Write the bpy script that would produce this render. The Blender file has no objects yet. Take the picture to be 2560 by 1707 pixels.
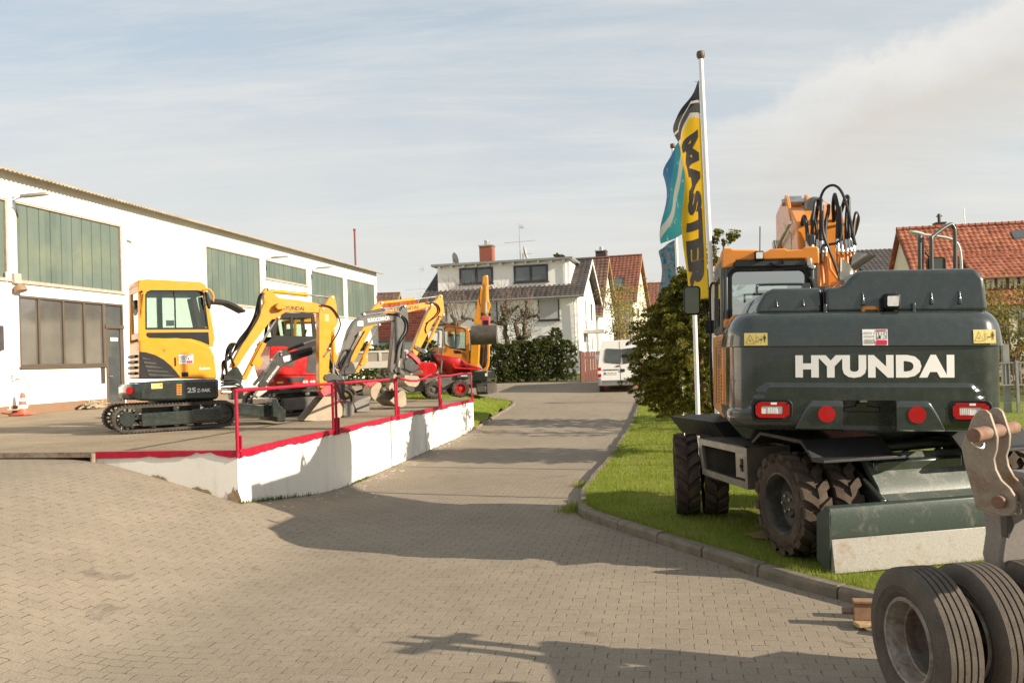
import bpy, bmesh, math, random
from math import sin, cos, tan, pi, radians, sqrt, atan2, exp
from mathutils import Vector, Matrix
from mathutils.geometry import tessellate_polygon
random.seed(7)
S = bpy.context.scene
COL = S.collection

# ------------------------------------------------------------------ camera
F_PX, CAM_H = 2214.0, 2.15
PITCH, ROLL = radians(1.15), radians(2.0)
def ray(u, v):
    x = (u-1280)/F_PX; y = -(v-853.5)/F_PX
    c, s = cos(ROLL), sin(ROLL)
    rx = x*c+y*s; up = -x*s+y*c
    return (rx, cos(PITCH)-up*sin(PITCH), sin(PITCH)+up*cos(PITCH))
def at(u, v, Y):
    r = ray(u, v); k = Y/r[1]
    return (r[0]*k, Y, CAM_H+r[2]*k)
def on_z(u, v, z):
    r = ray(u, v); k = (z-CAM_H)/r[2]
    return (r[0]*k, r[1]*k, z)
class Plane:
    """A thing's own vertical plane (root point, heading): turns sight lines into metres along and above it."""
    def __init__(s, root, yaw):
        s.root = root; s.yaw = yaw
        s.d = (cos(yaw), sin(yaw)); s.n = (-sin(yaw), cos(yaw))
    def __call__(s, u, v, ly=0.0):
        r = ray(u, v)
        num = (s.root[0]*s.n[0]+s.root[1]*s.n[1])+ly
        k = num/(r[0]*s.n[0]+r[1]*s.n[1])
        X, Y, Z = r[0]*k, r[1]*k, CAM_H+r[2]*k
        return ((X-s.root[0])*s.d[0]+(Y-s.root[1])*s.d[1], Z-s.root[2])

# ------------------------------------------------------------------ objects
def tag(o, label=None, cat=None, group=None, kind=None):
    if label: o['label'] = label
    if cat: o['category'] = cat
    if group: o['group'] = group
    if kind: o['kind'] = kind
    return o
def thing(name, label, cat, loc=(0, 0, 0), rz=0.0, group=None):
    o = bpy.data.objects.new(name, None); COL.objects.link(o)
    o.location = loc; o.rotation_euler = (0, 0, rz); o.empty_display_size = .2
    return tag(o, label, cat, group)
def kids(o): return [c for c in bpy.data.objects if c.parent == o]
def dup(o, parent=None):
    c = o.copy(); COL.objects.link(c)
    if parent is not None: c.parent = parent
    for k in kids(o): dup(k, c)
    return c

class MB:
    def __init__(s):
        s.v = []; s.f = []; s.mi = []; s.m = 0; s.M = None
    def vert(s, p):
        p = Vector(p)
        if s.M is not None: p = s.M @ p
        s.v.append((p.x, p.y, p.z)); return len(s.v)-1
    def face(s, ids):
        s.f.append(tuple(ids)); s.mi.append(s.m)
    def poly(s, pts): s.face([s.vert(p) for p in pts])
    def box(s, c, d, rz=0.0, rx=0.0, ry=0.0):
        R = Matrix.Rotation(rz, 3, 'Z') @ Matrix.Rotation(ry, 3, 'Y') @ Matrix.Rotation(rx, 3, 'X')
        i = []
        for sx in (-.5, .5):
            for sy in (-.5, .5):
                for sz in (-.5, .5):
                    i.append(s.vert(Vector(c)+R @ Vector((sx*d[0], sy*d[1], sz*d[2]))))
        for q in ((0, 1, 3, 2), (4, 6, 7, 5), (0, 4, 5, 1), (2, 3, 7, 6), (0, 2, 6, 4), (1, 5, 7, 3)):
            s.face([i[k] for k in q])
    def bx(s, x0, x1, y0, y1, z0, z1):
        s.box(((x0+x1)/2, (y0+y1)/2, (z0+z1)/2), (abs(x1-x0), abs(y1-y0), abs(z1-z0)))
    def ax(s, p, q, t, ax):
        return (p, t, q) if ax == 'y' else ((t, p, q) if ax == 'x' else (p, q, t))
    def prism(s, pts, a, b, ax='y'):
        n = len(pts)
        A = [s.vert(s.ax(p, q, a, ax)) for p, q in pts]
        B = [s.vert(s.ax(p, q, b, ax)) for p, q in pts]
        s.face(A); s.face(B[::-1])
        for i in range(n):
            j = (i+1) % n; s.face((A[i], A[j], B[j], B[i]))
    def ring(s, outer, inner, a, b, ax='y'):
        """plate with an opening: both outlines star-shaped round the opening's middle"""
        cx = sum(p[0] for p in inner)/len(inner); cy = sum(p[1] for p in inner)/len(inner)
        def hit(poly, t):
            dx, dy = cos(t), sin(t); best = 0
            for i in range(len(poly)):
                x1, y1 = poly[i][0]-cx, poly[i][1]-cy; x2, y2 = poly[(i+1) % len(poly)][0]-cx, poly[(i+1) % len(poly)][1]-cy
                ex, ey = x2-x1, y2-y1; den = dx*ey-dy*ex
                if abs(den) < 1e-12: continue
                k = (x1*ey-y1*ex)/den; w = (x1*dy-y1*dx)/den
                if k > 0 and -1e-6 <= w <= 1+1e-6: best = max(best, k)
            return (cx+dx*best, cy+dy*best)
        ts = sorted(set([round(atan2(q-cy, p-cx), 5) for p, q in outer+inner]+[round(-pi+k*pi/12+.01, 5) for k in range(24)]))
        rows = []
        for t in ts:
            o, i = hit(outer, t), hit(inner, t)
            rows.append([s.vert(s.ax(*o, a, ax)), s.vert(s.ax(*o, b, ax)), s.vert(s.ax(*i, b, ax)), s.vert(s.ax(*i, a, ax))])
        for k in range(len(rows)):
            p, q = rows[k], rows[(k+1) % len(rows)]
            for e in range(4):
                g = (e+1) % 4; s.face((p[e], q[e], q[g], p[g]))
    def loops(s, rings, closed=True, caps=True):
        ids = [[s.vert(p) for p in r] for r in rings]; n = len(ids[0])
        for a, b in zip(ids, ids[1:]):
            for i in range(n if closed else n-1):
                j = (i+1) % n; s.face((a[i], a[j], b[j], b[i]))
        if caps and closed: s.face(ids[0][::-1]); s.face(ids[-1])
        return ids
    def tube(s, path, r, n=8, caps=True):
        path = [Vector(p) for p in path]
        rr = r if isinstance(r, (list, tuple)) else [r]*len(path)
        t0 = (path[1]-path[0]).normalized()
        up = Vector((0, 0, 1)) if abs(t0.z) < .9 else Vector((1, 0, 0))
        nx = t0.cross(up).normalized(); rings = []
        for i, p in enumerate(path):
            if i == 0: t = t0
            elif i == len(path)-1: t = (path[-1]-path[-2]).normalized()
            else: t = ((path[i]-path[i-1]).normalized()+(path[i+1]-path[i]).normalized())
            if t.length < 1e-6: t = t0
            t.normalize(); nx = nx-t*nx.dot(t)
            if nx.length < 1e-6: nx = t.orthogonal()
            nx.normalize(); b = t.cross(nx)
            rings.append([p+(nx*cos(2*pi*k/n)+b*sin(2*pi*k/n))*rr[i] for k in range(n)])
        s.loops(rings, True, caps)
    def cyl(s, p0, p1, r, n=16): s.tube([p0, p1], r, n)
    def lathe(s, prof, c, axis=(0, 0, 1), n=24, closed=False, caps=True):
        ax = Vector(axis).normalized(); u = ax.orthogonal().normalized(); w = ax.cross(u); c = Vector(c)
        rings = [[c+ax*h+(u*cos(2*pi*k/n)+w*sin(2*pi*k/n))*max(r, 1e-4) for k in range(n)] for r, h in prof]
        if closed: rings.append(rings[0])
        s.loops(rings, True, caps and not closed)
    def ball(s, c, r, n=10):
        r = r if isinstance(r, tuple) else (r, r, r)
        s.loops([[(c[0]+r[0]*sin(pi*i/n)*cos(2*pi*k/(2*n))+0, c[1]+r[1]*sin(pi*i/n)*sin(2*pi*k/(2*n)), c[2]+r[2]*cos(pi*i/n)) for k in range(2*n)] for i in [.02]+list(range(1, n))+[n-.02]])
    def sheet(s, rows):
        ids = [[s.vert(p) for p in r] for r in rows]
        for a, b in zip(ids, ids[1:]):
            for i in range(len(a)-1): s.face((a[i], a[i+1], b[i+1], b[i]))
    def build(s, name, mat, parent=None, bev=0.0, smooth=38, seg=2, flip=True, sub=0):
        me = bpy.data.meshes.new(name)
        me.from_pydata(s.v, [], s.f); me.update()
        mats = mat if isinstance(mat, (list, tuple)) else [mat]
        for m in mats: me.materials.append(m)
        if len(mats) > 1: me.polygons.foreach_set('material_index', s.mi)
        if flip:
            b = bmesh.new(); b.from_mesh(me); bmesh.ops.recalc_face_normals(b, faces=b.faces); b.to_mesh(me); b.free()
        if smooth:
            me.polygons.foreach_set('use_smooth', [True]*len(me.polygons))
            me.set_sharp_from_angle(angle=radians(smooth))
        o = bpy.data.objects.new(name, me); COL.objects.link(o)
        if parent is not None: o.parent = parent
        if bev:
            m = o.modifiers.new('bevel', 'BEVEL'); m.width = bev; m.segments = seg; m.limit_method = 'ANGLE'; m.angle_limit = radians(32)
            me.polygons.foreach_set('use_smooth', [True]*len(me.polygons))
        if sub:
            m = o.modifiers.new('sub', 'SUBSURF'); m.levels = m.render_levels = sub
        return o

def lettering(txt, name, mat, parent, fmap, w, h, bold=.0, shear=0.0, space=1.0):
    """letters as flat mesh; fmap(x in 0..w, y in 0..h) -> local point"""
    cu = bpy.data.curves.new('t', 'FONT'); cu.body = txt; cu.size = 1; cu.offset = bold; cu.resolution_u = 3; cu.shear = shear; cu.space_character = space
    ob = bpy.data.objects.new('t', cu)
    me = bpy.data.meshes.new_from_object(ob)
    bpy.data.objects.remove(ob); bpy.data.curves.remove(cu)
    xs = [v.co.x for v in me.vertices]; ys = [v.co.y for v in me.vertices]
    x0, x1, y0, y1 = min(xs), max(xs), min(ys), max(ys)
    for v in me.vertices:
        v.co = fmap((v.co.x-x0)/(x1-x0)*w, (v.co.y-y0)/(y1-y0)*h)
    me.name = name; me.materials.clear(); me.materials.append(mat)
    o = bpy.data.objects.new(name, me); COL.objects.link(o); o.parent = parent
    return o

# ------------------------------------------------------------------ materials
MATS = {}
def nt(name):
    m = bpy.data.materials.new(name); m.use_nodes = True
    n = m.node_tree; return m, n, n.nodes, n.links, n.nodes['Principled BSDF']
def mk(N, t, **kw):
    n = N.new(t)
    for k, v in kw.items():
        if k[0] == '_': n.inputs[k[1:]].default_value = v
        else: setattr(n, k, v)
    return n
def ramp(N, L, src, stops):
    r = N.new('ShaderNodeValToRGB'); e = r.color_ramp.elements
    while len(e) < len(stops): e.new(.5)
    for i, (p, c) in enumerate(stops):
        e[i].position = p; e[i].color = (c[0], c[1], c[2], 1) if isinstance(c, (tuple, list)) else (c, c, c, 1)
    L.new(src, r.inputs[0]); return r.outputs[0]
def mixc(N, L, f, a, b, mode='MIX'):
    m = N.new('ShaderNodeMix'); m.data_type = 'RGBA'; m.blend_type = mode
    for k, val in ((0, f), (6, a), (7, b)):
        if hasattr(val, 'links'): L.new(val, m.inputs[k])
        elif k == 0: m.inputs[0].default_value = val
        else: m.inputs[k].default_value = (*val[:3], 1)
    return m.outputs[2]
def mth(N, L, op, a, b=None, c=None):
    m = N.new('ShaderNodeMath'); m.operation = op
    for i, x in enumerate((a, b, c)):
        if x is None: continue
        if hasattr(x, 'links'): L.new(x, m.inputs[i])
        else: m.inputs[i].default_value = x
    return m.outputs[0]
def noise(N, L, co, scale, detail=4, rough=.55, dist=0):
    n = mk(N, 'ShaderNodeTexNoise', _Scale=scale, _Detail=detail, _Roughness=rough, _Distortion=dist)
    L.new(co, n.inputs['Vector']); return n.outputs[0]
def mat(name, col, rough=.5, metal=0.0, coat=0.0, var=.12, vs=3.0, bump=0.0, bs=40, dirt=None, spec=.5, emit=None):
    """plain painted / cast / plastic surface: base colour, broken up by faint wear and dust"""
    if name in MATS: return MATS[name]
    m, T, N, L, B = nt(name)
    co = N.new('ShaderNodeTexCoord').outputs['Object']
    c = ramp(N, L, noise(N, L, co, vs, 6), [(.3, [x*(1-var) for x in col]), (.7, [min(1, x*(1+var)) for x in col])])
    if dirt:
        dc, amt, ds = dirt
        f = ramp(N, L, noise(N, L, co, ds, 8, .7), [(.5-amt*.45, 0.0), (.75, min(1, amt*1.6))])
        c = mixc(N, L, f, c, dc)
    L.new(c, B.inputs['Base Color'])
    r = ramp(N, L, noise(N, L, co, vs*2.3, 5), [(.3, max(0, rough-.08)), (.7, min(1, rough+.1))])
    L.new(r, B.inputs['Roughness'])
    B.inputs['Metallic'].default_value = metal; B.inputs['Coat Weight'].default_value = coat; B.inputs['Coat Roughness'].default_value = .06
    B.inputs['Specular IOR Level'].default_value = spec
    if emit: B.inputs['Emission Color'].default_value = (*emit[0], 1); B.inputs['Emission Strength'].default_value = emit[1]
    if bump:
        b = mk(N, 'ShaderNodeBump', _Strength=bump, _Distance=.01); L.new(noise(N, L, co, bs, 5), b.inputs['Height']); L.new(b.outputs[0], B.inputs['Normal'])
    MATS[name] = m; return m
def glass(name, tint, amt=.5, rough=.02):
    m, T, N, L, B = nt(name)
    N.remove(B); out = N['Material Output']
    tr = mk(N, 'ShaderNodeBsdfTransparent', _Color=(*tint, 1)); gl = mk(N, 'ShaderNodeBsdfGlossy', _Roughness=rough, _Color=(.9, .95, .95, 1))
    fr = mk(N, 'ShaderNodeFresnel', _IOR=1.55)
    f = mth(N, L, 'MINIMUM', mth(N, L, 'ADD', mth(N, L, 'MULTIPLY', fr.outputs[0], 1.0), amt), 1.0)
    mx = N.new('ShaderNodeMixShader'); L.new(f, mx.inputs[0]); L.new(tr.outputs[0], mx.inputs[1]); L.new(gl.outputs[0], mx.inputs[2])
    L.new(mx.outputs[0], out.inputs[0]); return m

def m_pavers():
    m, T, N, L, B = nt('concrete_pavers')
    geo = N.new('ShaderNodeTexCoord').outputs['Object']
    mp = mk(N, 'ShaderNodeMapping'); mp.inputs['Rotation'].default_value = (0, 0, radians(10)); L.new(geo, mp.inputs['Vector'])
    co = mp.outputs[0]
    sp = N.new('ShaderNodeSeparateXYZ'); L.new(co, sp.inputs[0])
    w, h = .205, .12
    wob = mth(N, L, 'MULTIPLY', mth(N, L, 'SUBTRACT', noise(N, L, geo, 3.0, 3), .5), .02)
    zig = mth(N, L, 'MULTIPLY', mth(N, L, 'PINGPONG', mth(N, L, 'ADD', sp.outputs[0], .02), w/4), .24)
    y2 = mth(N, L, 'ADD', mth(N, L, 'ADD', sp.outputs[1], zig), wob)
    x2 = mth(N, L, 'ADD', sp.outputs[0], mth(N, L, 'MULTIPLY', mth(N, L, 'PINGPONG', y2, h/2), .05))
    row = mth(N, L, 'FLOOR', mth(N, L, 'DIVIDE', y2, h)); odd = mth(N, L, 'MODULO', mth(N, L, 'ABSOLUTE', row), 2.0)
    fx = mth(N, L, 'ADD', mth(N, L, 'DIVIDE', x2, w), mth(N, L, 'MULTIPLY', odd, .5))
    def edge(q, size): return mth(N, L, 'MULTIPLY', mth(N, L, 'SUBTRACT', .5, mth(N, L, 'ABSOLUTE', mth(N, L, 'SUBTRACT', mth(N, L, 'FRACT', q), .5))), size)
    rag = mth(N, L, 'MULTIPLY', mth(N, L, 'SUBTRACT', noise(N, L, geo, 60, 4), .5), .006)
    dv = mth(N, L, 'ADD', edge(fx, w), rag); dh = mth(N, L, 'ADD', edge(mth(N, L, 'DIVIDE', y2, h), h), rag)
    jv = ramp(N, L, mth(N, L, 'MULTIPLY', dv, 100.0), [(.26, 1.0), (.56, 0.0)]); jh = ramp(N, L, mth(N, L, 'MULTIPLY', dh, 100.0), [(.20, 1.0), (.50, 0.0)])
    cb = N.new('ShaderNodeCombineXYZ'); L.new(row, cb.inputs[0]); L.new(mth(N, L, 'FLOOR', fx), cb.inputs[1])
    wn = mk(N, 'ShaderNodeTexWhiteNoise', noise_dimensions='2D'); L.new(cb.outputs[0], wn.inputs['Vector']); per = wn.outputs[0]
    fine = noise(N, L, geo, 85, 7, .8)
    big = noise(N, L, geo, .35, 5, .6); mid = noise(N, L, geo, 2.2, 6, .65)
    base = ramp(N, L, big, [(.28, (.212, .174, .128)), (.5, (.25, .206, .153)), (.72, (.285, .236, .177))])
    base = mixc(N, L, .04, base, per, 'OVERLAY')
    base = mixc(N, L, mth(N, L, 'MULTIPLY', ramp(N, L, mid, [(.45, 0.0), (.75, 1.0)]), .45), base, (.20, .166, .124))
    base = mixc(N, L, .85, base, ramp(N, L, fine, [(.28, .2), (.72, .8)]), 'OVERLAY')
    # sand fills some joints, others are open and dark
    fn = noise(N, L, geo, 9.0, 4, .75)
    jo = mth(N, L, 'MAXIMUM', mth(N, L, 'MULTIPLY', jv, ramp(N, L, fn, [(.36, .95), (.56, .22)])), mth(N, L, 'MULTIPLY', jh, ramp(N, L, fn, [(.36, .85), (.47, .10)])))
    base = mixc(N, L, jo, base, (.045, .034, .022))
    spot = ramp(N, L, noise(N, L, geo, 1.7, 3, .5, 1.2), [(.66, 0.0), (.72, .55)])
    base = mixc(N, L, spot, base, (.13, .105, .08))
    pale = ramp(N, L, noise(N, L, geo, 3.1, 7, .8), [(.60, 0.0), (.74, .45)])
    base = mixc(N, L, pale, base, (.37, .30, .22))
    moss = mth(N, L, 'MULTIPLY', mth(N, L, 'MAXIMUM', jv, jh), ramp(N, L, noise(N, L, geo, .55, 5, .6), [(.56, 0.0), (.64, .8)]))
    base = mixc(N, L, moss, base, (.07, .085, .03))
    grime = ramp(N, L, noise(N, L, geo, .9, 8, .75, .6), [(.62, 0.0), (.8, .5)])
    base = mixc(N, L, grime, base, (.165, .135, .10))
    L.new(base, B.inputs['Base Color']); B.inputs['Roughness'].default_value = .85; B.inputs['Specular IOR Level'].default_value = .25
    hgt = mth(N, L, 'ADD', mth(N, L, 'MULTIPLY', jo, -1.0), mth(N, L, 'ADD', mth(N, L, 'MULTIPLY', fine, .22), mth(N, L, 'MULTIPLY', per, .05)))
    b = mk(N, 'ShaderNodeBump', _Strength=.8, _Distance=.008); L.new(hgt, b.inputs['Height']); L.new(b.outputs[0], B.inputs['Normal'])
    return m
def m_ground(name, cols, scale=.6, fscale=30, bump=.5):
    m, T, N, L, B = nt(name)
    geo = N.new('ShaderNodeTexCoord').outputs['Object']
    a = ramp(N, L, noise(N, L, geo, scale, 8, .7), [(.3, cols[0]), (.5, cols[1]), (.72, cols[2])])
    f = noise(N, L, geo, fscale, 6, .75)
    a = mixc(N, L, .7, a, ramp(N, L, f, [(.2, .15), (.8, .85)]), 'OVERLAY')
    L.new(a, B.inputs['Base Color']); B.inputs['Roughness'].default_value = .95; B.inputs['Specular IOR Level'].default_value = .15
    b = mk(N, 'ShaderNodeBump', _Strength=bump, _Distance=.03); L.new(f, b.inputs['Height']); L.new(b.outputs[0], B.inputs['Normal'])
    return m
def m_wall(name, col, stain=(.55, .47, .36), amt=.35, bump=.25, bs=28, streak=True):
    """painted plaster with soft stains that run down it"""
    m, T, N, L, B = nt(name)
    co = N.new('ShaderNodeTexCoord').outputs['Object']
    mp = mk(N, 'ShaderNodeMapping'); mp.inputs['Scale'].default_value = (1, 1, .18 if streak else 1); L.new(co, mp.inputs[0])
    f = ramp(N, L, noise(N, L, mp.outputs[0], 2.2, 8, .72), [(.5, 0.0), (.85, amt)])
    c = mixc(N, L, f, col, stain)
    c = mixc(N, L, .2, c, ramp(N, L, noise(N, L, co, 14, 5), [(.3, .4), (.7, .6)]), 'OVERLAY')
    L.new(c, B.inputs['Base Color']); B.inputs['Roughness'].default_value = .9; B.inputs['Specular IOR Level'].default_value = .2
    b = mk(N, 'ShaderNodeBump', _Strength=bump, _Distance=.02); L.new(noise(N, L, co, bs, 6, .6), b.inputs['Height']); L.new(b.outputs[0], B.inputs['Normal'])
    return m
def m_tile(name, cols, tw=.3, th=.34, dark=.5):
    """roof tile: every tile its own tone, moss and soot in patches (x along the eaves, y up the slope)"""
    m, T, N, L, B = nt(name)
    co = N.new('ShaderNodeTexCoord').outputs['Object']
    sp = N.new('ShaderNodeSeparateXYZ'); L.new(co, sp.inputs[0])
    fx = mth(N, L, 'FLOOR', mth(N, L, 'DIVIDE', sp.outputs[0], tw)); fy = mth(N, L, 'FLOOR', mth(N, L, 'DIVIDE', sp.outputs[1], th))
    cb = N.new('ShaderNodeCombineXYZ'); L.new(fx, cb.inputs[0]); L.new(fy, cb.inputs[1])
    wn = mk(N, 'ShaderNodeTexWhiteNoise', noise_dimensions='2D'); L.new(cb.outputs[0], wn.inputs['Vector'])
    c = ramp(N, L, wn.outputs[0], [(0, cols[0]), (.5, cols[1]), (1, cols[2])])
    f = ramp(N, L, noise(N, L, co, 1.1, 8, .75), [(.45, 0.0), (.75, dark)])
    c = mixc(N, L, f, c, [x*.35 for x in cols[0]])
    L.new(c, B.inputs['Base Color']); B.inputs['Roughness'].default_value = .7
    return m
def m_leaf(name, c0, c1, c2, trans=.25):
    m, T, N, L, B = nt(name)
    g = N.new('ShaderNodeNewGeometry')
    c = ramp(N, L, g.outputs['Random Per Island'], [(0, c0), (.6, c1), (1, c2)])
    L.new(c, B.inputs['Base Color']); B.inputs['Roughness'].default_value = .55; B.inputs['Specular IOR Level'].default_value = .3
    t = N.new('ShaderNodeBsdfTranslucent'); L.new(mixc(N, L, 1.0, c, (1, 1, .5), 'MULTIPLY'), t.inputs[0])
    mx = mk(N, 'ShaderNodeMixShader'); mx.inputs[0].default_value = trans
    L.new(B.outputs[0], mx.inputs[1]); L.new(t.outputs[0], mx.inputs[2]); L.new(mx.outputs[0], N['Material Output'].inputs[0])
    return m
def m_steel(name, base, rust, amt=.5, rough=.45, metal=.6):
    m, T, N, L, B = nt(name)
    co = N.new('ShaderNodeTexCoord').outputs['Object']
    f = ramp(N, L, noise(N, L, co, 4, 10, .75, .4), [(.62-amt*.3, 0.0), (.72-amt*.2, 1.0)])
    f2 = noise(N, L, co, 45, 6, .7)
    a = mixc(N, L, .5, base, ramp(N, L, f2, [(.25, .3), (.75, .7)]), 'OVERLAY')
    c = mixc(N, L, f, a, rust)
    L.new(c, B.inputs['Base Color'])
    L.new(mth(N, L, 'MULTIPLY', mth(N, L, 'SUBTRACT', 1.0, f), metal), B.inputs['Metallic'])
    L.new(mth(N, L, 'ADD', rough, mth(N, L, 'MULTIPLY', f, .35)), B.inputs['Roughness'])
    b = mk(N, 'ShaderNodeBump', _Strength=.3, _Distance=.004); L.new(f2, b.inputs['Height']); L.new(b.outputs[0], B.inputs['Normal'])
    return m

DUST = (.30, .23, .15)
YEL = mat('yellow_paint', (.66, .262, .003), .36, coat=.3, var=.06, dirt=(DUST, .08, 2.5))
YELO = mat('orange_yellow_paint', (.66, .215, .010), .38, coat=.3, var=.08, dirt=(DUST, .15, 2.5))
DGREEN = mat('dark_green_grey_paint', (.021, .029, .025), .22, coat=.8, var=.08, dirt=((.12, .11, .09), .11, 14))
DKGREY = mat('charcoal_paint', (.030, .030, .029), .45, coat=.15, var=.12, dirt=(DUST, .12, 3))
GREYP = mat('grey_paint', (.085, .083, .078), .45, coat=.15, var=.1, dirt=(DUST, .2, 3))
REDP = mat('machine_red_paint', (.40, .003, .005), .3, coat=.45, var=.08, dirt=(DUST, .06, 3))
CRIM = mat('crimson_rail_paint', (.37, .002, .026), .5, coat=.05, var=.15, vs=5, dirt=((.30, .10, .11), .12, 7), spec=.3)
PINKR = mat('coupler_red_paint', (.55, .03, .05), .45, var=.15, dirt=(DUST, .3, 6))
BLACK = mat('black_plastic', (.009, .009, .009), .5, var=.25, dirt=((.08, .07, .055), .07, 6), spec=.35)
DGLS = mat('dark_side_glass', (.012, .013, .013), .05, coat=.6, var=.3)
HOSE = mat('hose_rubber', (.012, .012, .012), .42, var=.2)
RUBBER = mat('tyre_rubber', (.018, .017, .016), .8, var=.25, bump=.35, bs=60, dirt=((.16, .12, .085), .42, 3.5), spec=.3)
RUBBERD = mat('dusty_tyre_rubber', (.030, .025, .021), .85, var=.25, bump=.4, bs=70, dirt=((.14, .10, .07), .5, 3.0), spec=.2)
TRACK = mat('track_rubber', (.028, .026, .023), .8, var=.2, bump=.3, dirt=((.17, .135, .10), .38, 4), spec=.25)
CHROME = mat('chrome_rod', (.75, .74, .72), .14, metal=1.0, var=.04)
ZINC = mat('zinc_fitting', (.55, .53, .48), .33, metal=1.0, var=.15)
TAN = mat('dusty_bucket_steel', (.40, .325, .235), .75, var=.15, vs=5, dirt=((.20, .15, .10), .35, 4), bump=.3)
DARKIN = mat('dark_bucket_inside', (.07, .052, .038), .7, var=.3, dirt=(DUST, .3, 4))
STEELG = mat('grey_bucket_steel', (.17, .165, .155), .5, metal=.2, var=.2, dirt=(DUST, .3, 4))
WHITEP = mat('white_paint', (.80, .79, .76), .4, var=.04)
LETW = mat('white_lettering', (.80, .78, .75), .45, var=.03)
LETD = mat('dark_lettering', (.035, .026, .015), .5, var=.05)
REFL = mat('red_reflector', (.40, .001, .004), .25, coat=.5, var=.06)
LENSR = mat('red_lamp_lens', (.38, .001, .006), .12, coat=1, var=.1)
LENSC = mat('clear_lamp_lens', (.72, .70, .66), .12, coat=1, var=.15, vs=30)
LENSO = mat('orange_lamp_lens', (.75, .17, .01), .15, coat=1, var=.1)
STKY = mat('warning_label_yellow', (.72, .56, .17), .45, var=.04)
STKW = mat('sticker_white', (.80, .78, .75), .45, var=.03)
STKR = mat('sticker_red', (.62, .02, .07), .45, var=.04)
ALU = mat('aluminium', (.62, .62, .62), .35, metal=.9, var=.06)
POLEM = mat('flagpole_white', (.78, .77, .75), .3, coat=.3, var=.04)
WINF = mat('window_frame_brown', (.10, .075, .055), .5, var=.12)
WINFD = mat('window_frame_dark', (.03, .03, .032), .45, var=.1)
WINFW = mat('window_frame_white', (.78, .77, .74), .5, var=.05)
GL = glass('cab_glass', (.80, .88, .84), .03)
GLD = glass('tinted_cab_glass', (.42, .52, .47), .40)
GLW = mat('window_pane_dark', (.10, .11, .112), .04, metal=.35, coat=1, var=.4, vs=.8)
GLB = mat('workshop_pane', (.26, .245, .225), .03, metal=.62, coat=.5, var=.3, vs=.5)
SHUT = mat('roller_shutter', (.42, .41, .39), .6, var=.06)
BRICK = mat('chimney_brick', (.27, .085, .05), .8, var=.35, vs=14)
WOODR = mat('red_brown_wood', (.13, .042, .028), .7, var=.25, vs=8)
WOOD = mat('pale_wood', (.36, .22, .11), .7, var=.2, vs=6)
BARK = mat('bark', (.11, .075, .05), .9, var=.35, vs=8, bump=.8, bs=18)
BARKR = mat('reddish_bark', (.24, .13, .085), .9, var=.4, vs=9, bump=.8, bs=16)
TWIG = mat('twig_bark', (.17, .12, .095), .85, var=.3, vs=6)
CONC = mat('kerb_concrete', (.215, .17, .128), .9, var=.35, vs=5, bump=.7, bs=45, dirt=((.09, .085, .055), .5, 3))
# ------------------------------------------------------------------ terrain
def lerp(a, b, t): return a+(b-a)*t
def sstep(a, b, x):
    t = min(1, max(0, (x-a)/(b-a))); return t*t*(3-2*t)
PROF = [(-400, 0), (9, 0), (13, -.05), (27, -.05), (34, .30), (38, .57), (46, 1.0), (54, 1.3), (80, 1.5), (9000, 1.5)]
def prof1(Y):
    for (a, za), (b, zb) in zip(PROF, PROF[1:]):
        if Y <= b: return za+(zb-za)*(Y-a)/(b-a)
    return 1.5
def prof(Y): return sum(prof1(Y+d) for d in (-1.5, -.75, 0, .75, 1.5))/5
def smax(a, b, k=.12): return (a+b+sqrt((a-b)**2+k*k))/2
def smin(a, b, k=.10): return (a+b-sqrt((a-b)**2+k*k))/2
WC, WF = (-3.70, 11.81), (-1.29, 28.1)            # dock wall: near corner, far end
def zdeck(X, Y): return 1.06-.0075*min(max(Y-12, 0), 17)*min(max((X+8)/5, 0), 1)
def G(X, Y):
    r = prof(Y)
    rp = .37+.30*(-X-3.7)-.075*max(0, Y-11.8)-.045*max(0, 11.8-Y)
    return smax(r, smin(rp, zdeck(X, Y)-.085), .10) if Y < 31 and X < 2 else r
def kx(Y):
    """the lawn's kerb line beside the road"""
    P = [(12.6, .86), (14.2, .98), (18.85, 1.95), (35.6, 5.06), (48, 7.6), (60, 10)]
    for (a, xa), (b, xb) in zip(P, P[1:]):
        if Y <= b: return xa+(xb-xa)*(Y-a)/(b-a)
    return 10
KERB_FRONT = [(9.0, 2.9), (5.2, 4.5), (3.55, 6.2), (2.87, 7.35), (2.37, 8.2), (1.93, 9.35), (1.52, 10.35), (1.17, 11.25), (.92, 11.95), (.83, 12.45), (.87, 12.75)]
def inpoly(p, poly):
    x, y = p; c = False
    for i in range(len(poly)):
        (x1, y1), (x2, y2) = poly[i], poly[i-1]
        if (y1 > y) != (y2 > y) and x < (x2-x1)*(y-y1)/(y2-y1)+x1: c = not c
    return c
def axis_steps(segs):
    out = []
    for a, b, s in segs:
        n = max(1, round((b-a)/s))
        out += [a+(b-a)*i/n for i in range(n)]
    return out+[segs[-1][1]]
PAV = m_pavers()
GROUND = m_ground('rough_grass_ground', [(.055, .075, .018), (.085, .10, .028), (.15, .12, .06)], .5, 14)
LAWN = m_ground('lawn_soil', [(.115, .16, .016), (.17, .215, .024), (.28, .235, .08)], 1.1, 40, .9)
ASPH = m_ground('old_asphalt', [(.13, .115, .095), (.16, .14, .115), (.2, .175, .145)], .7, 60, .5)
DECKM = m_ground('dusty_concrete', [(.20, .16, .11), (.27, .215, .15), (.335, .275, .2)], .55, 25, .4)

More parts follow.
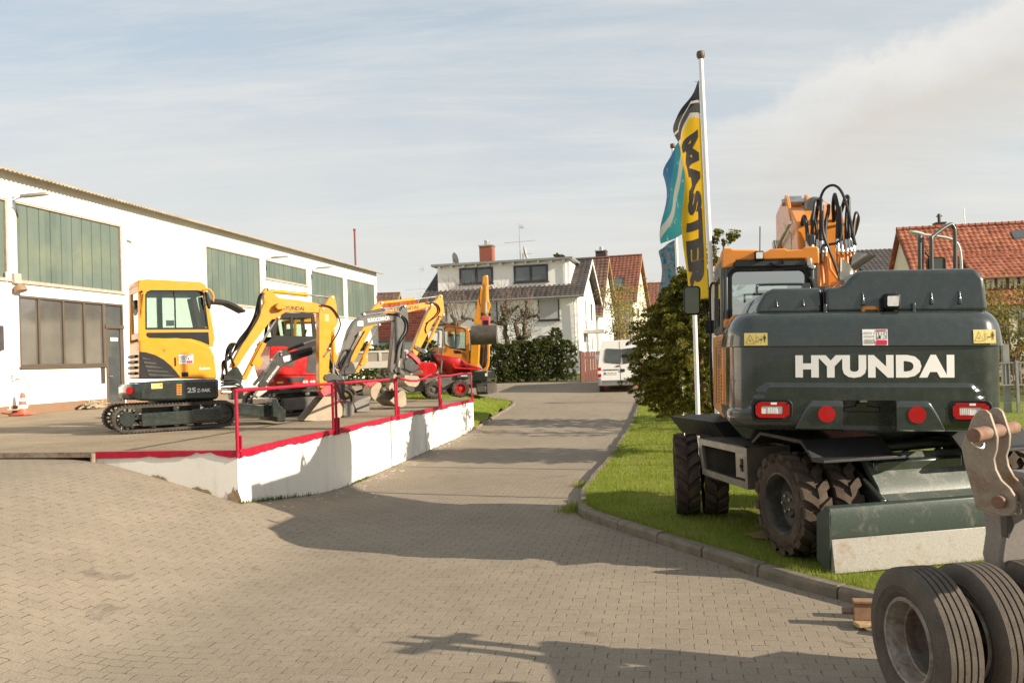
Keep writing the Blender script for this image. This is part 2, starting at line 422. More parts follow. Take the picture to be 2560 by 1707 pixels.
b = MB()
xs = axis_steps([(-2500, -400, 700), (-400, -60, 85), (-60, -14, 6), (-14, 9, 1), (9, 30, 3), (30, 120, 15), (120, 400, 70), (400, 2500, 700)])
ys = axis_steps([(-300, -12, 48), (-12, 0, 4), (0, 62, 1.5), (62, 120, 10), (120, 500, 95), (500, 4000, 700)])
b.sheet([[(x, y, G(x, y)-.10) for x in xs] for y in ys])
tag(b.build('ground', GROUND, smooth=80), 'rough grassy ground around the yard and the houses', 'ground', kind='structure')
b = MB()
xs = axis_steps([(-24, -9, .8), (-9, 4, .25), (4, 12, .8)]); ys = axis_steps([(-3, 4, 1), (4, 18, .3), (18, 38, .6)])
b.sheet([[(x, y, G(x, y)) for x in xs] for y in ys])
tag(b.build('paving', PAV, smooth=80), 'beige interlocking concrete paving of the yard and sloping lane', 'paving', kind='structure')
b = MB()
xs = axis_steps([(-30, 30, 1.0)]); ys = axis_steps([(36.5, 48.5, .6)])
ids = {}
for i, y in enumerate(ys):
    for j, x in enumerate(xs): ids[i, j] = b.vert((x, y-.02*x, G(x, y-.02*x)+(.012 if y > 37.2 else -.006)))
for i in range(len(ys)-1):
    for j in range(len(xs)-1):
        x, y = xs[j], ys[i]
        if y-.02*x < 44.6+.05*x: b.face((ids[i, j], ids[i, j+1], ids[i+1, j+1], ids[i+1, j]))
tag(b.build('road', PAV, smooth=80), 'road crossing in front of the houses', 'road', kind='structure')

# right lawn, a kerb's height above the paving
LZ = .095
def lawn_z(X, Y): return G(X, Y)+LZ+.02*sin(X*1.7+Y)*sin(Y*1.3)
RL = [(x+.10, y) for x, y in KERB_FRONT]+[(kx(Y)+.09, Y) for Y in (13.2, 14.2, 16, 18.85, 24, 30, 35.6, 42, 48)]+[(11.2, 48), (9.2, 30), (10.5, 14), (13, 3)]
def clip_sheet(name, mat_, poly, zf, step, label, cat):
    b = MB(); bm_pts = []
    x0, x1 = min(p[0] for p in poly), max(p[0] for p in poly); y0, y1 = min(p[1] for p in poly), max(p[1] for p in poly)
    me = bpy.data.meshes.new('t'); bm = bmesh.new()
    vs = [bm.verts.new((x, y, 0)) for x, y in poly]; bm.faces.new(vs)
    k = x0+step
    while k < x1:
        bmesh.ops.bisect_plane(bm, geom=bm.verts[:]+bm.edges[:]+bm.faces[:], plane_co=(k, 0, 0), plane_no=(1, 0, 0)); k += step
    k = y0+step
    while k < y1:
        bmesh.ops.bisect_plane(bm, geom=bm.verts[:]+bm.edges[:]+bm.faces[:], plane_co=(0, k, 0), plane_no=(0, 1, 0)); k += step
    for v in bm.verts: v.co.z = zf(v.co.x, v.co.y)
    bmesh.ops.recalc_face_normals(bm, faces=bm.faces)
    for f in bm.faces:
        f.smooth = True
        if f.normal.z < 0: f.normal_flip()
    bm.to_mesh(me); bm.free(); me.materials.append(mat_); me.name = name
    o = bpy.data.objects.new(name, me); COL.objects.link(o)
    return tag(o, label, cat, kind='structure')
clip_sheet('lawn', LAWN, RL, lawn_z, .5, 'green lawn inside the kerb on the right of the lane', 'lawn')
# grass bank beyond the end of the dock
IK = [(-1.21, 27.75), (-.95, 29.2), (-.62, 31), (-.28, 33), (.02, 34.6), (.05, 35.6), (-.5, 36.6), (-2, 37.3)]
IL = [(x-.05, y) for x, y in IK]+[(-9, 38.5), (-6.9, 33), (-5.6, 31), (-3.2, 29.0), (-1.40, 28.25)]
def bank_z(X, Y):
    d = min(sqrt((X-x)**2+(Y-y)**2) for x, y in IK)
    return lerp(G(X, Y)+.06, max(G(X, Y)+.06, zdeck(-2, 29)-.03), sstep(.2, 2.3, d))
clip_sheet('grass_bank', LAWN, IL, bank_z, .4, 'green grass bank past the far end of the dock wall', 'lawn')

def kerb_run(b, pts, w, h, drop=.12, ln=.95, gap=.02, inset=.0):
    P = [Vector((x, y)) for x, y in pts]
    seg = [(P[i+1]-P[i]).length for i in range(len(P)-1)]; tot = sum(seg)
    def pos(s):
        for i, l in enumerate(seg):
            if s <= l or i == len(seg)-1:
                return P[i]+(P[i+1]-P[i])*min(1, s/l), (P[i+1]-P[i]).normalized()
            s -= l
    s = 0
    while s < tot-.05:
        e = min(tot, s+ln*random.uniform(.92, 1.05)); dz = random.uniform(-.012, .012); di = random.uniform(-.014, .014)
        rings = []
        for q in (s+gap/2, (s+e)/2, e-gap/2):
            p, t = pos(q); n = Vector((t.y, -t.x)); z = G(p.x, p.y)
            a, c = p+n*di, p+n*(w+di)
            rings.append([(a.x, a.y, z-drop), (a.x, a.y, z+h-.035+dz), (a.x+n.x*.03, a.y+n.y*.03, z+h+dz), (c.x, c.y, z+h+dz), (c.x, c.y, z-drop)])
        b.loops(rings); s = e
b = MB(); kerb_run(b, KERB_FRONT, .13, .125)
kerb_run(b, [(kx(Y), Y) for Y in (12.75, 14.2, 16.5, 18.85, 24, 30, 35.6, 42, 48)], .12, .10)
kerb_run(b, IK[::-1], .12, .075)
tag(b.build('kerb', CONC, bev=.008, seg=1), 'weathered concrete kerb stones edging the lawns', 'kerb', kind='structure')

# ------------------------------------------------------------------ loading dock
WALLW = m_wall('dock_whitewash', (.80, .765, .69), (.42, .34, .24), .7, .11, 34)
D = thing('loading_dock', 'white painted concrete loading dock wall with red painted edge beside the sloping lane', 'loading dock')
FE = lambda q: (WC[0]-q*.97, WC[1]+q*.25)        # along the short front side
front = [FE(0), FE(2.25)]; back = [FE(5), (-13.9, 15.6), (-21, 18.2), (-21, 60), (-7.2, 60), (-6.9, 40), (-6.3, 33), (-5.4, 30.8), (-3.2, 29.2), (-1.45, 28.35)]
poly = front+back+[WF]
b = MB()
for tri in tessellate_polygon([[Vector((x, y, 0)) for x, y in poly]]): b.poly([(poly[i][0], poly[i][1], zdeck(*poly[i])) for i in tri])
b.build('deck', DECKM, D, smooth=0)
N_ = 34
def wp(t): return (lerp(WC[0], WF[0], t), lerp(WC[1], WF[1], t))
b = MB(); r1, r0 = [], []
path = [FE(2.25*(1-i/8)) for i in range(8)]+[wp(i/N_) for i in range(N_+1)]+[(-1.45, 28.38), (-3.2, 29.22)]
rows = []
for k in range(7):
    rows.append([(x-.006*abs(sin(9*i+k*5))-.004, y+.006*abs(cos(7*i+k*3))+.004, lerp(zdeck(x, y)-.001, -.75, (k/6)**.9)) for i, (x, y) in enumerate(path)])
b.sheet(rows); b.build('wall', WALLW, D, smooth=25)
# paint-worn red edge: its lower border runs where the brush left it
b = MB(); nW = 170; top, bot, topi = [], [], []
dx, dy = WF[0]-WC[0], WF[1]-WC[1]; ln = sqrt(dx*dx+dy*dy); nx, ny = dy/ln, -dx/ln
for i in range(nW+1):
    x, y = wp(i/nW); z = zdeck(x, y)
    top.append((x+nx*.012, y+ny*.012, z+.006)); bot.append((x+nx*.014, y+ny*.014, z-.075-random.uniform(0, .022)-.012*sin(i*.31))); topi.append((x-nx*.05, y-ny*.05, z+.007))
b.sheet([topi, top, bot])
ql = [0, .1, .2, .3, .4, .55, .62, .7, .8, .9, 1.05, 1.2, 1.35, 1.5, 1.65, 1.8, 1.95, 2.1, 2.22]
wear = [.075, .08, .07, .05, .012, .03, .012, .05, .07, .06, .075, .08, .055, .07, .08, .075, .08, .08, .08]
t2 = [(FE(q)[0]-.3*.012, FE(q)[1]-.014, zdeck(*FE(q))+.006) for q in ql]
b2 = [(FE(q)[0]-.3*.012, FE(q)[1]-.016, zdeck(*FE(q))-w-random.uniform(0, .012)) for q, w in zip(ql, wear)]
t0 = [(FE(q)[0]+.02, FE(q)[1]+.05, zdeck(*FE(q))+.007) for q in ql]
b.sheet([t0, t2, b2]); b.build('painted_edge', CRIM, D, smooth=0)
b = MB()
e0, e1 = FE(2.25), FE(5)
EP = [(FE(2.22)), FE(3.2), FE(5), (-13.9, 15.6), (-21, 18.2)]
b.sheet([[(x, y-.012, zdeck(x, y)+.004) for x, y in EP], [(x, y-.014, zdeck(x, y)-.07) for x, y in EP]])
b.tube([(e0[0], e0[1]-.03, .78), (e0[0], e0[1]-.03, 1.05)], .035, 8)
b.build('steel_edge', m_steel('edge_steel', (.30, .25, .19), (.17, .09, .05), .6, .6, .3), D, smooth=0)
# flakes of white paint that fell off the wall on the paving
b = MB()
for i in range(330):
    t = random.random()**1.0; x, y = wp(t); off = abs(random.gauss(0, .28))+.02
    if t < .12 and random.random() < .6: continue
    x += nx*off; y += ny*off; z = G(x, y)+.003; r = random.uniform(.008, .04)
    n = random.randint(4, 6); a0 = random.random()*6
    b.poly([(x+r*cos(a0+2*pi*k/n)*random.uniform(.5, 1.3), y+r*sin(a0+2*pi*k/n)*random.uniform(.4, 1)+0, z) for k in range(n)])
tag(b.build('paint_flakes', mat('flaked_paint', (.72, .68, .6), .9, var=.1), smooth=0), 'flakes of white paint scattered on the paving under the dock wall', 'paint flakes', kind='stuff')
# weeds at the foot of the wall
LEAFW = m_leaf('weed_leaf', (.035, .06, .012), (.07, .11, .02), (.13, .14, .04))
b = MB()
def blade(b, x, y, z, h, w, lean=.4):
    a = random.random()*2*pi; lx, ly = cos(a)*lean*h, sin(a)*lean*h; px, py = -sin(a)*w/2, cos(a)*w/2
    i = [b.vert((x-px, y-py, z)), b.vert((x+px, y+py, z)), b.vert((x+lx, y+ly, z+h))]; b.face(i)
for i in range(700):
    t = random.choice([random.gauss(.06, .04), random.gauss(.30, .02), random.random()]); t = min(1, max(0, t)); x, y = wp(t); o = random.uniform(.0, .07)
    blade(b, x+nx*o, y+ny*o, G(x, y)-.01, random.uniform(.02, .09), .012, .7)
tag(b.build('wall_weeds', LEAFW, smooth=0, flip=False), 'small green weeds along the foot of the dock wall', 'weeds', kind='stuff')

for t in (.43, .62, .745, .90):
    x, y = wp(t); b = MB(); pts_ = [(x+random.uniform(-.006, .006), y, lerp(zdeck(x, y)-.1, G(x, y)-.05, k/6)) for k in range(7)]
    b.sheet([[(p[0]+nx*.006-dx/ln*.008, p[1]+ny*.006-dy/ln*.008, p[2]) for p in pts_], [(p[0]+nx*.006+dx/ln*.008, p[1]+ny*.006+dy/ln*.008, p[2]) for p in pts_]])
    b.build('wall_joint', mat('joint_grey', (.22, .19, .15), .95), D, smooth=0)  # thin grey strip marking each upright joint of the wall
SPALL = mat('spalled_render', (.30, .22, .13), .95, var=.3, vs=14, bump=.5, bs=50)
for (q, h, w) in ((.06, .22, .2), (.55, .07, .3), (1.2, .05, .25)):
    b = MB(); P_ = [(q-w/2, -.1)]+[(q-w/2+w*k/7, h*(.35+.65*sin(pi*k/7))*random.uniform(.5, 1.1)) for k in range(8)]+[(q+w/2, -.1)]
    b.poly([(FE(a)[0]-.003, FE(a)[1]-.012, G(*FE(a))+z) for a, z in P_]); b.build('spalled_patch', SPALL, D, smooth=0)
# guard rails: four welded sections, each with two posts and a top rail
TS = [(.0, .2235), (.2335, .462), (.470, .715), (.723, .985)]
RLAB = ['crimson tube guard rail section nearest the corner of the dock', 'crimson tube guard rail section in front of the tipped grey bucket', 'crimson tube guard rail section with a sagging bent top tube', 'crimson tube guard rail section at the far end of the dock wall']
for k, (a, c) in enumerate(TS):
    (xa, ya), (xc, yc) = wp(a), wp(c); za, zc = zdeck(xa, ya), zdeck(xc, yc); h = .80
    r = thing('guard_rail', RLAB[k], 'guard rail', (xa, ya, za), atan2(yc-ya, xc-xa), 'guard rail sections along the dock edge')
    L_ = sqrt((xc-xa)**2+(yc-ya)**2); dz = zc-za
    if k == 2: pth = [(0, 0, h+.03), (L_*.12, 0, h-.01), (L_*.28, 0, h-.07), (L_*.45, 0, h-.09), (L_*.62, 0, h-.04), (L_*.8, 0, h+.03), (L_, 0, h+.05+dz)]
    elif k == 3: pth = [(0, 0, h), (L_*.3, 0, h-.02), (L_*.7, .02, h+.03+dz*.7), (L_, 0, h+.02+dz)]
    else: pth = [(-.05 if k == 0 else 0, 0, h), (L_*.5, 0, h+dz*.5), (L_, 0, h+dz)]
    b = MB(); b.tube(pth, .026, 10); b.build('top_rail', CRIM, r)
    for (px_, zz, hh) in ((0.0, 0, pth[0][2]), (L_, dz, pth[-1][2]-dz)):
        b = MB(); b.tube([(px_, 0, zz-.09), (px_, 0, zz+hh)], .024, 10)
        b.box((px_+.055, -.012, zz+.05), (.035, .045, .30)); b.box((px_+.03, -.012, zz+.0), (.09, .05, .03))
        b.build('post', CRIM, r)

# ------------------------------------------------------------------ workshop hall
h0_ = on_z(0, 1041, 1.05); e0_ = at(0, 427, h0_[1]); e1_ = on_z(947, 687, e0_[2])
HR = (h0_[0], h0_[1], 1.05); HY = atan2(e1_[1]-h0_[1], e1_[0]-h0_[0])
H = thing('workshop_hall', 'long white rendered workshop hall with green glass bands and a corrugated eave', 'workshop', HR, HY)
HP = Plane(HR, HY)       # lx along the wall, ly>0 = into the building
HWALL = m_wall('hall_whitewash', (.80, .79, .75), (.6, .52, .42), .25, .2, 20)
PROFG = None
def m_profilit():
    m, T, N, L, B = nt('green_channel_glass')
    co = N.new('ShaderNodeTexCoord').outputs['Object']
    sp = N.new('ShaderNodeSeparateXYZ'); L.new(co, sp.inputs[0])
    f = mth(N, L, 'FLOOR', mth(N, L, 'DIVIDE', sp.outputs[0], .52))
    wn = mk(N, 'ShaderNodeTexWhiteNoise', noise_dimensions='1D'); L.new(f, wn.inputs['W'])
    c = mixc(N, L, wn.outputs[0], (.095, .128, .108), (.128, .16, .132))
    n = noise(N, L, co, .55, 4, .6)
    c = mixc(N, L, ramp(N, L, n, [(.50, 0.0), (.75, .75)]), c, (.20, .22, .14))
    L.new(c, B.inputs['Base Color']); B.inputs['Roughness'].default_value = .32
    b = mk(N, 'ShaderNodeBump', _Strength=.25, _Distance=.02); L.new(noise(N, L, co, 6, 4), b.inputs['Height']); L.new(b.outputs[0], B.inputs['Normal'])
    return m
PROFG = m_profilit()
EAVE = e0_[2]-1.05-.25
def span(pts):
    q = [HP(*p) for p in pts]
    return min(x for x, z in q), max(x for x, z in q)
def zavg(*pts): q = [HP(*p)[1] for p in pts]; return sum(q)/len(q)
c1 = lambda x, y: (.4463*x, 400+.4463*y)
W1 = (HP(*c1(87, 235))[0], HP(*c1(680, 363))[0], zavg(c1(97, 690), c1(685, 738)), zavg(c1(87, 235), c1(678, 362)))
W0 = (W1[0]-6.2, HP(*c1(42, 300))[0], W1[2]+.02, W1[3])
LW = (HP(*c1(104, 760))[0], HP(*c1(690, 860))[0], zavg(c1(108, 1157), c1(595, 1150)), zavg(c1(103, 760), c1(690, 806)))
LD = HP(*c1(590, 1000))[0]
d2 = lambda x, y: (x*1.0884, y*1.0884)
W2 = (HP(*d2(474, 600))[0], HP(*d2(599, 640))[0], zavg(d2(476, 692), d2(598, 709)), zavg(d2(474, 566), d2(599, 591)))
W3 = (HP(*d2(610, 620))[0], HP(*d2(705, 640))[0], zavg(d2(610, 641), d2(705, 656)), zavg(d2(610, 596), d2(705, 617)))
W4 = (HP(*d2(715, 660))[0], HP(*d2(790, 680))[0], W2[2], zavg(d2(715, 621), d2(790, 637)))
W5 = (HP(*d2(798, 680))[0], HP(*d2(861, 690))[0], W2[2], W4[3])
WIN = [W0, W1, W2, W3, W4, W5]
HX0, HX1 = -16.0, HP(*d2(866, 680))[0]
# front wall as piers and bands round the openings (each a box butted to the next)
b = MB()
holes = sorted([(w[0], w[1], w[2], w[3]) for w in WIN]+[(LW[0], LD, LW[2], LW[3]), (LD, LW[1], 0.0, LW[3])])
cuts = sorted(set([HX0, HX1]+[h[0] for h in holes]+[h[1] for h in holes]))
for xa, xb in zip(cuts, cuts[1:]):
    if xb-xa < 1e-4: continue
    zs = 0.0; mid = (xa+xb)/2
    for h in sorted([h for h in holes if h[0] < mid < h[1]], key=lambda h: h[2]):
        if h[2] > zs+.001: b.poly([(xa, 0, zs), (xb, 0, zs), (xb, 0, h[2]), (xa, 0, h[2])])
        zs = h[3]
    b.poly([(xa, 0, zs), (xb, 0, zs), (xb, 0, EAVE+.35), (xa, 0, EAVE+.35)])
for h in holes:
    xa, xb, za, zb = h; d = .14
    b.poly([(xa, 0, za), (xb, 0, za), (xb, d, za), (xa, d, za)]); b.poly([(xa, 0, zb), (xb, 0, zb), (xb, d, zb), (xa, d, zb)])
    b.poly([(xa, 0, za), (xa, d, za), (xa, d, zb), (xa, 0, zb)]); b.poly([(xb, 0, za), (xb, d, za), (xb, d, zb), (xb, 0, zb)])
b.poly([(HX1, 0, -.2), (HX1, 15, -.2), (HX1, 15, EAVE+.35), (HX1, 7.5, EAVE+2.3), (HX1, 0, EAVE+.35)])
b.poly([(HX0, 0, -.2), (HX0, 15, -.2), (HX0, 15, EAVE+.35), (HX0, 7.5, EAVE+2.3), (HX0, 0, EAVE+.35)])
b.poly([(HX0, 15, -.2), (HX1, 15, -.2), (HX1, 15, EAVE+.35), (HX0, 15, EAVE+.35)])
b.build('wall', HWALL, H, smooth=0)
b = MB(); b.bx(HX0, LD-.05, -.03, -.002, -.15, .27); b.bx(LW[1]+.05, HX1, -.03, -.002, -.15, .27)
b.build('plinth', m_wall('plinth_brown', (.25, .15, .095), (.15, .10, .07), .5, .3, 30), H, smooth=0)
RUSTW = mat('weathered_frame', (.40, .33, .26), .7, var=.2, vs=8)
for i, w in enumerate(WIN):
    b = MB(); t = .055
    b.bx(w[0], w[1], .02, .12, w[3]-t, w[3]); b.bx(w[0], w[1], -.02, .12, w[2], w[2]+t)
    b.bx(w[0], w[0]+t, .021, .119, w[2]+t, w[3]-t); b.bx(w[1]-t, w[1], .021, .119, w[2]+t, w[3]-t)
    b.bx(w[0]-.08, w[1]+.08, -.07, -.001, w[2]-.05, w[2]-.004)
    fr = b.build('window', RUSTW, H)
    b = MB(); n = max(3, round((w[1]-w[0])/.52)); s = (w[1]-w[0]-2*t)/n; x = w[0]+t
    for k in range(n):      # one U-section strip of glass after another
        xa, xb = x+k*s+.006, x+(k+1)*s-.006
        b.loops([[(xa, .11, z), (xa+.015, .075, z), (xb-.015, .075, z), (xb, .11, z)] for z in (w[2]+t, w[3]-t)], closed=False, caps=False)
    b.build('pane', PROFG, fr, smooth=20)
# office window: brown frame, mirror-dark panes; glazed door beside it
b = MB(); t = .07
xs_ = [LW[0], lerp(LW[0], LD, .215), lerp(LW[0], LD, .49), lerp(LW[0], LD, .74), LD]
b.bx(LW[0], LD, .0, .10, LW[3]-t, LW[3]); b.bx(LW[0], LD, -.02, .10, LW[2], LW[2]+t)
for k, x in enumerate(xs_): b.bx(x-(0 if k == 0 else .04 if k < 4 else .09), x+(.07 if k == 0 else .04 if k < 4 else 0), .003, .097, LW[2]+t, LW[3]-t)
b.bx(LW[0]-.05, LD, -.09, -.001, LW[2]-.06, LW[2]-.004)
fr = b.build('window', WINF, H, bev=.006)
for xa, xb in zip(xs_, xs_[1:]):
    b = MB(); b.poly([(xa, .06, LW[2]), (xb, .06, LW[2]), (xb, .06, LW[3]), (xa, .06, LW[3])]); b.build('pane', GLB, fr, smooth=0)
b = MB(); tz = LW[3]-.85
b.bx(LD, LW[1], .0, .1, LW[3]-t, LW[3]); b.bx(LD, LW[1], -.03, .1, tz, tz+.12); b.bx(LD, LD+.07, .003, .097, 0, tz); b.bx(LW[1]-.07, LW[1], .003, .097, 0, tz)
b.bx(LD, LD+.07, .003, .097, tz+.12, LW[3]-t); b.bx(LW[1]-.07, LW[1], .003, .097, tz+.12, LW[3]-t); b.bx(LD+.07, LW[1]-.07, .01, .09, .0, .14)
b.bx(LD+.07, LD+.17, .012, .088, .14, tz); b.bx(LW[1]-.17, LW[1]-.07, .012, .088, .14, tz)
dr = b.build('door', WINF, H, bev=.006)
b = MB(); b.poly([(LD, .06, .14), (LW[1], .06, .14), (LW[1], .06, tz), (LD, .06, tz)]); b.poly([(LD, .06, tz+.1), (LW[1], .06, tz+.1), (LW[1], .06, LW[3]), (LD, .06, LW[3])]); b.build('pane', GLW, dr, smooth=0)
b = MB(); b.tube([(LD+.12, .01, 1.0), (LD+.12, -.06, 1.0), (LD+.26, -.06, 1.0)], .014); b.build('handle', ALU, dr)
b = MB(); b.bx(LD+.35, LD+.75, .045, .055, tz-.42, tz-.30); b.build('sticker', STKW, dr)
# corrugated roof, its eave in front of the wall
b = MB(); ROOFC = mat('fibre_cement', (.50, .43, .33), .9, var=.25, vs=4, dirt=((.16, .13, .09), .5, 2))
n = int((HX1+.35-HX0)/.0885); sl = .26
rows = [[], [], []]
for k in range(n+1):
    x = HX0+k*.0885; z = .026*(1 if k % 2 else -1)
    for r_, (yy, zz) in enumerate(((-.42, EAVE+.28), (7.5, EAVE+.23+8.12*sl), (15.6, EAVE+.23))): rows[r_].append((x, yy, zz+z))
b.sheet(rows); bot = [[(p[0], p[1], p[2]-.03) for p in r] for r in rows[:2]]
b.sheet(bot); b.sheet([rows[0], bot[0]]); b.sheet([[rows[0][-1], rows[1][-1]], [bot[0][-1], bot[1][-1]]])
rf = b.build('roof', ROOFC, H, smooth=0)
b = MB(); x, z = HP(*d2(817, 614), 4.0); zt = HP(*d2(815, 530), 4.0)[1]
# red steel mast on the roof
b.tube([(x, 4.0, z-.9), (x, 4.0, zt)], .075, 8); b.tube([(x, 4.0, zt), (x, 4.0, zt+.12)], .11, 8); b.build('mast', mat('mast_red_brown', (.25, .06, .05), .6), rf)
# wall lamps: long street-lamp heads on arms under the eave, all of one kind
def wall_lamp(u0, v0, scale, lab):
    x, z = HP(u0, v0)
    r = thing('wall_lamp', lab, 'lamp', (HR[0]+cos(HY)*x, HR[1]+sin(HY)*x, HR[2]+z), HY, 'wall lamps under the hall eave')
    b = MB(); b.bx(-.06, .06, -.05, .0, -.18, .16); b.tube([(0, -.03, .05), (0, -.22, .10), (0, -.45, .14)], .03); b.build('bracket', ALU, r)
    b = MB(); b.loops([[(-.13*q, y, .14+.10*(y+.35)*-1*.25-.04), (.13*q, y, .14-.025*(y+.35)-.04), (.11*q, y, .14-.025*(y+.35)+.05), (-.11*q, y, .14-.025*(y+.35)+.05)] for y, q in ((-.30, .6), (-.40, .9), (-.75, .9), (-1.1, .7), (-1.18, .45))])
    b.build('lamp_head', mat('lamp_grey', (.36, .33, .28), .5, var=.15), r, bev=.02); return r
wall_lamp(30, 505, 1, 'long grey lamp arm over the tall window nearest the viewer')
wall_lamp(663, 653, 1, 'small grey lamp arm above the square green window in mid hall')
wall_lamp(778, 678, 1, 'grey lamp arm above the last two green windows of the hall')
# small fittings on the wall
def onwall(u, v): x, z = HP(u, v); return (HR[0]+cos(HY)*x, HR[1]+sin(HY)*x, HR[2]+z)
r = thing('alarm_sounder', 'weathered alarm horn on the white wall left of the tall green window', 'alarm', onwall(37, 708), HY)
b = MB(); b.bx(-.14, .14, -.12, .0, -.02, .28); b.build('housing', mat('old_grey_plastic', (.42, .38, .32), .6), r, bev=.02)
b = MB(); b.lathe([(.05, 0), (.16, .10), (.18, .22), (.15, .24)], (0, -.14, -.02), (0, -.25, -1), 14); b.build('horn', mat('horn_brown', (.28, .18, .11), .6), r)
r = thing('security_camera', 'small white camera on the wall right of the tall green window', 'camera', onwall(316, 600), HY)
b = MB(); b.tube([(0, 0, 0), (0, -.14, .05)], .02); b.build('bracket', WHITEP, r)
b = MB(); b.cyl((-.05, -.18, .06), (.24, -.22, .04), .05, 10); b.build('camera_body', WHITEP, r)
b = MB(); x, z = HP(257, 935)
b.bx(-.10, .10, -.02, 0, -.32, .32); b.bx(-.05, .05, -.025, -.02, -.22, .0)
o = b.build('wall_plate', [mat('door_plate_dark', (.06, .05, .04), .5)], None); o.location = onwall(257, 934); o.rotation_euler = (0, 0, HY); tag(o, 'narrow dark plate on the white wall left of the glazed door', 'sign')
r = thing('water_tap', 'wall tap with a pale hose hanging down to the traffic cone', 'tap', onwall(28, 943), HY)
b = MB(); b.tube([(0, 0, 0), (0, -.1, 0), (.0, -.16, -.05)], .022); b.tube([(.0, -.06, 0), (0, -.06, .07)], .03); b.build('valve', ZINC, r)
b = MB(); b.tube([(0, -.16, -.05), (.25, -.17, .02), (.42, -.17, -.10), (.5, -.18, -.4), (.48, -.2, -.75), (.2, -.35, -.85), (-.2, -.3, -.92), (-.5, -.25, -.9)], .016); b.build('hose', mat('pale_hose', (.42, .35, .27), .6), r)
b = MB(); b.tube([(-.12, -.02, -.93), (-.12, -.02, 1.9), (-.12, -.02, 3.0)], .025); b.build('pipe', WHITEP, r)
# traffic cone
lx_, _ = HP(57, 1030, -.32); cx, cy = HR[0]+cos(HY)*lx_+sin(HY)*.32, HR[1]+sin(HY)*lx_-cos(HY)*.32
r = thing('traffic_cone', 'faded red and white traffic cone at the foot of the hall wall', 'traffic cone', (cx, cy, 1.055), HY)
CON = mat('cone_red', (.62, .10, .06), .6, dirt=(DUST, .3, 5)); s = 1.15
b = MB(); b.box((0, 0, .02*s), (.40*s, .40*s, .04*s)); b.box((0, 0, .045*s), (.32*s, .32*s, .02)); b.build('base', CON, r, bev=.02)
b = MB(); b.m = 0; zz = [.05, .16, .16, .25, .25, .34, .34, .42, .42, .55]
for k in range(5):
    z0, z1 = zz[2*k]*s, zz[2*k+1]*s; f = lambda z: (.135-.19*(z/s-.05))*s
    b.m = k % 2; b.lathe([(f(z0), z0), (f(z1), z1)], (0, 0, 0), n=20)
b.build('cone', [CON, mat('cone_white', (.78, .76, .7), .55)], r)
# heap of crumpled netting by the plinth
lx_, _ = HP(228, 1012, -.4); cx, cy = HR[0]+cos(HY)*lx_+sin(HY)*.4, HR[1]+sin(HY)*lx_-cos(HY)*.4
b = MB(); random.seed(3)
for k in range(26):
    a = random.random()*6.28; q = [(random.gauss(0, .22), random.gauss(0, .12), abs(random.gauss(.08, .06))+.02) for _ in range(5)]
    b.tube(q, random.uniform(.02, .045), 6)
o = b.build('crumpled_tarpaulin', mat('tarp_beige', (.36, .29, .19), .9, var=.3, vs=12), smooth=60); o.location = (cx, cy, 1.06); o.rotation_euler = (0, 0, HY)
tag(o, 'crumpled beige tarpaulin heap on the concrete by the brown plinth', 'tarpaulin')
# things cut by the left edge of the frame
b = MB(); b.bx(-.15, .15, -.12, 0, -.35, .35); o = b.build('letter_box', mat('dark_box', (.06, .05, .05), .5), bev=.03); o.location = onwall(-8, 845); o.rotation_euler = (0, 0, HY); tag(o, 'dark box on the white wall at the left edge', 'box')
# ------------------------------------------------------------------ houses
T_DARK = m_tile('dark_roof_tiles', ((.045, .04, .037), (.065, .055, .05), (.09, .07, .06)))
T_BROWN = m_tile('brown_roof_tiles', ((.11, .06, .04), (.14, .075, .05), (.19, .11, .075)), dark=.6)
T_REDB = m_tile('red_brown_roof_tiles', ((.17, .065, .04), (.22, .08, .045), (.27, .10, .06)))
T_RED = m_tile('orange_red_roof_tiles', ((.23, .065, .03), (.31, .095, .045), (.40, .15, .08)), dark=.7)
T_REDL = m_tile('weathered_red_roof_tiles', ((.33, .07, .03), (.42, .10, .045), (.46, .13, .06)), dark=.3)
HW = m_wall('house_white_render', (.82, .80, .75), (.62, .57, .5), .08, .1, 18, False)
HCREAM = m_wall('house_cream_render', (.66, .60, .44), (.4, .35, .25), .3, .2, 18)
FASC = mat('fascia_grey', (.22, .22, .21), .5)
def tile_sheet(name, parent, m, o, u, v, w, h, tw=.3, th=.34, amp=.035, cut=None):
    """real corrugated tile courses: o corner at the eaves, u along, v up the slope"""
    u, v = Vector(u).normalized(), Vector(v).normalized(); n = u.cross(v)
    b = MB(); nx = max(1, round(w/tw)); ny = max(1, round(h/th)); rows = []
    for j in range(ny):
        for dy, dz in ((0, .035), (th*.98, .0)):
            r = []
            for i in range(nx*4+1):
                f = i % 4; z = (0, .75, 1, .35)[f]*amp
                r.append((i*tw/4*w/(nx*tw), (j*th+dy)*h/(ny*th), z+dz))
            rows.append(r)
    b.sheet(rows)
    b.poly([(0, 0, -.06), (w, 0, -.06), (w, h, -.06), (0, h, -.06)])
    b.poly([(0, 0, -.06), (0, 0, .03), (0, h, .03), (0, h, -.06)]); b.poly([(w, 0, -.06), (w, 0, .03), (w, h, .03), (w, h, -.06)]); b.poly([(0, 0, -.06), (w, 0, -.06), (w, 0, .04), (0, 0, .04)])
    ob = b.build(name, m, parent, smooth=50)
    ob.matrix_basis = Matrix(((u.x, v.x, n.x, o[0]), (u.y, v.y, n.y, o[1]), (u.z, v.z, n.z, o[2]), (0, 0, 0, 1)))
    return ob
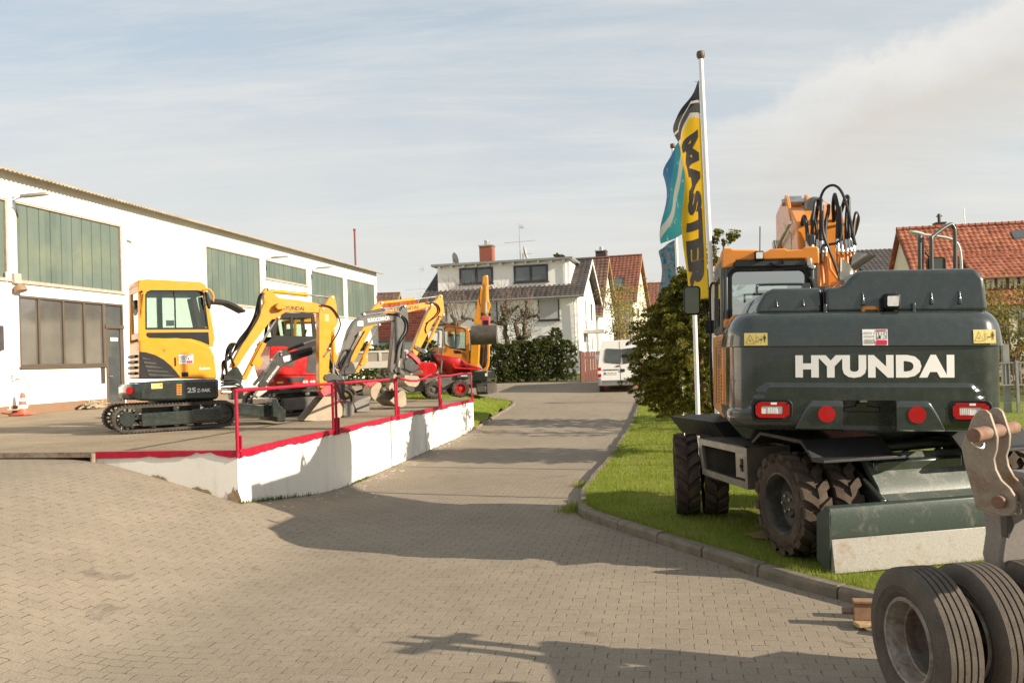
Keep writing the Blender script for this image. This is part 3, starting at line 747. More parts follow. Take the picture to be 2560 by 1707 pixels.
def house_window(parent, x0, x1, z0, z1, y, fm, pane=GLW, ax='y', cross=(.5,), t=.07, out=.03, shutter=False):
    """window in a wall facing -y (or facing +x with ax='x')"""
    P = (lambda a, d, z: (a, y-d, z)) if ax == 'y' else (lambda a, d, z: (y+d, a, z))
    def q(b, a0, a1, d0, d1, c0, c1):
        p, r = P(a0, d0, c0), P(a1, d1, c1); b.bx(p[0], r[0], p[1], r[1], c0, c1)
    b = MB(); q(b, x0, x1, -.05, out, z1-t, z1); q(b, x0, x1, -.05, out, z0, z0+t); q(b, x0, x0+t, -.05, out-.002, z0+t, z1-t); q(b, x1-t, x1, -.05, out-.002, z0+t, z1-t)
    for c in cross: xx = lerp(x0, x1, c); q(b, xx-t*.7, xx+t*.7, -.05, out-.003, z0+t, z1-t)
    q(b, x0-.06, x1+.06, -.05, out+.07, z0-.06, z0-.003)
    fr = b.build('window', fm, parent)
    b = MB(); q(b, x0+t*.5, x1-t*.5, -.02, .004, z0+t*.5, z1-t*.5); b.build('pane', pane, fr, smooth=0)
    if shutter:
        b = MB(); n = int((z1-z0-.12)/.06)
        for k in range(n): q(b, x0+t, x1-t, -.01, out-.012+(.004 if k % 2 else 0), z0+t+k*(z1-z0-2*t)/n, z0+t+(k+1)*(z1-z0-2*t)/n)
        b.build('shutter', SHUT, fr, smooth=0)
    return fr
def house_walls(parent, m, L, Dp, he, hr, x1=0.0):
    b = MB(); b.prism([(0, -1.5), (Dp, -1.5), (Dp, he), (Dp/2, hr), (0, he)], -L, x1, 'x'); return b.build('wall', m, parent, smooth=0)
def gable_roof(parent, m, L, Dp, he, hr, ov=.45, vo=.35, tw=.3, th=.34, gutter=True):
    sl = (hr-he)/(Dp/2); dz = ov*sl; ln = sqrt((Dp/2+ov)**2+(hr-he+dz)**2)
    a = tile_sheet('roof', parent, m, (-L-vo, -ov, he-dz+.08), (1, 0, 0), (0, Dp/2, hr-he), L+2*vo, ln, tw, th)
    bb = tile_sheet('roof', parent, m, (vo, Dp+ov, he-dz+.08), (-1, 0, 0), (0, -Dp/2, hr-he), L+2*vo, ln, tw, th)
    b = MB(); b.tube([(-L-vo, Dp/2, hr+.12), (vo, Dp/2, hr+.12)], .11, 8); b.build('ridge', m, parent)
    for xx in (vo, -L-vo):
        b = MB(); s = .012 if xx > 0 else -.012
        b.prism([(-ov, he-dz-.12), (Dp/2, hr-.12), (Dp+ov, he-dz-.12), (Dp+ov, he-dz+.10), (Dp/2, hr+.10), (-ov, he-dz+.10)], xx, xx+s*3, 'x'); b.build('bargeboard', WHITEP if m is T_DARK else WOOD, parent, smooth=0)
    if gutter:
        b = MB(); b.tube([(-L-vo, -ov-.05, he-dz+.02), (vo, -ov-.05, he-dz+.02)], .07, 8); b.build('gutter', FASC, parent)
    return a
def chimney(parent, x, y, z0, z1, s, m=BRICK):
    b = MB(); b.m = 0; b.bx(x-s, x+s, y-s, y+s, z0, z1); b.m = 1; b.bx(x-s*1.12, x+s*1.12, y-s*1.12, y+s*1.12, z1+.001, z1+.08); b.tube([(x, y, z1+.08), (x, y, z1+.4)], s*.4, 10)
    return b.build('chimney', [m, ZINC], parent)
c5 = lambda x, y: (1000+.2933*x, 540+.2933*y)

# white house with the long dormer
r0 = at(1450, 925, 53); YW = radians(-12); wr = (r0[0], 53, 1.15)
WHO = thing('white_house', 'white rendered house with a long flat roofed dormer and dark tiled roof', 'house', wr, YW)
FP = Plane(wr, YW); SP = Plane(wr, YW+pi/2)
P5 = lambda x, y, ly=0: FP(*c5(x, y), ly)
Dp = 9.0; he = P5(1480, 655)[1]; Lw = -P5(235, 700)[0]; hr = P5(1600, 385, Dp/2)[1]
house_walls(WHO, HW, Lw, Dp, he, hr-.1)
gable_roof(WHO, T_DARK, Lw, Dp, he, hr, .5, .45)
b = MB(); b.bx(-Lw-.1, .1, -.42, -.003, he-.32, he-.14); b.build('eave_board', WHITEP, WHO)
yd = .95                                         # dormer face sits a little way up the roof
dx0, dz0 = P5(325, 630, yd); dx1, _ = P5(1450, 600, yd); dzt = (P5(325, 425, yd)[1]+P5(1400, 385, yd)[1])/2
b = MB(); b.bx(dx0, dx1, yd, Dp/2+.3, dz0-.7, dzt); b.build('dormer', HW, WHO, smooth=0)
b = MB(); b.bx(dx0-.3, dx1+.25, yd-.42, Dp/2+.9, dzt+.003, dzt+.14); b.build('dormer_roof', FASC, WHO)
b = MB()
for k in range(11): xx = lerp(dx0+.2, dx1-.3, k/10); b.bx(xx-.06, xx+.06, yd-.30, yd-.002, dzt-.12, dzt)
b.build('rafter_end', WHITEP, WHO)
for (xa, xb, ya, yb) in ((507, 793, 440, 578), (970, 1262, 417, 563)):
    p, q = P5(xa, (ya+yb)/2+8, yd), P5(xb, (ya+yb)/2-8, yd); zc = (P5((xa+xb)/2, ya, yd)[1], P5((xa+xb)/2, yb, yd)[1])
    house_window(WHO, p[0], q[0], zc[1], zc[0], yd, WINFD, t=.11, out=.06)
for (xa, xb, ya, yb, sh) in ((1178, 1358, 698, 888, True), (648, 832, 722, 905, True), (1182, 1345, 1018, 1180, True), (250, 400, 760, 930, True)):
    p, q = P5(xa, (ya+yb)/2), P5(xb, (ya+yb)/2); zc = (P5((xa+xb)/2, ya)[1], P5((xa+xb)/2, yb)[1])
    house_window(WHO, p[0], q[0], zc[1], zc[0], 0, WINFD, t=.07, out=.05, shutter=sh, cross=())
b = MB(); b.tube([(-.18, -.5, he-.2), (-.18, -.1, he-.6), (-.18, -.08, 0)], .05, 8); b.tube([(dx1-.25, yd-.07, dzt-.1), (dx1-.25, yd-.07, dz0)], .045, 8); b.build('downpipe', WHITEP, WHO)
def side(x, y): return SP(*c5(x, y))
for (x0, y0, x1, y1) in ((1570, 705, 1592, 975), (1618, 735, 1642, 905), (1580, 1020, 1608, 1200), (1628, 1025, 1645, 1150), (1592, 545, 1602, 575)):
    p, q = side(x0, y0), side(x1, y1); house_window(WHO, p[0], q[0], q[1], p[1], 0, WINFW, ax='x', cross=())
p, q = side(1560, 985), side(1700, 990); b = MB(); b.bx(.002, 1.3, p[0], p[0]+2.2, p[1]-.1, p[1]+.1); b.build('porch_canopy', mat('canopy_grey', (.5, .47, .42), .6), WHO)
xc, zc = P5(745, 390, 3.5); chimney(WHO, xc, 3.5, dzt-.2, P5(745, 262, 3.5)[1], .42)
def antenna(parent, x, y, z0, z1, w, dish=True):
    b = MB(); b.tube([(x, y, z0), (x, y, z1)], .022, 6); b.tube([(x-w, y, lerp(z0, z1, .56)), (x+w, y, lerp(z0, z1, .58))], .012, 6)
    for k in range(9): xx = x-w+2*w*k/8; b.tube([(xx, y-.12, lerp(z0, z1, .57)), (xx, y+.12, lerp(z0, z1, .57))], .008, 5)
    b.tube([(x, y, lerp(z0, z1, .92)), (x+w*.3, y, lerp(z0, z1, .90))], .02, 6)
    for k in range(4): b.tube([(x+w*.08*k, y, lerp(z0, z1, .86)), (x+w*.08*k, y, lerp(z0, z1, .97))], .01, 5)
    a = b.build('antenna', mat('antenna_grey', (.3, .29, .27), .5, metal=.5), parent)
def dish(parent, c, r, ax):
    b = MB(); b.lathe([(r*.05, .16*r), (r*.5, .2*r), (r*.85, .32*r), (r, .45*r)], c, ax, 18); b.tube([Vector(c)+Vector(ax)*.1*r, Vector(c)+Vector(ax)*1.1*r+Vector((0, 0, -.3*r))], .02, 5)
    b.tube([(c[0], c[1], c[2]), (c[0], c[1], c[2]-r*1.6)], .03, 6); b.build('satellite_dish', mat('dish_grey', (.33, .32, .3), .5), parent)
xa, za = P5(1026, 378, 3); antenna(WHO, xa, 3, dzt, P5(1018, 65, 3)[1], 1.0)
xa, za = P5(1047, 320, 2.6); dish(WHO, (xa, 2.6, za), .5, (1, .05, .2)); xa, za = P5(452, 370, 2.6); dish(WHO, (xa, 2.6, za), .42, (.75, .6, .3))

def simple_house(name, label, eave_px, apex_px, Y, yaw, Dp, L, base, wm, tm, tw=.32, th=.36):
    e = at(*eave_px, Y); root = (e[0], Y, base); o = thing(name, label, 'house', root, yaw)
    he = e[2]-base; sp = Plane((root[0]+sin(-yaw)*Dp/2, root[1]+cos(yaw)*Dp/2, base), yaw); hr = sp(*apex_px)[1]
    house_walls(o, wm, L, Dp, he, hr-.05); gable_roof(o, tm, L, Dp, he, hr, .1, .3, tw, th)
    return o, Plane(root, yaw), Plane(root, yaw+pi/2), he, hr
o, fp, sp, he2, hr2 = simple_house('gabled_house', 'white gabled house with dark brown roof right behind the dormer house', (1496, 789), (1517, 648), 62, radians(-14), 9, 9, 1.3, HW, T_BROWN)
for (x0, y0, x1, y1) in ((1742, 715, 1760, 820), (1790, 730, 1806, 830)):
    p, q = sp(*c5(x0, y0)), sp(*c5(x1, y1)); house_window(o, p[0], q[0], q[1], p[1], 0, WINFW, ax='x', cross=())
o, fp, sp, he3, hr3 = simple_house('gabled_house', 'cream gabled house with red brown roof, skylight and dark chimney', (1582, 753), (1600, 641), 72, radians(-15.5), 9.5, 13, 1.4, HCREAM, T_REDB)
x, z = fp(*c5(1718, 335), 3.8); chimney(o, x, 3.8, z-1, fp(*c5(1718, 303), 3.8)[1], .45, mat('dark_chimney', (.07, .05, .045), .8))
x, z = fp(*c5(1832, 575), 1.6); b = MB(); sl3 = (hr3-he3)/4.75
b.loops([[(x-.75, 1.0, he3+1.0*sl3+k), (x+.75, 1.0, he3+1.0*sl3+k), (x+.75, 2.2, he3+2.2*sl3+k), (x-.75, 2.2, he3+2.2*sl3+k)] for k in (.0, .28)]); s_ = b.build('skylight', WINFD, o)
b = MB(); b.poly([(x-.6, 1.12, he3+1.12*sl3+.285), (x+.6, 1.12, he3+1.12*sl3+.285), (x+.6, 2.08, he3+2.08*sl3+.285), (x-.6, 2.08, he3+2.08*sl3+.285)]); b.build('pane', GLW, s_, smooth=0)
for (x0, y0, x1, y1) in ((1985, 780, 1998, 850), (2022, 790, 2035, 860), (2005, 600, 2018, 650)):
    p, q = sp(*c5(x0, y0)), sp(*c5(x1, y1)); house_window(o, p[0], q[0], q[1], p[1], 0, WINFD, ax='x', cross=())
simple_house('gabled_house', 'red roofed house partly hidden behind the dark yew tree', (1668, 772), (1676, 709), 92, YW, 10, 9, 1.4, HCREAM, T_REDB, .4, .45)
o, fp, sp, he4, hr4 = simple_house('low_house', 'low house with bright red tiled roof between the hall and the dormer house', (1050, 848), (1018, 757), 60, radians(4), 9, 7.2, 1.2, HW, T_REDL)
o, fp, sp, he5, hr5 = simple_house('far_house', 'distant brown roofed house seen over the red tiled roof by the hall end', (980, 775), (977, 736), 88, radians(0), 9, 9, 1.4, HCREAM, T_BROWN, .4, .45)
antenna(o, 2.5, 4, hr5-3, hr5+3.0, 1.6)

# big house with the orange tiled roof on the right
e = at(2322, 757, 50); rr = (e[0], 50, 1.1); YR = radians(-8)
RH = thing('tiled_house', 'cream house with large orange red tiled roof and a row of dormer windows', 'house', rr, YR)
RP = Plane(rr, YR); L2 = 16.0; D2 = 9.0; heR = e[2]-1.1
hrR = (RP(2254, 567, 4.5)[1]+RP(2540, 553, 4.5)[1])/2-.25
b = MB(); b.prism([(0, -1.5), (D2, -1.5), (D2, heR), (D2/2, hrR-.1), (0, heR)], 0, L2, 'x'); b.build('wall', HCREAM, RH, smooth=0)
slR = (hrR-heR)/(D2/2); lnR = sqrt(4.9**2+(4.9*slR)**2)
tile_sheet('roof', RH, T_RED, (-.3, -.4, heR-.4*slR+.08), (1, 0, 0), (0, 1, slR), L2+.6, lnR, .30, .36, .05)
tile_sheet('roof', RH, T_RED, (L2+.3, D2+.4, heR-.4*slR+.08), (-1, 0, 0), (0, -1, slR), L2+.6, lnR, .30, .36, .05)
b = MB(); b.tube([(-.3, D2/2, hrR+.1), (L2+.3, D2/2, hrR+.1)], .14, 8)
for k in range(44): b.tube([(-.3+k*.38, D2/2, hrR+.10), (-.3+k*.38+.06, D2/2, hrR+.10)], .165, 8)
b.build('ridge', T_RED, RH)
b = MB(); b.prism([(-.4, heR-.4*slR-.10), (D2/2, hrR-.1), (D2/2, hrR+.09), (-.4, heR-.4*slR+.10)], -.34, -.3, 'x'); b.build('bargeboard', mat('verge_brown', (.2, .08, .05), .7), RH)
c2r = lambda x, y: (2160+.3571*x, 500+.3571*y)
yq = .6; xd, zb = RP(*c2r(820, 640), yq); _, zt = RP(*c2r(960, 528), yq)
b = MB(); b.prism([(yq, zb-.3), (yq, zt-.1), (3.0, zt+(3.0-yq)*.5), (3.0, zb-.3)], xd, L2+.2, 'x'); dm = b.build('dormer', mat('dormer_slate', (.10, .10, .105), .7, var=.25, vs=6), RH, smooth=0)
tile_sheet('dormer_roof', RH, T_RED, (xd-.45, yq-.5, zt-.15), (1, 0, 0), (0, 1, .62), L2-xd, 3.7, .30, .36, .05)
b = MB(); b.tube([(xd-.4, yq-.55, zt-.14), (L2, yq-.55, zt-.14)], .07, 8); b.tube([(xd-.3, yq-.55, zt-.2), (xd-.35, yq-.3, zt-.8), (xd-.3, yq-.1, zb-.1)], .05, 8); b.build('gutter', mat('copper_gutter', (.30, .14, .07), .5, metal=.4), RH)
for (x0, x1) in ((855, 912), (935, 990), (1015, 1070), (1095, 1150), (1180, 1235), (1260, 1315)):
    a, c_ = RP(*c2r(x0, 590), yq)[0], RP(*c2r(x1, 590), yq)[0]; zz = RP(*c2r(960, 635), yq)[1], RP(*c2r(960, 545), yq)[1]
    house_window(RH, a, c_, zz[0], zz[1], yq, WINFW, t=.16, out=.05, cross=())
x, z = RP(*c2r(1085, 220), 3.6); b = MB(); b.loops([[(x-.35, 3.45, heR+3.45*slR+k), (x+.35, 3.45, heR+3.45*slR+k), (x+.35, 3.9, heR+3.9*slR+k), (x-.35, 3.9, heR+3.9*slR+k)] for k in (0, .22)]); b.build('skylight', GLW, RH)
x, z = RP(2348, 548, 5.0); b = MB(); b.m = 0; b.bx(x-.28, x+.28, 4.7, 5.3, hrR-.8, hrR+.38); b.m = 1; b.bx(x-.32, x+.32, 4.65, 5.35, hrR+.381, hrR+.45); b.tube([(x, 5, hrR+.4), (x, 5, hrR+1.0)], .10, 8); b.box((x, 5, hrR+.85), (.34, .1, .06)); b.build('chimney', [BRICK, WINFD], RH)
x = RP(2412, 560, 4.5)[0]; b = MB(); b.tube([(x, 4.5, hrR), (x, 4.5, hrR+1.2)], .025, 6); b.build('antenna', ZINC, RH)
p, q = RP(*c2r(945, 820)), RP(*c2r(1020, 930)); house_window(RH, p[0], q[0], q[1], p[1], 0, WINF)
p, q = RP(*c2r(1080, 820)), RP(*c2r(1180, 930)); house_window(RH, p[0], q[0], q[1], p[1], 0, WINF)
b = MB(); b.bx(-.05, .003, 2.0, 2.6, heR+.6, heR+1.9); b.build('window', WINFW, RH)
# dark roofed house behind
e = at(2225, 690, 74); o = thing('dark_roofed_house', 'dark roofed house seen between the exhaust stack and the orange tiled house', 'house', (e[0], 74, 1.5), radians(-4))
fp = Plane((e[0], 74, 1.5), radians(-4)); he6 = e[2]-1.5; hr6 = fp(2210, 623, 4.5)[1]
house_walls(o, HCREAM, 1.8, 9, he6, hr6-.1, 9); tile_sheet('roof', o, T_DARK, (-2.1, -.4, he6), (1, 0, 0), (0, 4.9, hr6-he6), 11, sqrt(4.9**2+(hr6-he6)**2), .4, .45, .06)
b = MB(); b.bx(-4.6, -1.81, .6, 8, -1, he6+.3); b.build('annex_wall', HW, o); tile_sheet('annex_roof', o, T_DARK, (-4.9, .2, he6+.3), (1, 0, 0), (0, 1, .5), 2.8, 3.4, .4, .45, .06)

# ------------------------------------------------------------------ vegetation
def leaf(b, p, s, nrm=None, asp=.55):
    if nrm is None: nrm = Vector((random.gauss(0, 1), random.gauss(0, 1), random.gauss(0, .8)))
    nrm = nrm.normalized(); t = nrm.orthogonal().normalized(); a = random.random()*6.28
    t = (t*cos(a)+nrm.cross(t)*sin(a)); w = nrm.cross(t)*s*asp; t = t*s
    p = Vector(p); i = len(b.v)
    for q in (p-t*.5, p+w*.5, p+t*.5, p-w*.5): b.v.append(q[:])
    b.f.append((i, i+1, i+2, i+3)); b.mi.append(0)
def spray(b, p, d, ln, n, s, droop=.3, wid=.35):
    """a twig with its needles or leaves along it"""
    d = Vector(d).normalized(); sd = d.orthogonal().normalized(); sd2 = d.cross(sd)
    for k in range(n):
        t = random.random()**.8; q = Vector(p)+d*ln*t+Vector((0, 0, -droop*ln*t*t))
        a = random.random()*6.28; w = wid*ln*(1-t*.7)*random.random()
        q += (sd*cos(a)+sd2*sin(a))*w
        leaf(b, q, s*random.uniform(.7, 1.3), (d*.4+Vector((random.gauss(0, .7), random.gauss(0, .7), random.gauss(.5, .6)))), .45)
YEW = m_leaf('yew_needles', (.065, .08, .014), (.155, .155, .024), (.34, .29, .055), .5)
CONIF = m_leaf('conifer_needles', (.055, .078, .018), (.11, .135, .033), (.21, .215, .06), .45)
IVY = m_leaf('ivy_leaf', (.035, .05, .014), (.065, .082, .022), (.12, .13, .04), .25)
YLEAF = m_leaf('autumn_yellow_leaf', (.16, .15, .03), (.30, .25, .06), (.42, .33, .10), .35)
GYLEAF = m_leaf('green_yellow_leaf', (.10, .12, .02), (.18, .18, .04), (.34, .26, .07), .35)
def conifer(name, label, X, Y, z0, H, R, m, sprays, n, s, taper, up=.7, group=None, cat='tree', trunk_r=.12, bark=BARK, low=.0, lean=0, lobes=7):
    o = thing(name, label, cat, (X, Y, z0), 0, group)
    b = MB(); b.tube([(0, 0, -.1), (.03, .0, H*.35), (.0, .03, H*.7), (lean*.5, 0, H*.97)], [trunk_r*1.25, trunk_r, trunk_r*.55, .012], 9); b.build('trunk', bark, o)
    b = MB(); ph = random.random()*6; lob = [(random.random()*6.28, random.uniform(.75, 1.18), random.uniform(.2, .9)) for _ in range(lobes)]
    for k in range(sprays):
        t = random.random()**.85; z = H*(low+(1-low)*t); rad = R*taper(t)
        a = random.random()*6.28
        f = 1.0
        for la, lr, lt in lob:
            d = abs((a-la+pi) % (2*pi)-pi); f *= lerp(1, lr, exp(-(d/.5)**2)*exp(-((t-lt)/.22)**2))
        q = sqrt(random.uniform(.12, 1))*rad*f
        p = (q*cos(a)+lean*t, q*sin(a), z)
        d = (cos(a), sin(a), up+random.gauss(0, .25))
        spray(b, p, d, random.uniform(.22, .5)*max(.35, min(1, R*.6)), n, s)
    b.build('crown', m, o, smooth=0, flip=False); return o
random.seed(11)
# yew behind the flagpoles
yx, yy = at(1762, 1050, 18.8)[0], 18.8; yz = G(yx, yy)+.1
tp = lambda t: (.62+1.3*t if t < .22 else .95-.30*(t-.22)/.4 if t < .62 else .65*(1-(t-.62)/.38)**.8)*1.0
conifer('yew_tree', 'dark green yew tree with red brown trunk behind the white flagpoles', yx-.12, yy, yz, 3.75, 1.58, YEW, 1250, 150, .056, tp, .35, trunk_r=.16, bark=BARKR, low=.22, lobes=12)
x, y, z = at(1812, 700, 24); conifer('spruce_tree', 'tall feathery conifer whose tips show above the excavator cab', x, y, G(x, y), 5.45, 1.2, YEW, 190, 60, .085, lambda t: 1-.82*t, .5, low=.12)
x, y, z = at(1720, 700, 27); conifer('spruce_tree', 'conifer with pointed tip between the blue flag and the yellow flag', x+.15, y, G(x, y), 3.9, 1.5, YEW, 420, 75, .10, lambda t: 1-.85*t, .5, low=.08)
# clipped columnar conifers in front of the white house
hx0, hx1 = at(1232, 940, 46.5)[0], at(1430, 930, 46.5)[0]
HH = [2.0, 1.95, 2.1, 2.05, 2.15, 2.2, 2.7, 2.05]; n = len(HH)
HLAB = ['first dark columnar conifer from the left, beside the excavator with the raised bucket', 'dark columnar conifer, second from the left in front of the white house', 'dark columnar conifer under the left ivy trunk', 'dark columnar conifer between the two ivy trunks', 'dark columnar conifer just right of the ivy trunks', 'dark columnar conifer left of the tallest one', 'tallest dark columnar conifer in front of the white house', 'last dark columnar conifer at the right end, near the house corner']
for k in range(n):
    x = lerp(hx0, hx1, (k+.5)/n); y = 46.5+random.uniform(-.3, .3)
    conifer('columnar_conifer', HLAB[k], x, y, G(x, y)-.05, HH[k], .55, CONIF, 460, 95, .068, lambda t: (.85+.25*t if t < .5 else .98-.1*t if t < .8 else .9-(t-.8)*3.2), 1.6, 'columnar conifers in front of the white house', 'conifer', .06)
x0 = at(1080, 900, 47)[0]
for k, lab in enumerate(('dark evergreen shrub behind the red dumper roll bar', 'dark evergreen shrub between the grey boom and the yellow boom')):
    x = x0+(-.2-3.6*k); conifer('evergreen_shrub', lab, x, 47, G(x, 47), 2.2, 1.05, CONIF, 260, 55, .13, lambda t: .8+.3*t if t < .5 else 1.2-.9*t, 1.0, cat='shrub', trunk_r=.05)
x = at(955, 870, 50)[0]; conifer('evergreen_shrub', 'green shrub below the red roof at the hall end', x, 50, G(x, 50), 2.0, 1.3, m_leaf('bush_leaf', (.06, .08, .015), (.11, .125, .03), (.2, .19, .05)), 240, 50, .13, lambda t: .9+.3*t if t < .5 else 1.2-.8*t, .8, cat='shrub', trunk_r=.05)
# pollarded bare trees
def pollard(label, X, Y, knuckles, ivy=True, z0=None, twn=5, twl=1.5):
    z0 = G(X, Y) if z0 is None else z0
    o = thing('pollard_tree', label, 'tree', (X, Y, z0), 0, 'bare pollarded trees in front of the white house')
    b = MB(); bt = MB(); bi = MB()
    for path in knuckles:
        r = [max(.05, .20*(1-.62*i/(len(path)-1))) for i in range(len(path))]
        fp_ = []
        for i in range(len(path)-1):
            for s in range(3): fp_.append(Vector(path[i]).lerp(Vector(path[i+1]), s/3)+Vector((random.gauss(0, .035), random.gauss(0, .035), random.gauss(0, .03))))
        fp_.append(Vector(path[-1])); rr_ = [lerp(.15, .055, i/(len(fp_)-1)) for i in range(len(fp_))]
        b.tube(fp_, rr_, 8); tip = fp_[-1]; b.ball(tip, .10, 5)
        for k in range(twn):
            st = random.choice(fp_[len(fp_)//3:]); d = Vector((random.gauss(0, .38), random.gauss(0, .3), random.uniform(.6, 1.2))).normalized(); l = twl*random.uniform(.45, 1.15)
            q = [st+d*l*t+Vector((random.gauss(0, .05), random.gauss(0, .05), .12*t*t*l)) for t in (0, .33, .66, 1)]
            bt.tube(q, [.017, .012, .008, .005], 4, False)
            for s in range(3):
                p = q[random.randint(1, 2)]; d2 = (d+Vector((random.gauss(0, .6), random.gauss(0, .6), .2))).normalized(); l2 = l*random.uniform(.2, .45)
                bt.tube([p, p+d2*l2*.5, p+d2*l2+Vector((0, 0, .08))], [.010, .008, .005], 4, False)
        if ivy:
            for p in fp_[:int(len(fp_)*.7)]:
                for k in range(34): leaf(bi, p+Vector((random.gauss(0, .2), random.gauss(0, .2), random.gauss(0, .22))), .11)
    b.build('trunk', BARK, o); bt.build('twigs', TWIG, o, smooth=60)
    if ivy: bi.build('ivy', IVY, o, smooth=0, flip=False)
    return o
random.seed(23)
yt = 48.6; tx = lambda x, y: (lambda p: (p[0], p[2]))(at(*c5(x, y), yt))
def kn(X, *pts): 
    zb = G(X, yt)
    out = []
    for (x, y) in pts: q = tx(x, y); out.append((q[0]-X, random.uniform(-.25, .25), q[1]-zb))
    return out
X = tx(915, 1060)[0]; pollard('bare pollarded tree wrapped in ivy, left of the two ivy trunks', X, yt, [kn(X, (925, 1120), (900, 1000), (895, 880), (910, 780), (905, 735)), kn(X, (895, 900), (850, 915), (815, 905)), kn(X, (900, 880), (960, 800), (1010, 770)), kn(X, (895, 860), (880, 810), (865, 770))])
X = tx(1040, 1060)[0]; pollard('bare pollarded tree wrapped in ivy, right of the two ivy trunks', X, yt, [kn(X, (1045, 1120), (1060, 980), (1070, 860), (1080, 780), (1078, 730)), kn(X, (1020, 1050), (990, 930), (1030, 850), (1040, 800)), kn(X, (1065, 860), (1130, 850), (1175, 845)), kn(X, (1050, 1030), (1085, 1025), (1108, 1015))])
X = tx(470, 1060)[0]; pollard('bare pollarded tree without ivy above the digger cab with a rounded roof', X, yt, [kn(X, (480, 1120), (490, 1000), (500, 920), (545, 890), (590, 870), (625, 885)), kn(X, (500, 920), (465, 880), (440, 850)), kn(X, (545, 890), (530, 860)), kn(X, (500, 915), (420, 925), (360, 900))], False, twn=6, twl=2.1)
# light leafy trees
def airy(name, label, X, Y, z0, H, R, m, n, s, cat='tree', stems=7, low=.15, group=None):
    o = thing(name, label, cat, (X, Y, z0), 0, group); b = MB(); bl = MB()
    for k in range(stems):
        a = random.random()*6.28; q = R*random.uniform(.2, 1); pth = [Vector((random.gauss(0, R*.12), random.gauss(0, R*.12), 0))]
        for t in (.25, .5, .75, 1): pth.append(Vector((cos(a)*q*t+random.gauss(0, .06*R), sin(a)*q*t+random.gauss(0, .06*R), H*t*random.uniform(.85, 1.02))))
        b.tube(pth, [.035*H/4+.012, .03*H/4+.01, .02*H/4+.008, .012, .006], 5)
        for j in range(5):
            i = random.randint(1, 4); p = pth[i]; d = Vector((random.gauss(0, 1), random.gauss(0, 1), random.gauss(.5, .5))).normalized()*R*.4
            b.tube([p, p+d*.5, p+d], [.012, .008, .004], 4)
            for l in range(int(n/stems/10)): leaf(bl, p+d*random.random()+Vector((random.gauss(0, .12), random.gauss(0, .12), random.gauss(0, .12)))*R*.7, s*random.uniform(.6, 1.3))
        for l in range(int(n/stems/2)):
            t = random.uniform(low, 1); i = min(3, int(t*4)); p = pth[i].lerp(pth[i+1], t*4-i); leaf(bl, p+Vector((random.gauss(0, .2), random.gauss(0, .2), random.gauss(0, .2)))*R*.8, s*random.uniform(.6, 1.3))
    b.build('trunk', TWIG, o); bl.build('crown', m, o, smooth=0, flip=False); return o
x, y, z = at(*c5(1850, 1000), 52); airy('birch_tree', 'thin yellow leaved tree behind the white van', x, y, G(x, y), 5.2, 1.6, YLEAF, 2200, .12, stems=10)
x, y, z = at(*c5(1960, 1000), 56); airy('birch_tree', 'thin yellow leaved tree between the van and the yew', x, y, G(x, y), 5.2, 1.7, GYLEAF, 1800, .13, stems=9)
x, y, z = at(2530, 900, 40); airy('climbing_shrub', 'leafy climbing shrub on the cream wall of the orange roofed house', x, y, G(x, y)-.3, 4.3, 1.7, GYLEAF, 3600, .13, 'shrub', stems=14)
x, y, z = at(2490, 900, 44); airy('climbing_shrub', 'thin brownish shrub against the cream wall right of the counterweight', x, y, G(x, y)-.3, 3.7, .9, YLEAF, 800, .12, 'shrub', stems=8)
x, y, z = at(2545, 900, 34); conifer('garden_hedge', 'low rust coloured hedge behind the grey metal fence', x, y, G(x, y)-.4, 2.1, 1.7, m_leaf('rust_leaf', (.13, .085, .03), (.24, .14, .045), (.33, .22, .08)), 150, 40, .12, lambda t: 1.0, .8, cat='hedge', trunk_r=.04)
x, y, z = at(1396, 650, 75); conifer('far_conifer', 'tip of a far conifer above the dormer roof', x, y, 1.4, z-1.0, 1.6, CONIF, 140, 40, .22, lambda t: 1-.9*t, .5)
# ------------------------------------------------------------------ compact machines
def crop(u0, v0, s): return lambda x, y: (u0+s*x, v0+s*y)
k2 = crop(280, 660, .28714); k3 = crop(540, 680, .26786); k4 = crop(820, 640, .26791); k4b = crop(880, 880, .10204); k4c = crop(1060, 670, .21053); k4d = crop(930, 700, .10204)
def tracer(P, k):
    def T(pts, ly=0.0): return [P(*k(x, y), ly) for x, y in pts]
    return T
def plate(name, m, parent, pts, a, b_, bev=.012):
    b = MB(); b.prism(pts, a, b_); return b.build(name, m, parent, bev=bev)
def hyd(name, parent, p0, p1, p2, r, rr, ly, m=YEL):
    V = lambda p: (p[0], ly, p[1])
    d = (Vector((p1[0]-p0[0], 0, p1[1]-p0[1]))).normalized()
    b = MB(); b.tube([V(p0), V(p1)], r, 14); e = Vector(V(p1)); b.tube([e-d*.05, e+d*.012], r*1.14, 14)
    b.tube([Vector(V(p0))+Vector((0, -r*1.3, 0)), Vector(V(p0))+Vector((0, r*1.3, 0))], r*.95, 12)
    o = b.build(name, m, parent)
    b = MB(); b.tube([V(p1), V(p2)], rr, 12); b.tube([Vector(V(p2))+Vector((0, -r*1.2, 0)), Vector(V(p2))+Vector((0, r*1.2, 0))], r*.85, 12)
    b.build('rod', CHROME, o); return o
def pins(name, parent, pts, ly0, ly1, r, m=ZINC):
    b = MB()
    for p in pts: b.tube([(p[0], ly0, p[1]), (p[0], ly1, p[1])], r, 12)
    return b.build(name, m, parent)
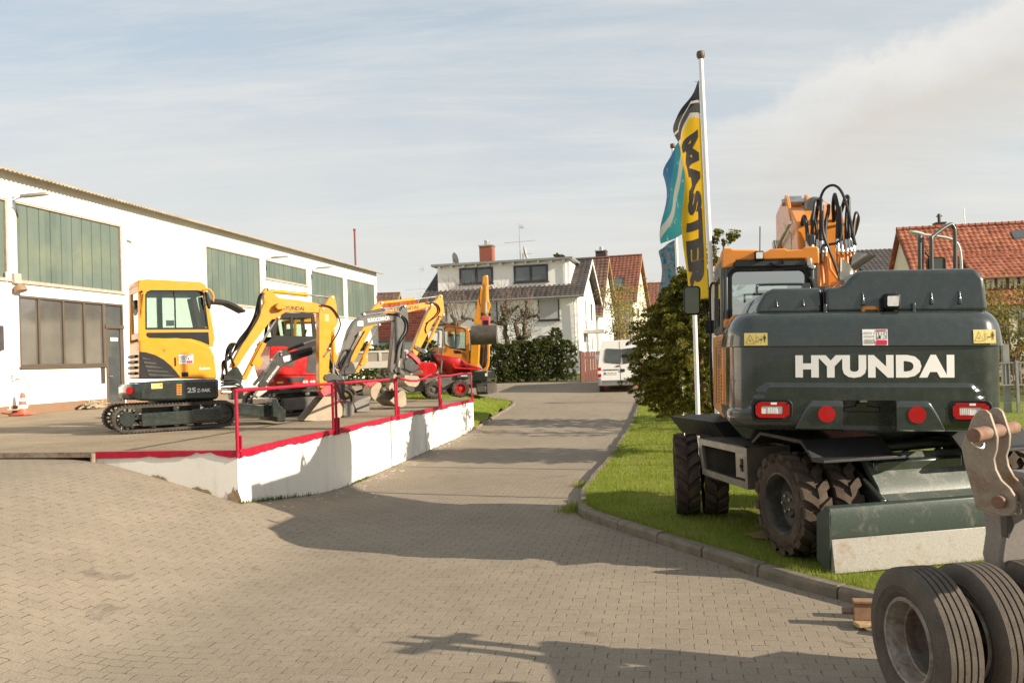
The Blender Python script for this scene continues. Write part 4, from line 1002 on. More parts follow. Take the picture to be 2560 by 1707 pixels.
def crawler(parent, x0, x1, r, y0, y1, tm=TRACK, fm=DGREEN, near=-1):
    """rubber track with lugs round a sprocket and an idler; returns nothing, adds one track part with its pieces"""
    th = .045; n = 10
    def loop(rr):
        return [(x0+r-rr*sin(pi*k/n)*1, r+rr*cos(pi*k/n)) for k in range(n+1)][::-1]+[(x1-r+rr*sin(pi*k/n), r+rr*cos(pi*k/n)) for k in range(n+1)]
    o_, i_ = loop(r-.015), loop(r-.015-th)
    b = MB(); ids = [[b.vert((p[0], y, p[1])) for p in q] for q, y in ((o_, y0), (o_, y1), (i_, y1), (i_, y0))]
    for k in range(4):
        A, B2 = ids[k], ids[(k+1) % 4]
        for j in range(len(A)): jj = (j+1) % len(A); b.face((A[j], A[jj], B2[jj], B2[j]))
    # lugs
    per = []; P = o_+[o_[0]]; s = 0; step = .062
    for a, c in zip(P, P[1:]):
        l = sqrt((c[0]-a[0])**2+(c[1]-a[1])**2)
        while s < l:
            t = s/l; ang = atan2(c[1]-a[1], c[0]-a[0]); per.append((lerp(a[0], c[0], t), lerp(a[1], c[1], t), ang)); s += step
        s -= l
    for j, (x, z, a) in enumerate(per):
        for h in (0, 1):
            ya, yb = (y0-.002, (y0+y1)/2-.01) if h == 0 else ((y0+y1)/2+.01, y1+.002)
            b.box((x+(.012 if h else -.012)*cos(a), (ya+yb)/2, z), (.032, yb-ya, .03), ry=-a)
    t = b.build('track', tm, parent, smooth=30)
    ym = (y0+y1)/2; yo = y0 if near < 0 else y1
    b = MB(); zt, zb = r*1.42, r*.40
    b.prism([(x0+r*1.95, zb), (x1-r*1.35, zb), (x1-r*1.2, r*.6), (x1-r*1.2, zt), (x0+r*1.95, zt*.97)], y0+.012, y1-.045)
    b.bx(lerp(x0, x1, .62), lerp(x0, x1, .86), y0+.004, y1-.05, zb+.03, zt*1.04)
    b.build('track_frame', fm, t, bev=.02)
    b = MB(); b.lathe([(r*.50, y0+.03), (r*.55, y0+.045), (r*.55, y1-.045), (r*.50, y1-.03)], (x0+r, 0, r), (0, 1, 0), 20)
    for k in range(13):
        a = 2*pi*k/13; b.box((x0+r+cos(a)*(r-.085), ym, r+sin(a)*(r-.085)), (.07, (y1-y0)*.3, .04), ry=-a)
    for k in range(8): a = 2*pi*k/8; b.tube([(x0+r+cos(a)*r*.4, y0+.02, r+sin(a)*r*.4), (x0+r+cos(a)*r*.4, y0+.03, r+sin(a)*r*.4)], .014, 6)
    b.build('sprocket', fm, t)
    b = MB(); b.lathe([(r*.3, y0+.05), (r*.78, y0+.06), (r*.78, y1-.06), (r*.3, y1-.05)], (x1-r, 0, r), (0, 1, 0), 20); b.build('idler', fm, t)
    for f in (.32, .5, .68):
        b = MB(); xr = lerp(x0, x1, f); b.lathe([(.02, y0+.03), (.07, y0+.04), (.085, y0+.07), (.085, y1-.07), (.07, y1-.04)], (xr, 0, .145), (0, 1, 0), 14); b.build('roller', fm, t)
    b = MB(); xr = lerp(x0, x1, .5); b.lathe([(.025, y0+.03), (.055, y0+.04), (.055, y1-.05)], (xr, 0, 2*r-.10), (0, 1, 0), 14); b.build('top_roller', fm, t)
    return t
def sticker(parent, fm, w, h, name='dealer_sticker'):
    """white dealer label with a red block; fm maps (x,z) from its corner to a point"""
    b = MB()
    def q(x0, x1, z0, z1, m, d=0.0): b.m = m; b.poly([fm(x0*w, z0*h, d), fm(x1*w, z0*h, d), fm(x1*w, z1*h, d), fm(x0*w, z1*h, d)])
    q(0, 1, 0, 1, 0); q(.53, .96, .03, .32, 1, .0015); q(.53, .96, .9, .97, 1, .0015)
    for (x0, x1, z0, z1) in ((.53, .55, .40, .86), (.94, .96, .40, .86), (.55, .94, .40, .42), (.55, .94, .84, .86), (.63, .66, .42, .80), (.66, .72, .42, .60), (.57, .66, .78, .80), (.83, .92, .76, .78), (.83, .85, .6, .76), (.83, .92, .59, .61), (.90, .92, .42, .60), (.70, .78, .68, .70), (.735, .75, .64, .74)): q(x0, x1, z0, z1, 2, .0015)
    for z in (.34, .26, .17, .11): q(.06, .48, z, z+.03, 2, .0015)
    o = b.build(name, [STKW, STKR, LETD], parent, smooth=0, flip=False)
    for i, (t, z) in enumerate((('ROTH +', .70), ('SÖHNEL', .50))): lettering(t, 'lettering', LETD, o, lambda x, y, z=z: fm(.05*w+x, z*h+y, .002), .42*w, .13*h)
    return o
def warn_label(parent, fm, w, h):
    b = MB()
    def q(pts, m, d=.0015): b.m = m; b.poly([fm(x*w, z*h, d) for x, z in pts])
    def ln(a, c, t, m=1):
        dx, dz = c[0]-a[0], (c[1]-a[1])*h/w; l = sqrt(dx*dx+dz*dz); ox, oz = -dz/l*t, dx/l*t*w/h
        q([(a[0]+ox, a[1]+oz), (c[0]+ox, c[1]+oz), (c[0]-ox, c[1]-oz), (a[0]-ox, a[1]-oz)], m)
    q([(0, 0), (1, 0), (1, 1), (0, 1)], 0, 0)
    ln((.06, .15), (.44, .15), .008); ln((.06, .15), (.25, .85), .008); ln((.44, .15), (.25, .85), .008); ln((.2, .4), (.3, .32), .01); ln((.25, .3), (.25, .55), .008)
    ln((.5, .05), (.5, .95), .005); ln((.53, .25), (.53, .7), .005); ln((.61, .25), (.61, .7), .005); ln((.53, .7), (.61, .7), .005); ln((.53, .25), (.61, .25), .005)
    ln((.64, .46), (.78, .46), .008); q([(.64, .46), (.69, .38), (.69, .54)], 1); q([(.78, .46), (.73, .38), (.73, .54)], 1)
    q([(.84, .45), (.90, .45), (.90, .74), (.84, .74)], 1); q([(.845, .25), (.865, .25), (.865, .45), (.845, .45)], 1); q([(.875, .25), (.895, .25), (.895, .45), (.875, .45)], 1)
    q([(.81, .5), (.83, .5), (.83, .72), (.81, .72)], 1); q([(.91, .5), (.93, .5), (.93, .72), (.91, .72)], 1); q([(.85, .76), (.89, .76), (.9, .82), (.87, .87), (.84, .82)], 1)
    return b.build('warning_label', [STKY, LETD], parent, smooth=0, flip=False)
def bucket(name, parent, prof, y0, y1, m, mi, teeth=0, tl=None, t=.02):
    """shell bent along a side profile (open at the mouth), two cheeks, cutting teeth"""
    b = MB(); rows = [[(x, y, z) for x, z in prof] for y in (y0, y1)]
    cx = sum(p[0] for p in prof)/len(prof); cz = sum(p[1] for p in prof)/len(prof)
    inn = [(lerp(x, cx, t/.3), lerp(z, cz, t/.3)) for x, z in prof]
    n = len(prof)
    A = [b.vert((x, y0, z)) for x, z in prof]; B_ = [b.vert((x, y1, z)) for x, z in prof]
    b.m = 0
    for i in range(n-1): b.face((A[i], A[i+1], B_[i+1], B_[i]))
    b.m = 1
    A2 = [b.vert((x, y0+t, z)) for x, z in inn]; B2 = [b.vert((x, y1-t, z)) for x, z in inn]
    for i in range(n-1): b.face((A2[i], A2[i+1], B2[i+1], B2[i]))
    b.m = 0; b.face((A[0], A2[0], B2[0], B_[0])); b.face((A[-1], A2[-1], B2[-1], B_[-1]))
    b.prism(prof, y0-.012, y0+.003); b.prism(prof, y1-.003, y1+.012)
    o = b.build(name, [m, mi], parent, smooth=50)
    if teeth:
        for k in range(teeth):
            y = lerp(y0+.04, y1-.04, k/(teeth-1)); p = Vector((tl[0][0], y, tl[0][1])); q = Vector((tl[1][0], y, tl[1][1]))
            bb = MB(); d = q-p; s = Vector((0, .03, 0)); u = d.cross(s).normalized()*.02
            bb.loops([[p-s+u, p+s+u, p+s-u, p-s-u], [q-s*.7+u*.2, q+s*.7+u*.2, q+s*.7-u*.2, q-s*.7-u*.2]]); bb.build('tooth', m, o, smooth=0)
    return o
def hoses(parent, paths, r=.014, m=HOSE, name='hose'):
    for p in paths: b = MB(); b.tube(smooth_path(p), r, 7); b.build(name, m, parent)
def smooth_path(P, n=5):
    P = [Vector(p) for p in P]
    if len(P) < 3: return P
    out = []
    for i in range(len(P)-1):
        p0, p1, p2, p3 = P[max(0, i-1)], P[i], P[i+1], P[min(len(P)-1, i+2)]
        for k in range(n):
            t = k/n; out.append(.5*((2*p1)+(p2-p0)*t+(2*p0-5*p1+4*p2-p3)*t*t+(3*p1-p0-3*p2+p3)*t**3))
    return out+[P[-1]]
def seat(parent, x, z, y):
    b = MB(); b.box((x, y, z+.06), (.46, .46, .12)); b.box((x-.24, y, z+.40), (.12, .44, .62), ry=-.15); b.box((x-.32, y, z+.76), (.09, .26, .18), ry=-.15); return b.build('seat', BLACK, parent, bev=.04)
def glass_poly(parent, pts, y, m=GL, name='cab_window'):
    b = MB(); b.prism(pts, y-.004, y+.004); return b.build(name, m, parent, smooth=0)
def boom_text(T, parent, txt, p0, p1, hgt, m, ly, bold=.0, name='lettering'):
    """lettering along a line on the near side plate"""
    p0, p1 = Vector(p0), Vector(p1); d = (p1-p0); w = d.length; d.normalize(); n = Vector((-d.y, d.x))
    return lettering(txt, name, m, parent, lambda x, y: (p0.x+d.x*x+n.x*y, ly, p0.y+d.y*x+n.y*y), w, hgt, bold)

# ---- A: yellow compact excavator in front
MA = (-6.67, 17.1, zdeck(-6.67, 17.1)); YA = radians(32)
A_ = thing('mini_excavator', 'yellow compact excavator with dark green skirt, nearest the corner of the dock', 'excavator', MA, YA, 'compact excavators parked by the hall')
PA = Plane(MA, YA); T2 = tracer(PA, k2); T3 = tracer(PA, k3)
xl = T2([(0, 1365)], -.72)[0][0]; xr = T2([(1092, 1340)], -.72)[0][0]
crawler(A_, xl, xr, .255, -.72, -.42); crawler(A_, xl, xr, .255, .42, .72, near=1)
b = MB(); b.lathe([(.36, .44), (.36, .60)], (0, 0, 0), n=28); b.bx(-.55, .5, -.42, .42, .22, .46); b.build('undercarriage', DKGREY, A_)
NY = -.64
sk = T2([(236, 1030), (560, 1008), (932, 1000), (930, 1168), (880, 1182), (330, 1192), (240, 1190)], NY)
sko = plate('skirt', DGREEN, A_, sk, NY, .62, .045)
cw = T2([(75, 1052), (240, 1034), (255, 1190), (90, 1186), (55, 1150)], NY+.1)
b = MB(); rings = []
x0 = sk[0][0]; zt, zb = sk[0][1]-.01, sk[-1][1]
for i, (bx, ) in enumerate(((.0,), (.10,), (.17,), (.20,))): pass
prof_ = [(-.64, .0), (-.60, .13), (-.45, .21), (-.2, .25), (.2, .25), (.45, .21), (.58, .13), (.62, 0)]
b.loops([[(x0-d*f-(-.02), y*f2, z) for y, d in prof_]+[(x0+.06, .5, z), (x0+.06, -.5, z)] for z, f, f2 in ((zb+.02, .80, .97), (zb+.08, 1, 1), (zt-.08, 1, 1), (zt-.02, .85, .98))])
b.build('counterweight', DGREEN, A_, smooth=50)
def onside(T, x, y, ly): p = T([(x, y)], ly)[0]; return (p[0], ly, p[1])
def disc(parent, name, m, c, r, ax=(0, -1, 0), d=.012): b = MB(); b.lathe([(r, 0), (r, d)], c, ax, 24); return b.build(name, m, parent)
p = T2([(166, 1100)], NY)[0]; disc(A_, 'reflector', REFL, (p[0]-.02, NY-.003+.04, p[1]), .062, (-.35, -1, 0))
p0, p1 = T2([(343, 1086), (438, 1036)], NY); warn_label(A_, lambda x, z, d, p0=p0: (p0[0]+x, NY-.004-d, p0[1]+z), p1[0]-p0[0], p1[1]-p0[1])
p0, p1 = T2([(655, 1120), (858, 1112)], NY); boom_text(T2, sko, '25', p0, (lerp(p0[0], p1[0], .37), lerp(p0[1], p1[1], .37)), .095, LETW, NY-.004, .03)
boom_text(T2, sko, 'Z-9AK', (lerp(p0[0], p1[0], .41), lerp(p0[1], p1[1], .41)), p1, .07, LETW, NY-.004, .02)
b = MB()
for j in range(6):
    for i in range(4):
        p = T2([(470+i*27+(j % 2)*10, 1050+j*22)], NY)[0]; b.bx(p[0]-.018, p[0]+.018, NY-.003, NY+.02, p[1]-.009, p[1]+.009)
b.build('vent_slots', BLACK, sko, smooth=0)
b = MB()
for j in range(5):
    for i in range(2): p = T2([(572+i*24, 1052+j*20)], NY)[0]; b.bx(p[0]-.02, p[0]+.02, NY-.0045, NY+.02, p[1]-.014, p[1]+.014)
b.build('vent_insert', YELO, sko, smooth=0)
p = T2([(322, 1102)], NY)[0]; disc(A_, 'tie_down_hole', BLACK, (p[0], NY-.002, p[1]), .05, d=.006)
BY = -.60
cov = T2([(236, 670), (320, 650), (560, 640), (690, 655), (780, 690), (860, 725), (893, 800), (916, 1000), (236, 1000)], BY)
cvo = plate('engine_cover', YEL, A_, cov, BY, .52, .035)
vent = T2([(240, 762), (300, 768), (380, 792), (450, 830), (515, 885), (560, 935), (597, 985), (240, 996)], BY-.012)
vo = plate('side_grille', BLACK, A_, vent, BY-.014, BY+.04, .01)
b = MB()
for j in range(5):
    y0 = 808+j*36; x0_, x1_ = 258+j*14, 330+j*52
    p = T2([(x0_, y0), (x1_, y0+16), (x1_+6, y0+28), (x0_+10, y0+22)], BY-.02); b.prism(p, BY-.024, BY-.012)
b.build('louvre', DKGREY, vo)
b = MB()
for j in range(4): q = T2([(236, 800+j*50)], BY)[0]; b.box((q[0]-.02, -.05, q[1]), (.07, .8, .05))
b.build('rear_grille', BLACK, A_, bev=.015)
p0, p1 = T2([(583, 868), (705, 785)], BY); sticker(A_, lambda x, z, d, p0=p0: (p0[0]+x, BY-.004-d, p0[1]+z), p1[0]-p0[0], p1[1]-p0[1])
p0, p1 = T2([(762, 922), (856, 914)], BY); boom_text(T2, cvo, 'Robex', p0, p1, .05, LETW, BY-.004, .02)
p = T2([(636, 960)], BY)[0]; b = MB(); b.box((p[0], BY-.005, p[1]), (.12, .02, .085)); b.box((p[0], BY-.014, p[1]-.01), (.08, .02, .03)); b.build('door_latch', BLACK, cvo, bev=.02)
p = T2([(551, 850)], BY)[0]; b = MB(); b.box((p[0], BY-.003, p[1]), (.028, .012, .16)); b.build('handle_slot', BLACK, cvo)
p = T2([(461, 747)], BY)[0]; disc(cvo, 'cap', YELO, (p[0], BY-.001, p[1]), .027)
# cab
CY0, CY1 = -.58, .48
out = T2([(228, 170), (245, 140), (300, 132), (770, 156), (812, 178), (845, 400), (893, 655), (880, 720), (232, 672)], CY0)
win = T2([(296, 270), (310, 243), (345, 230), (750, 232), (785, 248), (797, 275), (836, 560), (298, 562)], CY0)
sl_ = T2([(297, 610), (305, 597), (840, 592), (848, 705), (770, 672), (690, 650), (330, 643), (305, 632)], CY0)
cab = MB(); cab.ring(out, win, CY0, CY0+.06); cab.ring(out, win, CY1-.06, CY1)
xb_ = out[0][0]; zt = out[2][1]; zr = T2([(300, 650)], CY0)[0][1]
# rear frame, roof
cab.ring([(CY0+.03, zr), (CY1-.03, zr), (CY1-.03, zt-.02), (CY0+.03, zt-.02)], [(CY0+.13, zr+.12), (CY1-.13, zr+.12), (CY1-.13, zt-.22), (CY0+.13, zt-.22)], xb_+.002, xb_+.06, 'x')
rp = T2([(225, 178), (240, 142), (300, 134), (765, 158), (815, 182), (820, 215), (228, 215)], CY0); cab.prism(rp, CY0+.004, CY1-.004)
f0, f1 = out[4], out[6]
for yy in (CY0+.03, CY1-.03): cab.tube([(f0[0]-.01, yy, f0[1]), (f1[0]-.01, yy, f1[1])], .028, 8)
cabo = cab.build('cab', YEL, A_, bev=.02)
glass_poly(cabo, win, CY0+.035); glass_poly(cabo, win, CY1-.035)
b = MB(); b.poly([(xb_+.03, CY0+.1, zr+.1), (xb_+.03, CY1-.1, zr+.1), (xb_+.03, CY1-.1, zt-.2), (xb_+.03, CY0+.1, zt-.2)]); b.build('cab_window', GL, cabo, smooth=0)
b = MB(); b.poly([(f0[0]-.01, CY0+.05, f0[1]-.08), (f0[0]-.01, CY1-.05, f0[1]-.08), (f1[0]-.01, CY1-.05, f1[1]), (f1[0]-.01, CY0+.05, f1[1])]); b.build('windscreen', GL, cabo, smooth=0)
b = MB(); fr_ = [(x*1.0, z) for x, z in win]; cxw = sum(x for x, z in win)/len(win); czw = sum(z for x, z in win)/len(win)
b.ring([(cxw+(x-cxw)*1.03, czw+(z-czw)*1.04) for x, z in win], [(cxw+(x-cxw)*.975, czw+(z-czw)*.965) for x, z in win], CY0-.004, CY0+.012)
p = T2([(545, 235), (545, 562)], CY0); b.bx(p[0][0]-.014, p[0][0]+.014, CY0-.003, CY0+.02, p[1][1], p[0][1]); b.build('window_seal', BLACK, cabo, bev=.004)
plate('lower_window', DGLS, cabo, sl_, CY0-.008, CY0+.004, .004)
b = MB(); q = T2([(300, 230), (820, 230), (818, 262), (300, 258)], CY0); b.prism(q, CY0+.07, CY1-.07); b.build('headlining', BLACK, cabo)
so = seat(cabo, T2([(390, 600)], 0)[0][0]-.05, 1.62, -.05)
b = MB(); p = T2([(395, 270), (395, 640)], .3)
b.box((p[0][0]+.05, .40, (p[0][1]+p[1][1])/2), (.09, .10, 1.0)); p = T2([(680, 300), (735, 560)], .3)
b.tube([(p[0][0], .36, p[0][1]), (p[1][0], .36, p[1][1])], .05, 8)
p = T2([(630, 640), (690, 600), (720, 620)], -.1); b.tube([(q[0], -.1, q[1]+.05) for q in p], .03); b.tube([(p[0][0], .1, p[0][1]-.1), (p[0][0]+.05, .1, p[0][1]+.16)], .02)
b.tube([(p[1][0], -.3, p[1][1]-.1), (p[1][0]+.05, -.3, p[1][1]+.16)], .02); b.build('controls', BLACK, cabo)
p0, p1 = T2([(468, 540), (537, 490)], -.5); b = MB(); b.bx(p0[0], p1[0], CY0+.05, CY0+.054, p0[1], p1[1]); b.build('notice', mat('notice_paper', (.55, .6, .55), .6), cabo)
vis = T2([(862, 312), (905, 306), (1000, 320), (1080, 354), (1162, 405), (1152, 422), (1075, 382), (1000, 346), (905, 340), (870, 350)], -.4)
plate('rain_visor', BLACK, cabo, vis, CY0+.12, CY1-.45, .008)
b = MB(); q = T2([(795, 232), (805, 222), (845, 222), (872, 250), (882, 280), (880, 325)], CY0-.12); b.tube(smooth_path([(x, CY0-.12, z) for x, z in q]), .020, 8); b.tube([(q[0][0], CY0-.12, q[0][1]), (q[0][0], CY0+.02, q[0][1])], .02); b.build('mirror_bracket', YEL, cabo)
mir = T2([(806, 238), (825, 250), (858, 330), (852, 395), (832, 388), (812, 320)], CY0-.12); plate('mirror', BLACK, cabo, mir, CY0-.20, CY0-.10, .02)
b = MB(); q = T2([(258, 240), (262, 255), (254, 465)], CY0-.03); b.ball((q[0][0], CY0-.03, q[0][1]), .022); b.tube([(q[1][0]-.02, CY0-.02, q[1][1]), (q[2][0], CY0-.02, q[2][1]), (q[1][0]+.02, CY0-.02, q[1][1])], .007, 5); b.build('key_cord', BLACK, cabo)
# arm
def yellow_arm(root, T, BY0, BY1, tool=True):
    lug = T([(120, 895), (190, 885), (300, 715), (430, 545), (510, 445), (560, 440), (585, 445), (600, 400), (640, 378), (720, 374), (940, 384), (1000, 385), (1010, 330), (930, 295), (740, 262), (580, 245), (530, 205), (495, 148), (455, 150), (425, 190), (440, 290), (380, 400), (250, 640), (140, 850)])
    bo = plate('boom', YEL, root, lug, BY0, BY1, .012)
    dip = T([(945, 385), (955, 340), (1000, 312), (1040, 240), (1070, 218), (1092, 228), (1110, 320), (1125, 470), (1100, 520), (1070, 520), (1060, 600), (1035, 950), (1018, 1050), (990, 1082), (955, 1080), (946, 1000)])
    do = plate('dipper', YEL, root, dip, BY0-.015, BY1+.015, .012)
    ym = (BY0+BY1)/2
    h1 = T([(500, 178), (846, 213), (1062, 238)]); hyd('dipper_cylinder', root, *h1, .045, .022, ym)
    h2 = T([(262, 985), (425, 660), (572, 425)]); hyd('boom_cylinder', root, *h2, .052, .026, ym)
    g = T([(318, 860), (425, 655), (460, 672), (392, 800), (437, 812), (392, 895)]); plate('cylinder_guard', YEL, root, g, ym-.085, ym-.055, .004)
    h3 = T([(1085, 545), (1100, 838), (1100, 965)]); hyd('bucket_cylinder', root, *h3, .045, .022, ym)
    pins('pins', root, T([(985, 348), (1072, 240), (570, 425), (482, 162), (1018, 980), (1015, 1070)]), BY0-.03, BY1+.03, .024)
    lm = T([(525, 335), (545, 295), (620, 300), (620, 350), (545, 360)]); b = MB(); b.prism(lm, BY0-.15, BY0-.002); b.build('work_lamp', YEL, root, bev=.015)
    return bo, do
ab, ad = yellow_arm(A_, T3, -.09, .07)
p0, p1 = T3([(615, 352), (822, 362)], -.09); boom_text(T3, ab, 'HYUNDAI', p0, p1, .085, LETD, -.0945, .022)
p0, p1 = T3([(1018, 458), (1048, 395)], -.1); b = MB(); b.bx(p0[0], p1[0], -.1085, -.104, p0[1], p1[1]); b.build('label', mat('label_pale_yellow', (.75, .55, .2), .5), ad)
sw = T3([(60, 965), (170, 880), (195, 890), (235, 960), (230, 1035), (60, 1060)]); plate('swing_post', DGREEN, A_, sw, -.11, .09, .02)
sw = T3([(120, 1080), (235, 1050), (240, 1180), (130, 1190)]); plate('swing_bracket', DGREEN, A_, sw, -.16, .14, .02)
random.seed(5); H_ = []
for k in range(5):
    o = k*.02; q = T3([(30+10*k, 1000), (60, 900-14*k), (100+10*k, 800), (210, 690-12*k), (300, 560-10*k), (390-8*k, 400), (400, 270-10*k), (440, 200)]); H_.append([(x, -.11+.03*k+.02*sin(k*3+i), z) for i, (x, z) in enumerate(q)])
for k in range(4): q = T3([(20, 1010+25*k), (90, 1005+25*k), (170, 1010+22*k), (215, 1040+20*k)]); H_.append([(x, -.18-.03*(k % 2), z) for x, z in q])
for k in range(4): q = T3([(90, 950), (80, 860-20*k), (95+12*k, 720), (140+8*k, 665), (120, 760), (160, 880)]); H_.append([(x, -.05-.03*k, z) for x, z in q])
H_.append([(x, -.13, z) for x, z in T3([(960, 310), (1050, 330), (1110, 400), (1140, 490), (1110, 580), (1060, 660), (1040, 720)])])
hoses(A_, H_, .017)
b = MB(); q = T3([(20, 1120), (110, 1120)]); b.tube([(q[0][0], -.25, q[0][1]), (q[1][0], -.22, q[1][1])], .035, 10); b.build('swing_cylinder', ZINC, A_); b = MB(); q = T3([(1040, 720), (990, 790)]); b.tube([(q[0][0], -.11, q[0][1]), (q[1][0], -.11, q[1][1])], .02, 8); b.ball((q[0][0], -.11, q[0][1]), .045); b.build('hose_coupling', ZINC, A_)
lk = T3([(985, 985), (1000, 955), (1060, 945), (1120, 965), (1155, 990), (1150, 1010), (1080, 1005), (1030, 1015), (1000, 1010)]); plate('bucket_link', DKGREY, A_, lk, -.13, -.10, .004); plate('bucket_link', DKGREY, A_, lk, .08, .11, .004)
cp = T3([(985, 1070), (1010, 1045), (1040, 1055), (1098, 1108), (1082, 1150), (1035, 1165), (1010, 1205), (985, 1160), (950, 1110)]); plate('quick_coupler', PINKR, A_, cp, -.13, .11, .015)
b = MB(); q = T3([(1000, 1160), (1095, 1115)]); b.tube([(q[0][0], -.16, q[0][1]), (q[1][0], -.16, q[1][1])], .022, 8); b.build('lock_bar', DKGREY, A_)
bp = T3([(815, 1383), (1000, 1390), (1130, 1385), (1172, 1330), (1172, 1260), (1140, 1200), (1090, 1165), (1000, 1160)], -.2)
bucket('bucket', A_, bp, -.24, .24, TAN, DARKIN, 4, T3([(880, 1370), (800, 1388)]))
# dozer blade at the front
bl = T3([(110, 1215), (430, 1235), (440, 1330), (380, 1345), (110, 1330)]); plate('blade_arm', DGREEN, A_, bl, -.52, -.38, .015); plate('blade_arm', DGREEN, A_, bl, .38, .52, .015)
bl = T3([(430, 1180), (470, 1170), (495, 1230), (555, 1285), (545, 1385), (480, 1385), (470, 1345), (435, 1340)]); plate('dozer_blade', DGREEN, A_, bl, -.70, .70, .015)

# ---- B: red excavator with grey arm
MBR = (-5.15, 21.6, zdeck(-5.15, 21.6)); YB = radians(30)
B_ = thing('mini_excavator', 'red compact excavator with black framed cab and grey arm', 'excavator', MBR, YB, 'compact excavators parked by the hall')
PB = Plane(MBR, YB); T3 = tracer(PB, k3); T4 = tracer(PB, k4); T4b = tracer(PB, k4b)
xl = T3([(395, 1250)], -.8)[0][0]; crawler(B_, xl, xl+2.3, .30, -.85, -.5, TRACK, GREYP); crawler(B_, xl, xl+2.3, .30, .5, .85, TRACK, GREYP, 1)
b = MB(); b.lathe([(.42, .5), (.42, .75)], (xl+1.15, 0, 0), n=24); b.bx(xl+.5, xl+1.8, -.5, .5, .25, .52); b.build('undercarriage', DKGREY, B_)
RY = -.74
body = T3([(500, 695), (520, 684), (640, 684), (740, 700), (850, 745), (945, 775), (952, 1040), (900, 1062), (570, 1070), (540, 1010), (505, 900)], RY)
ro = plate('body', REDP, B_, body, RY, .72, .03)
plate('side_panel', DKGREY, ro, T3([(870, 700), (945, 690), (950, 955), (840, 935)], RY), RY-.006, RY+.02, .006)
plate('side_panel', DKGREY, ro, T3([(645, 985), (830, 975), (820, 1025), (670, 1025)], RY), RY-.006, RY+.02, .006)
plate('side_panel', DKGREY, ro, T3([(530, 760), (640, 745), (740, 830), (720, 885), (600, 880), (535, 810)], RY), RY-.006, RY+.02, .006)
plate('lower_trim', REDP, ro, T3([(545, 960), (560, 945), (950, 945), (950, 958), (560, 962)], RY), RY-.02, RY+.02, .008)
p0, p1 = T3([(812, 1035), (925, 1032)], RY); boom_text(T3, ro, 'ES 40', p0, p1, .06, LETW, RY-.006, .02)
p0, p1 = T3([(570, 1040), (628, 1020)], RY); b = MB(); b.bx(p0[0], p1[0], RY-.006, RY, p0[1], p1[1]); b.build('label', STKY, ro)
out = T3([(560, 405), (600, 380), (900, 382), (918, 400), (945, 640), (945, 790), (850, 750), (640, 690), (470, 690), (470, 660), (530, 630)], RY)
win = T3([(590, 420), (620, 402), (875, 402), (890, 415), (905, 600), (560, 592), (562, 560)], RY)
b = MB(); b.ring(out, win, RY, RY+.05); b.ring(out, win, .1, .15); rp = T3([(560, 405), (600, 378), (900, 380), (920, 400), (918, 425), (560, 425)], RY); b.prism(rp, RY+.003, .148)
p = T3([(705, 400), (705, 600)], RY); b.bx(p[0][0]-.03, p[0][0]+.03, RY-.004, RY+.04, p[1][1], p[0][1]); co = b.build('cab', BLACK, B_, bev=.015)
glass_poly(co, win, RY+.03); glass_poly(co, win, .12)
p0, p1 = T3([(638, 608), (715, 530)], -.3); b = MB(); b.bx(p0[0], p1[0], -.3, -.28, p0[1], p1[1]); b.build('notice', mat('notice_paper', (.55, .6, .55), .6), co)
seat(co, T3([(640, 640)], -.2)[0][0], 1.5, -.3)
b = MB(); p = T3([(790, 590), (830, 540)], -.2); b.tube([(p[0][0], -.3, p[0][1]-.2), (p[1][0], -.3, p[1][1])], .025); p = T3([(620, 460), (640, 600)], 0); b.tube([(p[0][0], .0, p[0][1]), (p[1][0], .0, p[1][1])], .03); b.build('controls', BLACK, co)
GB = .32                                     # the arm stands a little past the cab's front corner
bm = T4([(70, 1040), (120, 900), (180, 690), (230, 610), (300, 560), (420, 545), (640, 530), (690, 545), (700, 565), (660, 590), (420, 640), (330, 660), (300, 700), (270, 745), (170, 930), (110, 1060)], GB)
bo = plate('boom', GREYP, B_, bm, GB-.09, GB+.09, .012)
dp = T4([(605, 600), (640, 545), (670, 500), (690, 460), (712, 455), (728, 480), (740, 620), (732, 690), (700, 740), (660, 900), (640, 1050), (620, 1090), (570, 1090), (565, 1040), (590, 800)], GB)
do = plate('dipper', GREYP, B_, dp, GB-.10, GB+.10, .012)
hyd('dipper_cylinder', B_, *T4([(325, 545), (520, 500), (700, 468)], GB), .05, .024, GB, DKGREY)
hyd('boom_cylinder', B_, *T4([(100, 1090), (200, 880), (275, 735)], GB), .05, .026, GB-.13, DKGREY)
hyd('bucket_cylinder', B_, *T4([(705, 720), (688, 950), (676, 1060)], GB), .048, .024, GB, DKGREY)
b = MB(); q = T4([(120, 900), (210, 680), (300, 575), (540, 535), (660, 535)], GB); b.tube([(x, GB-.1, z+.03) for x, z in q], .018, 6); b.tube([(x, GB-.04, z+.05) for x, z in q], .018, 6); b.build('steel_pipes', ZINC, B_)
p0, p1 = T4([(362, 622), (560, 596)], GB); boom_text(T4, bo, 'EUROCOMACH', p0, p1, .10, LETW, GB-.0945, .03)
p0, p1 = T4([(264, 655), (316, 608)], GB); b = MB(); b.bx(p0[0], p1[0], GB-.0955, GB-.09, p0[1], p1[1]); b.build('dealer_sticker', STKW, bo)
hoses(B_, [[(x, GB-.12, z) for x, z in T4(l, GB)] for l in ([(540, 540), (650, 545), (720, 600), (730, 690), (690, 760), (640, 850), (610, 1000)], [(560, 545), (660, 560), (705, 620), (700, 700), (650, 790), (620, 900)], [(120, 1080), (90, 980), (140, 880), (190, 900), (180, 1000)], [(100, 1100), (110, 1000), (160, 920), (200, 930), (170, 1040)])], .016)
pins('pins', B_, T4([(660, 558), (705, 470), (325, 545), (283, 716), (645, 1075)], GB), GB-.13, GB+.13, .03)
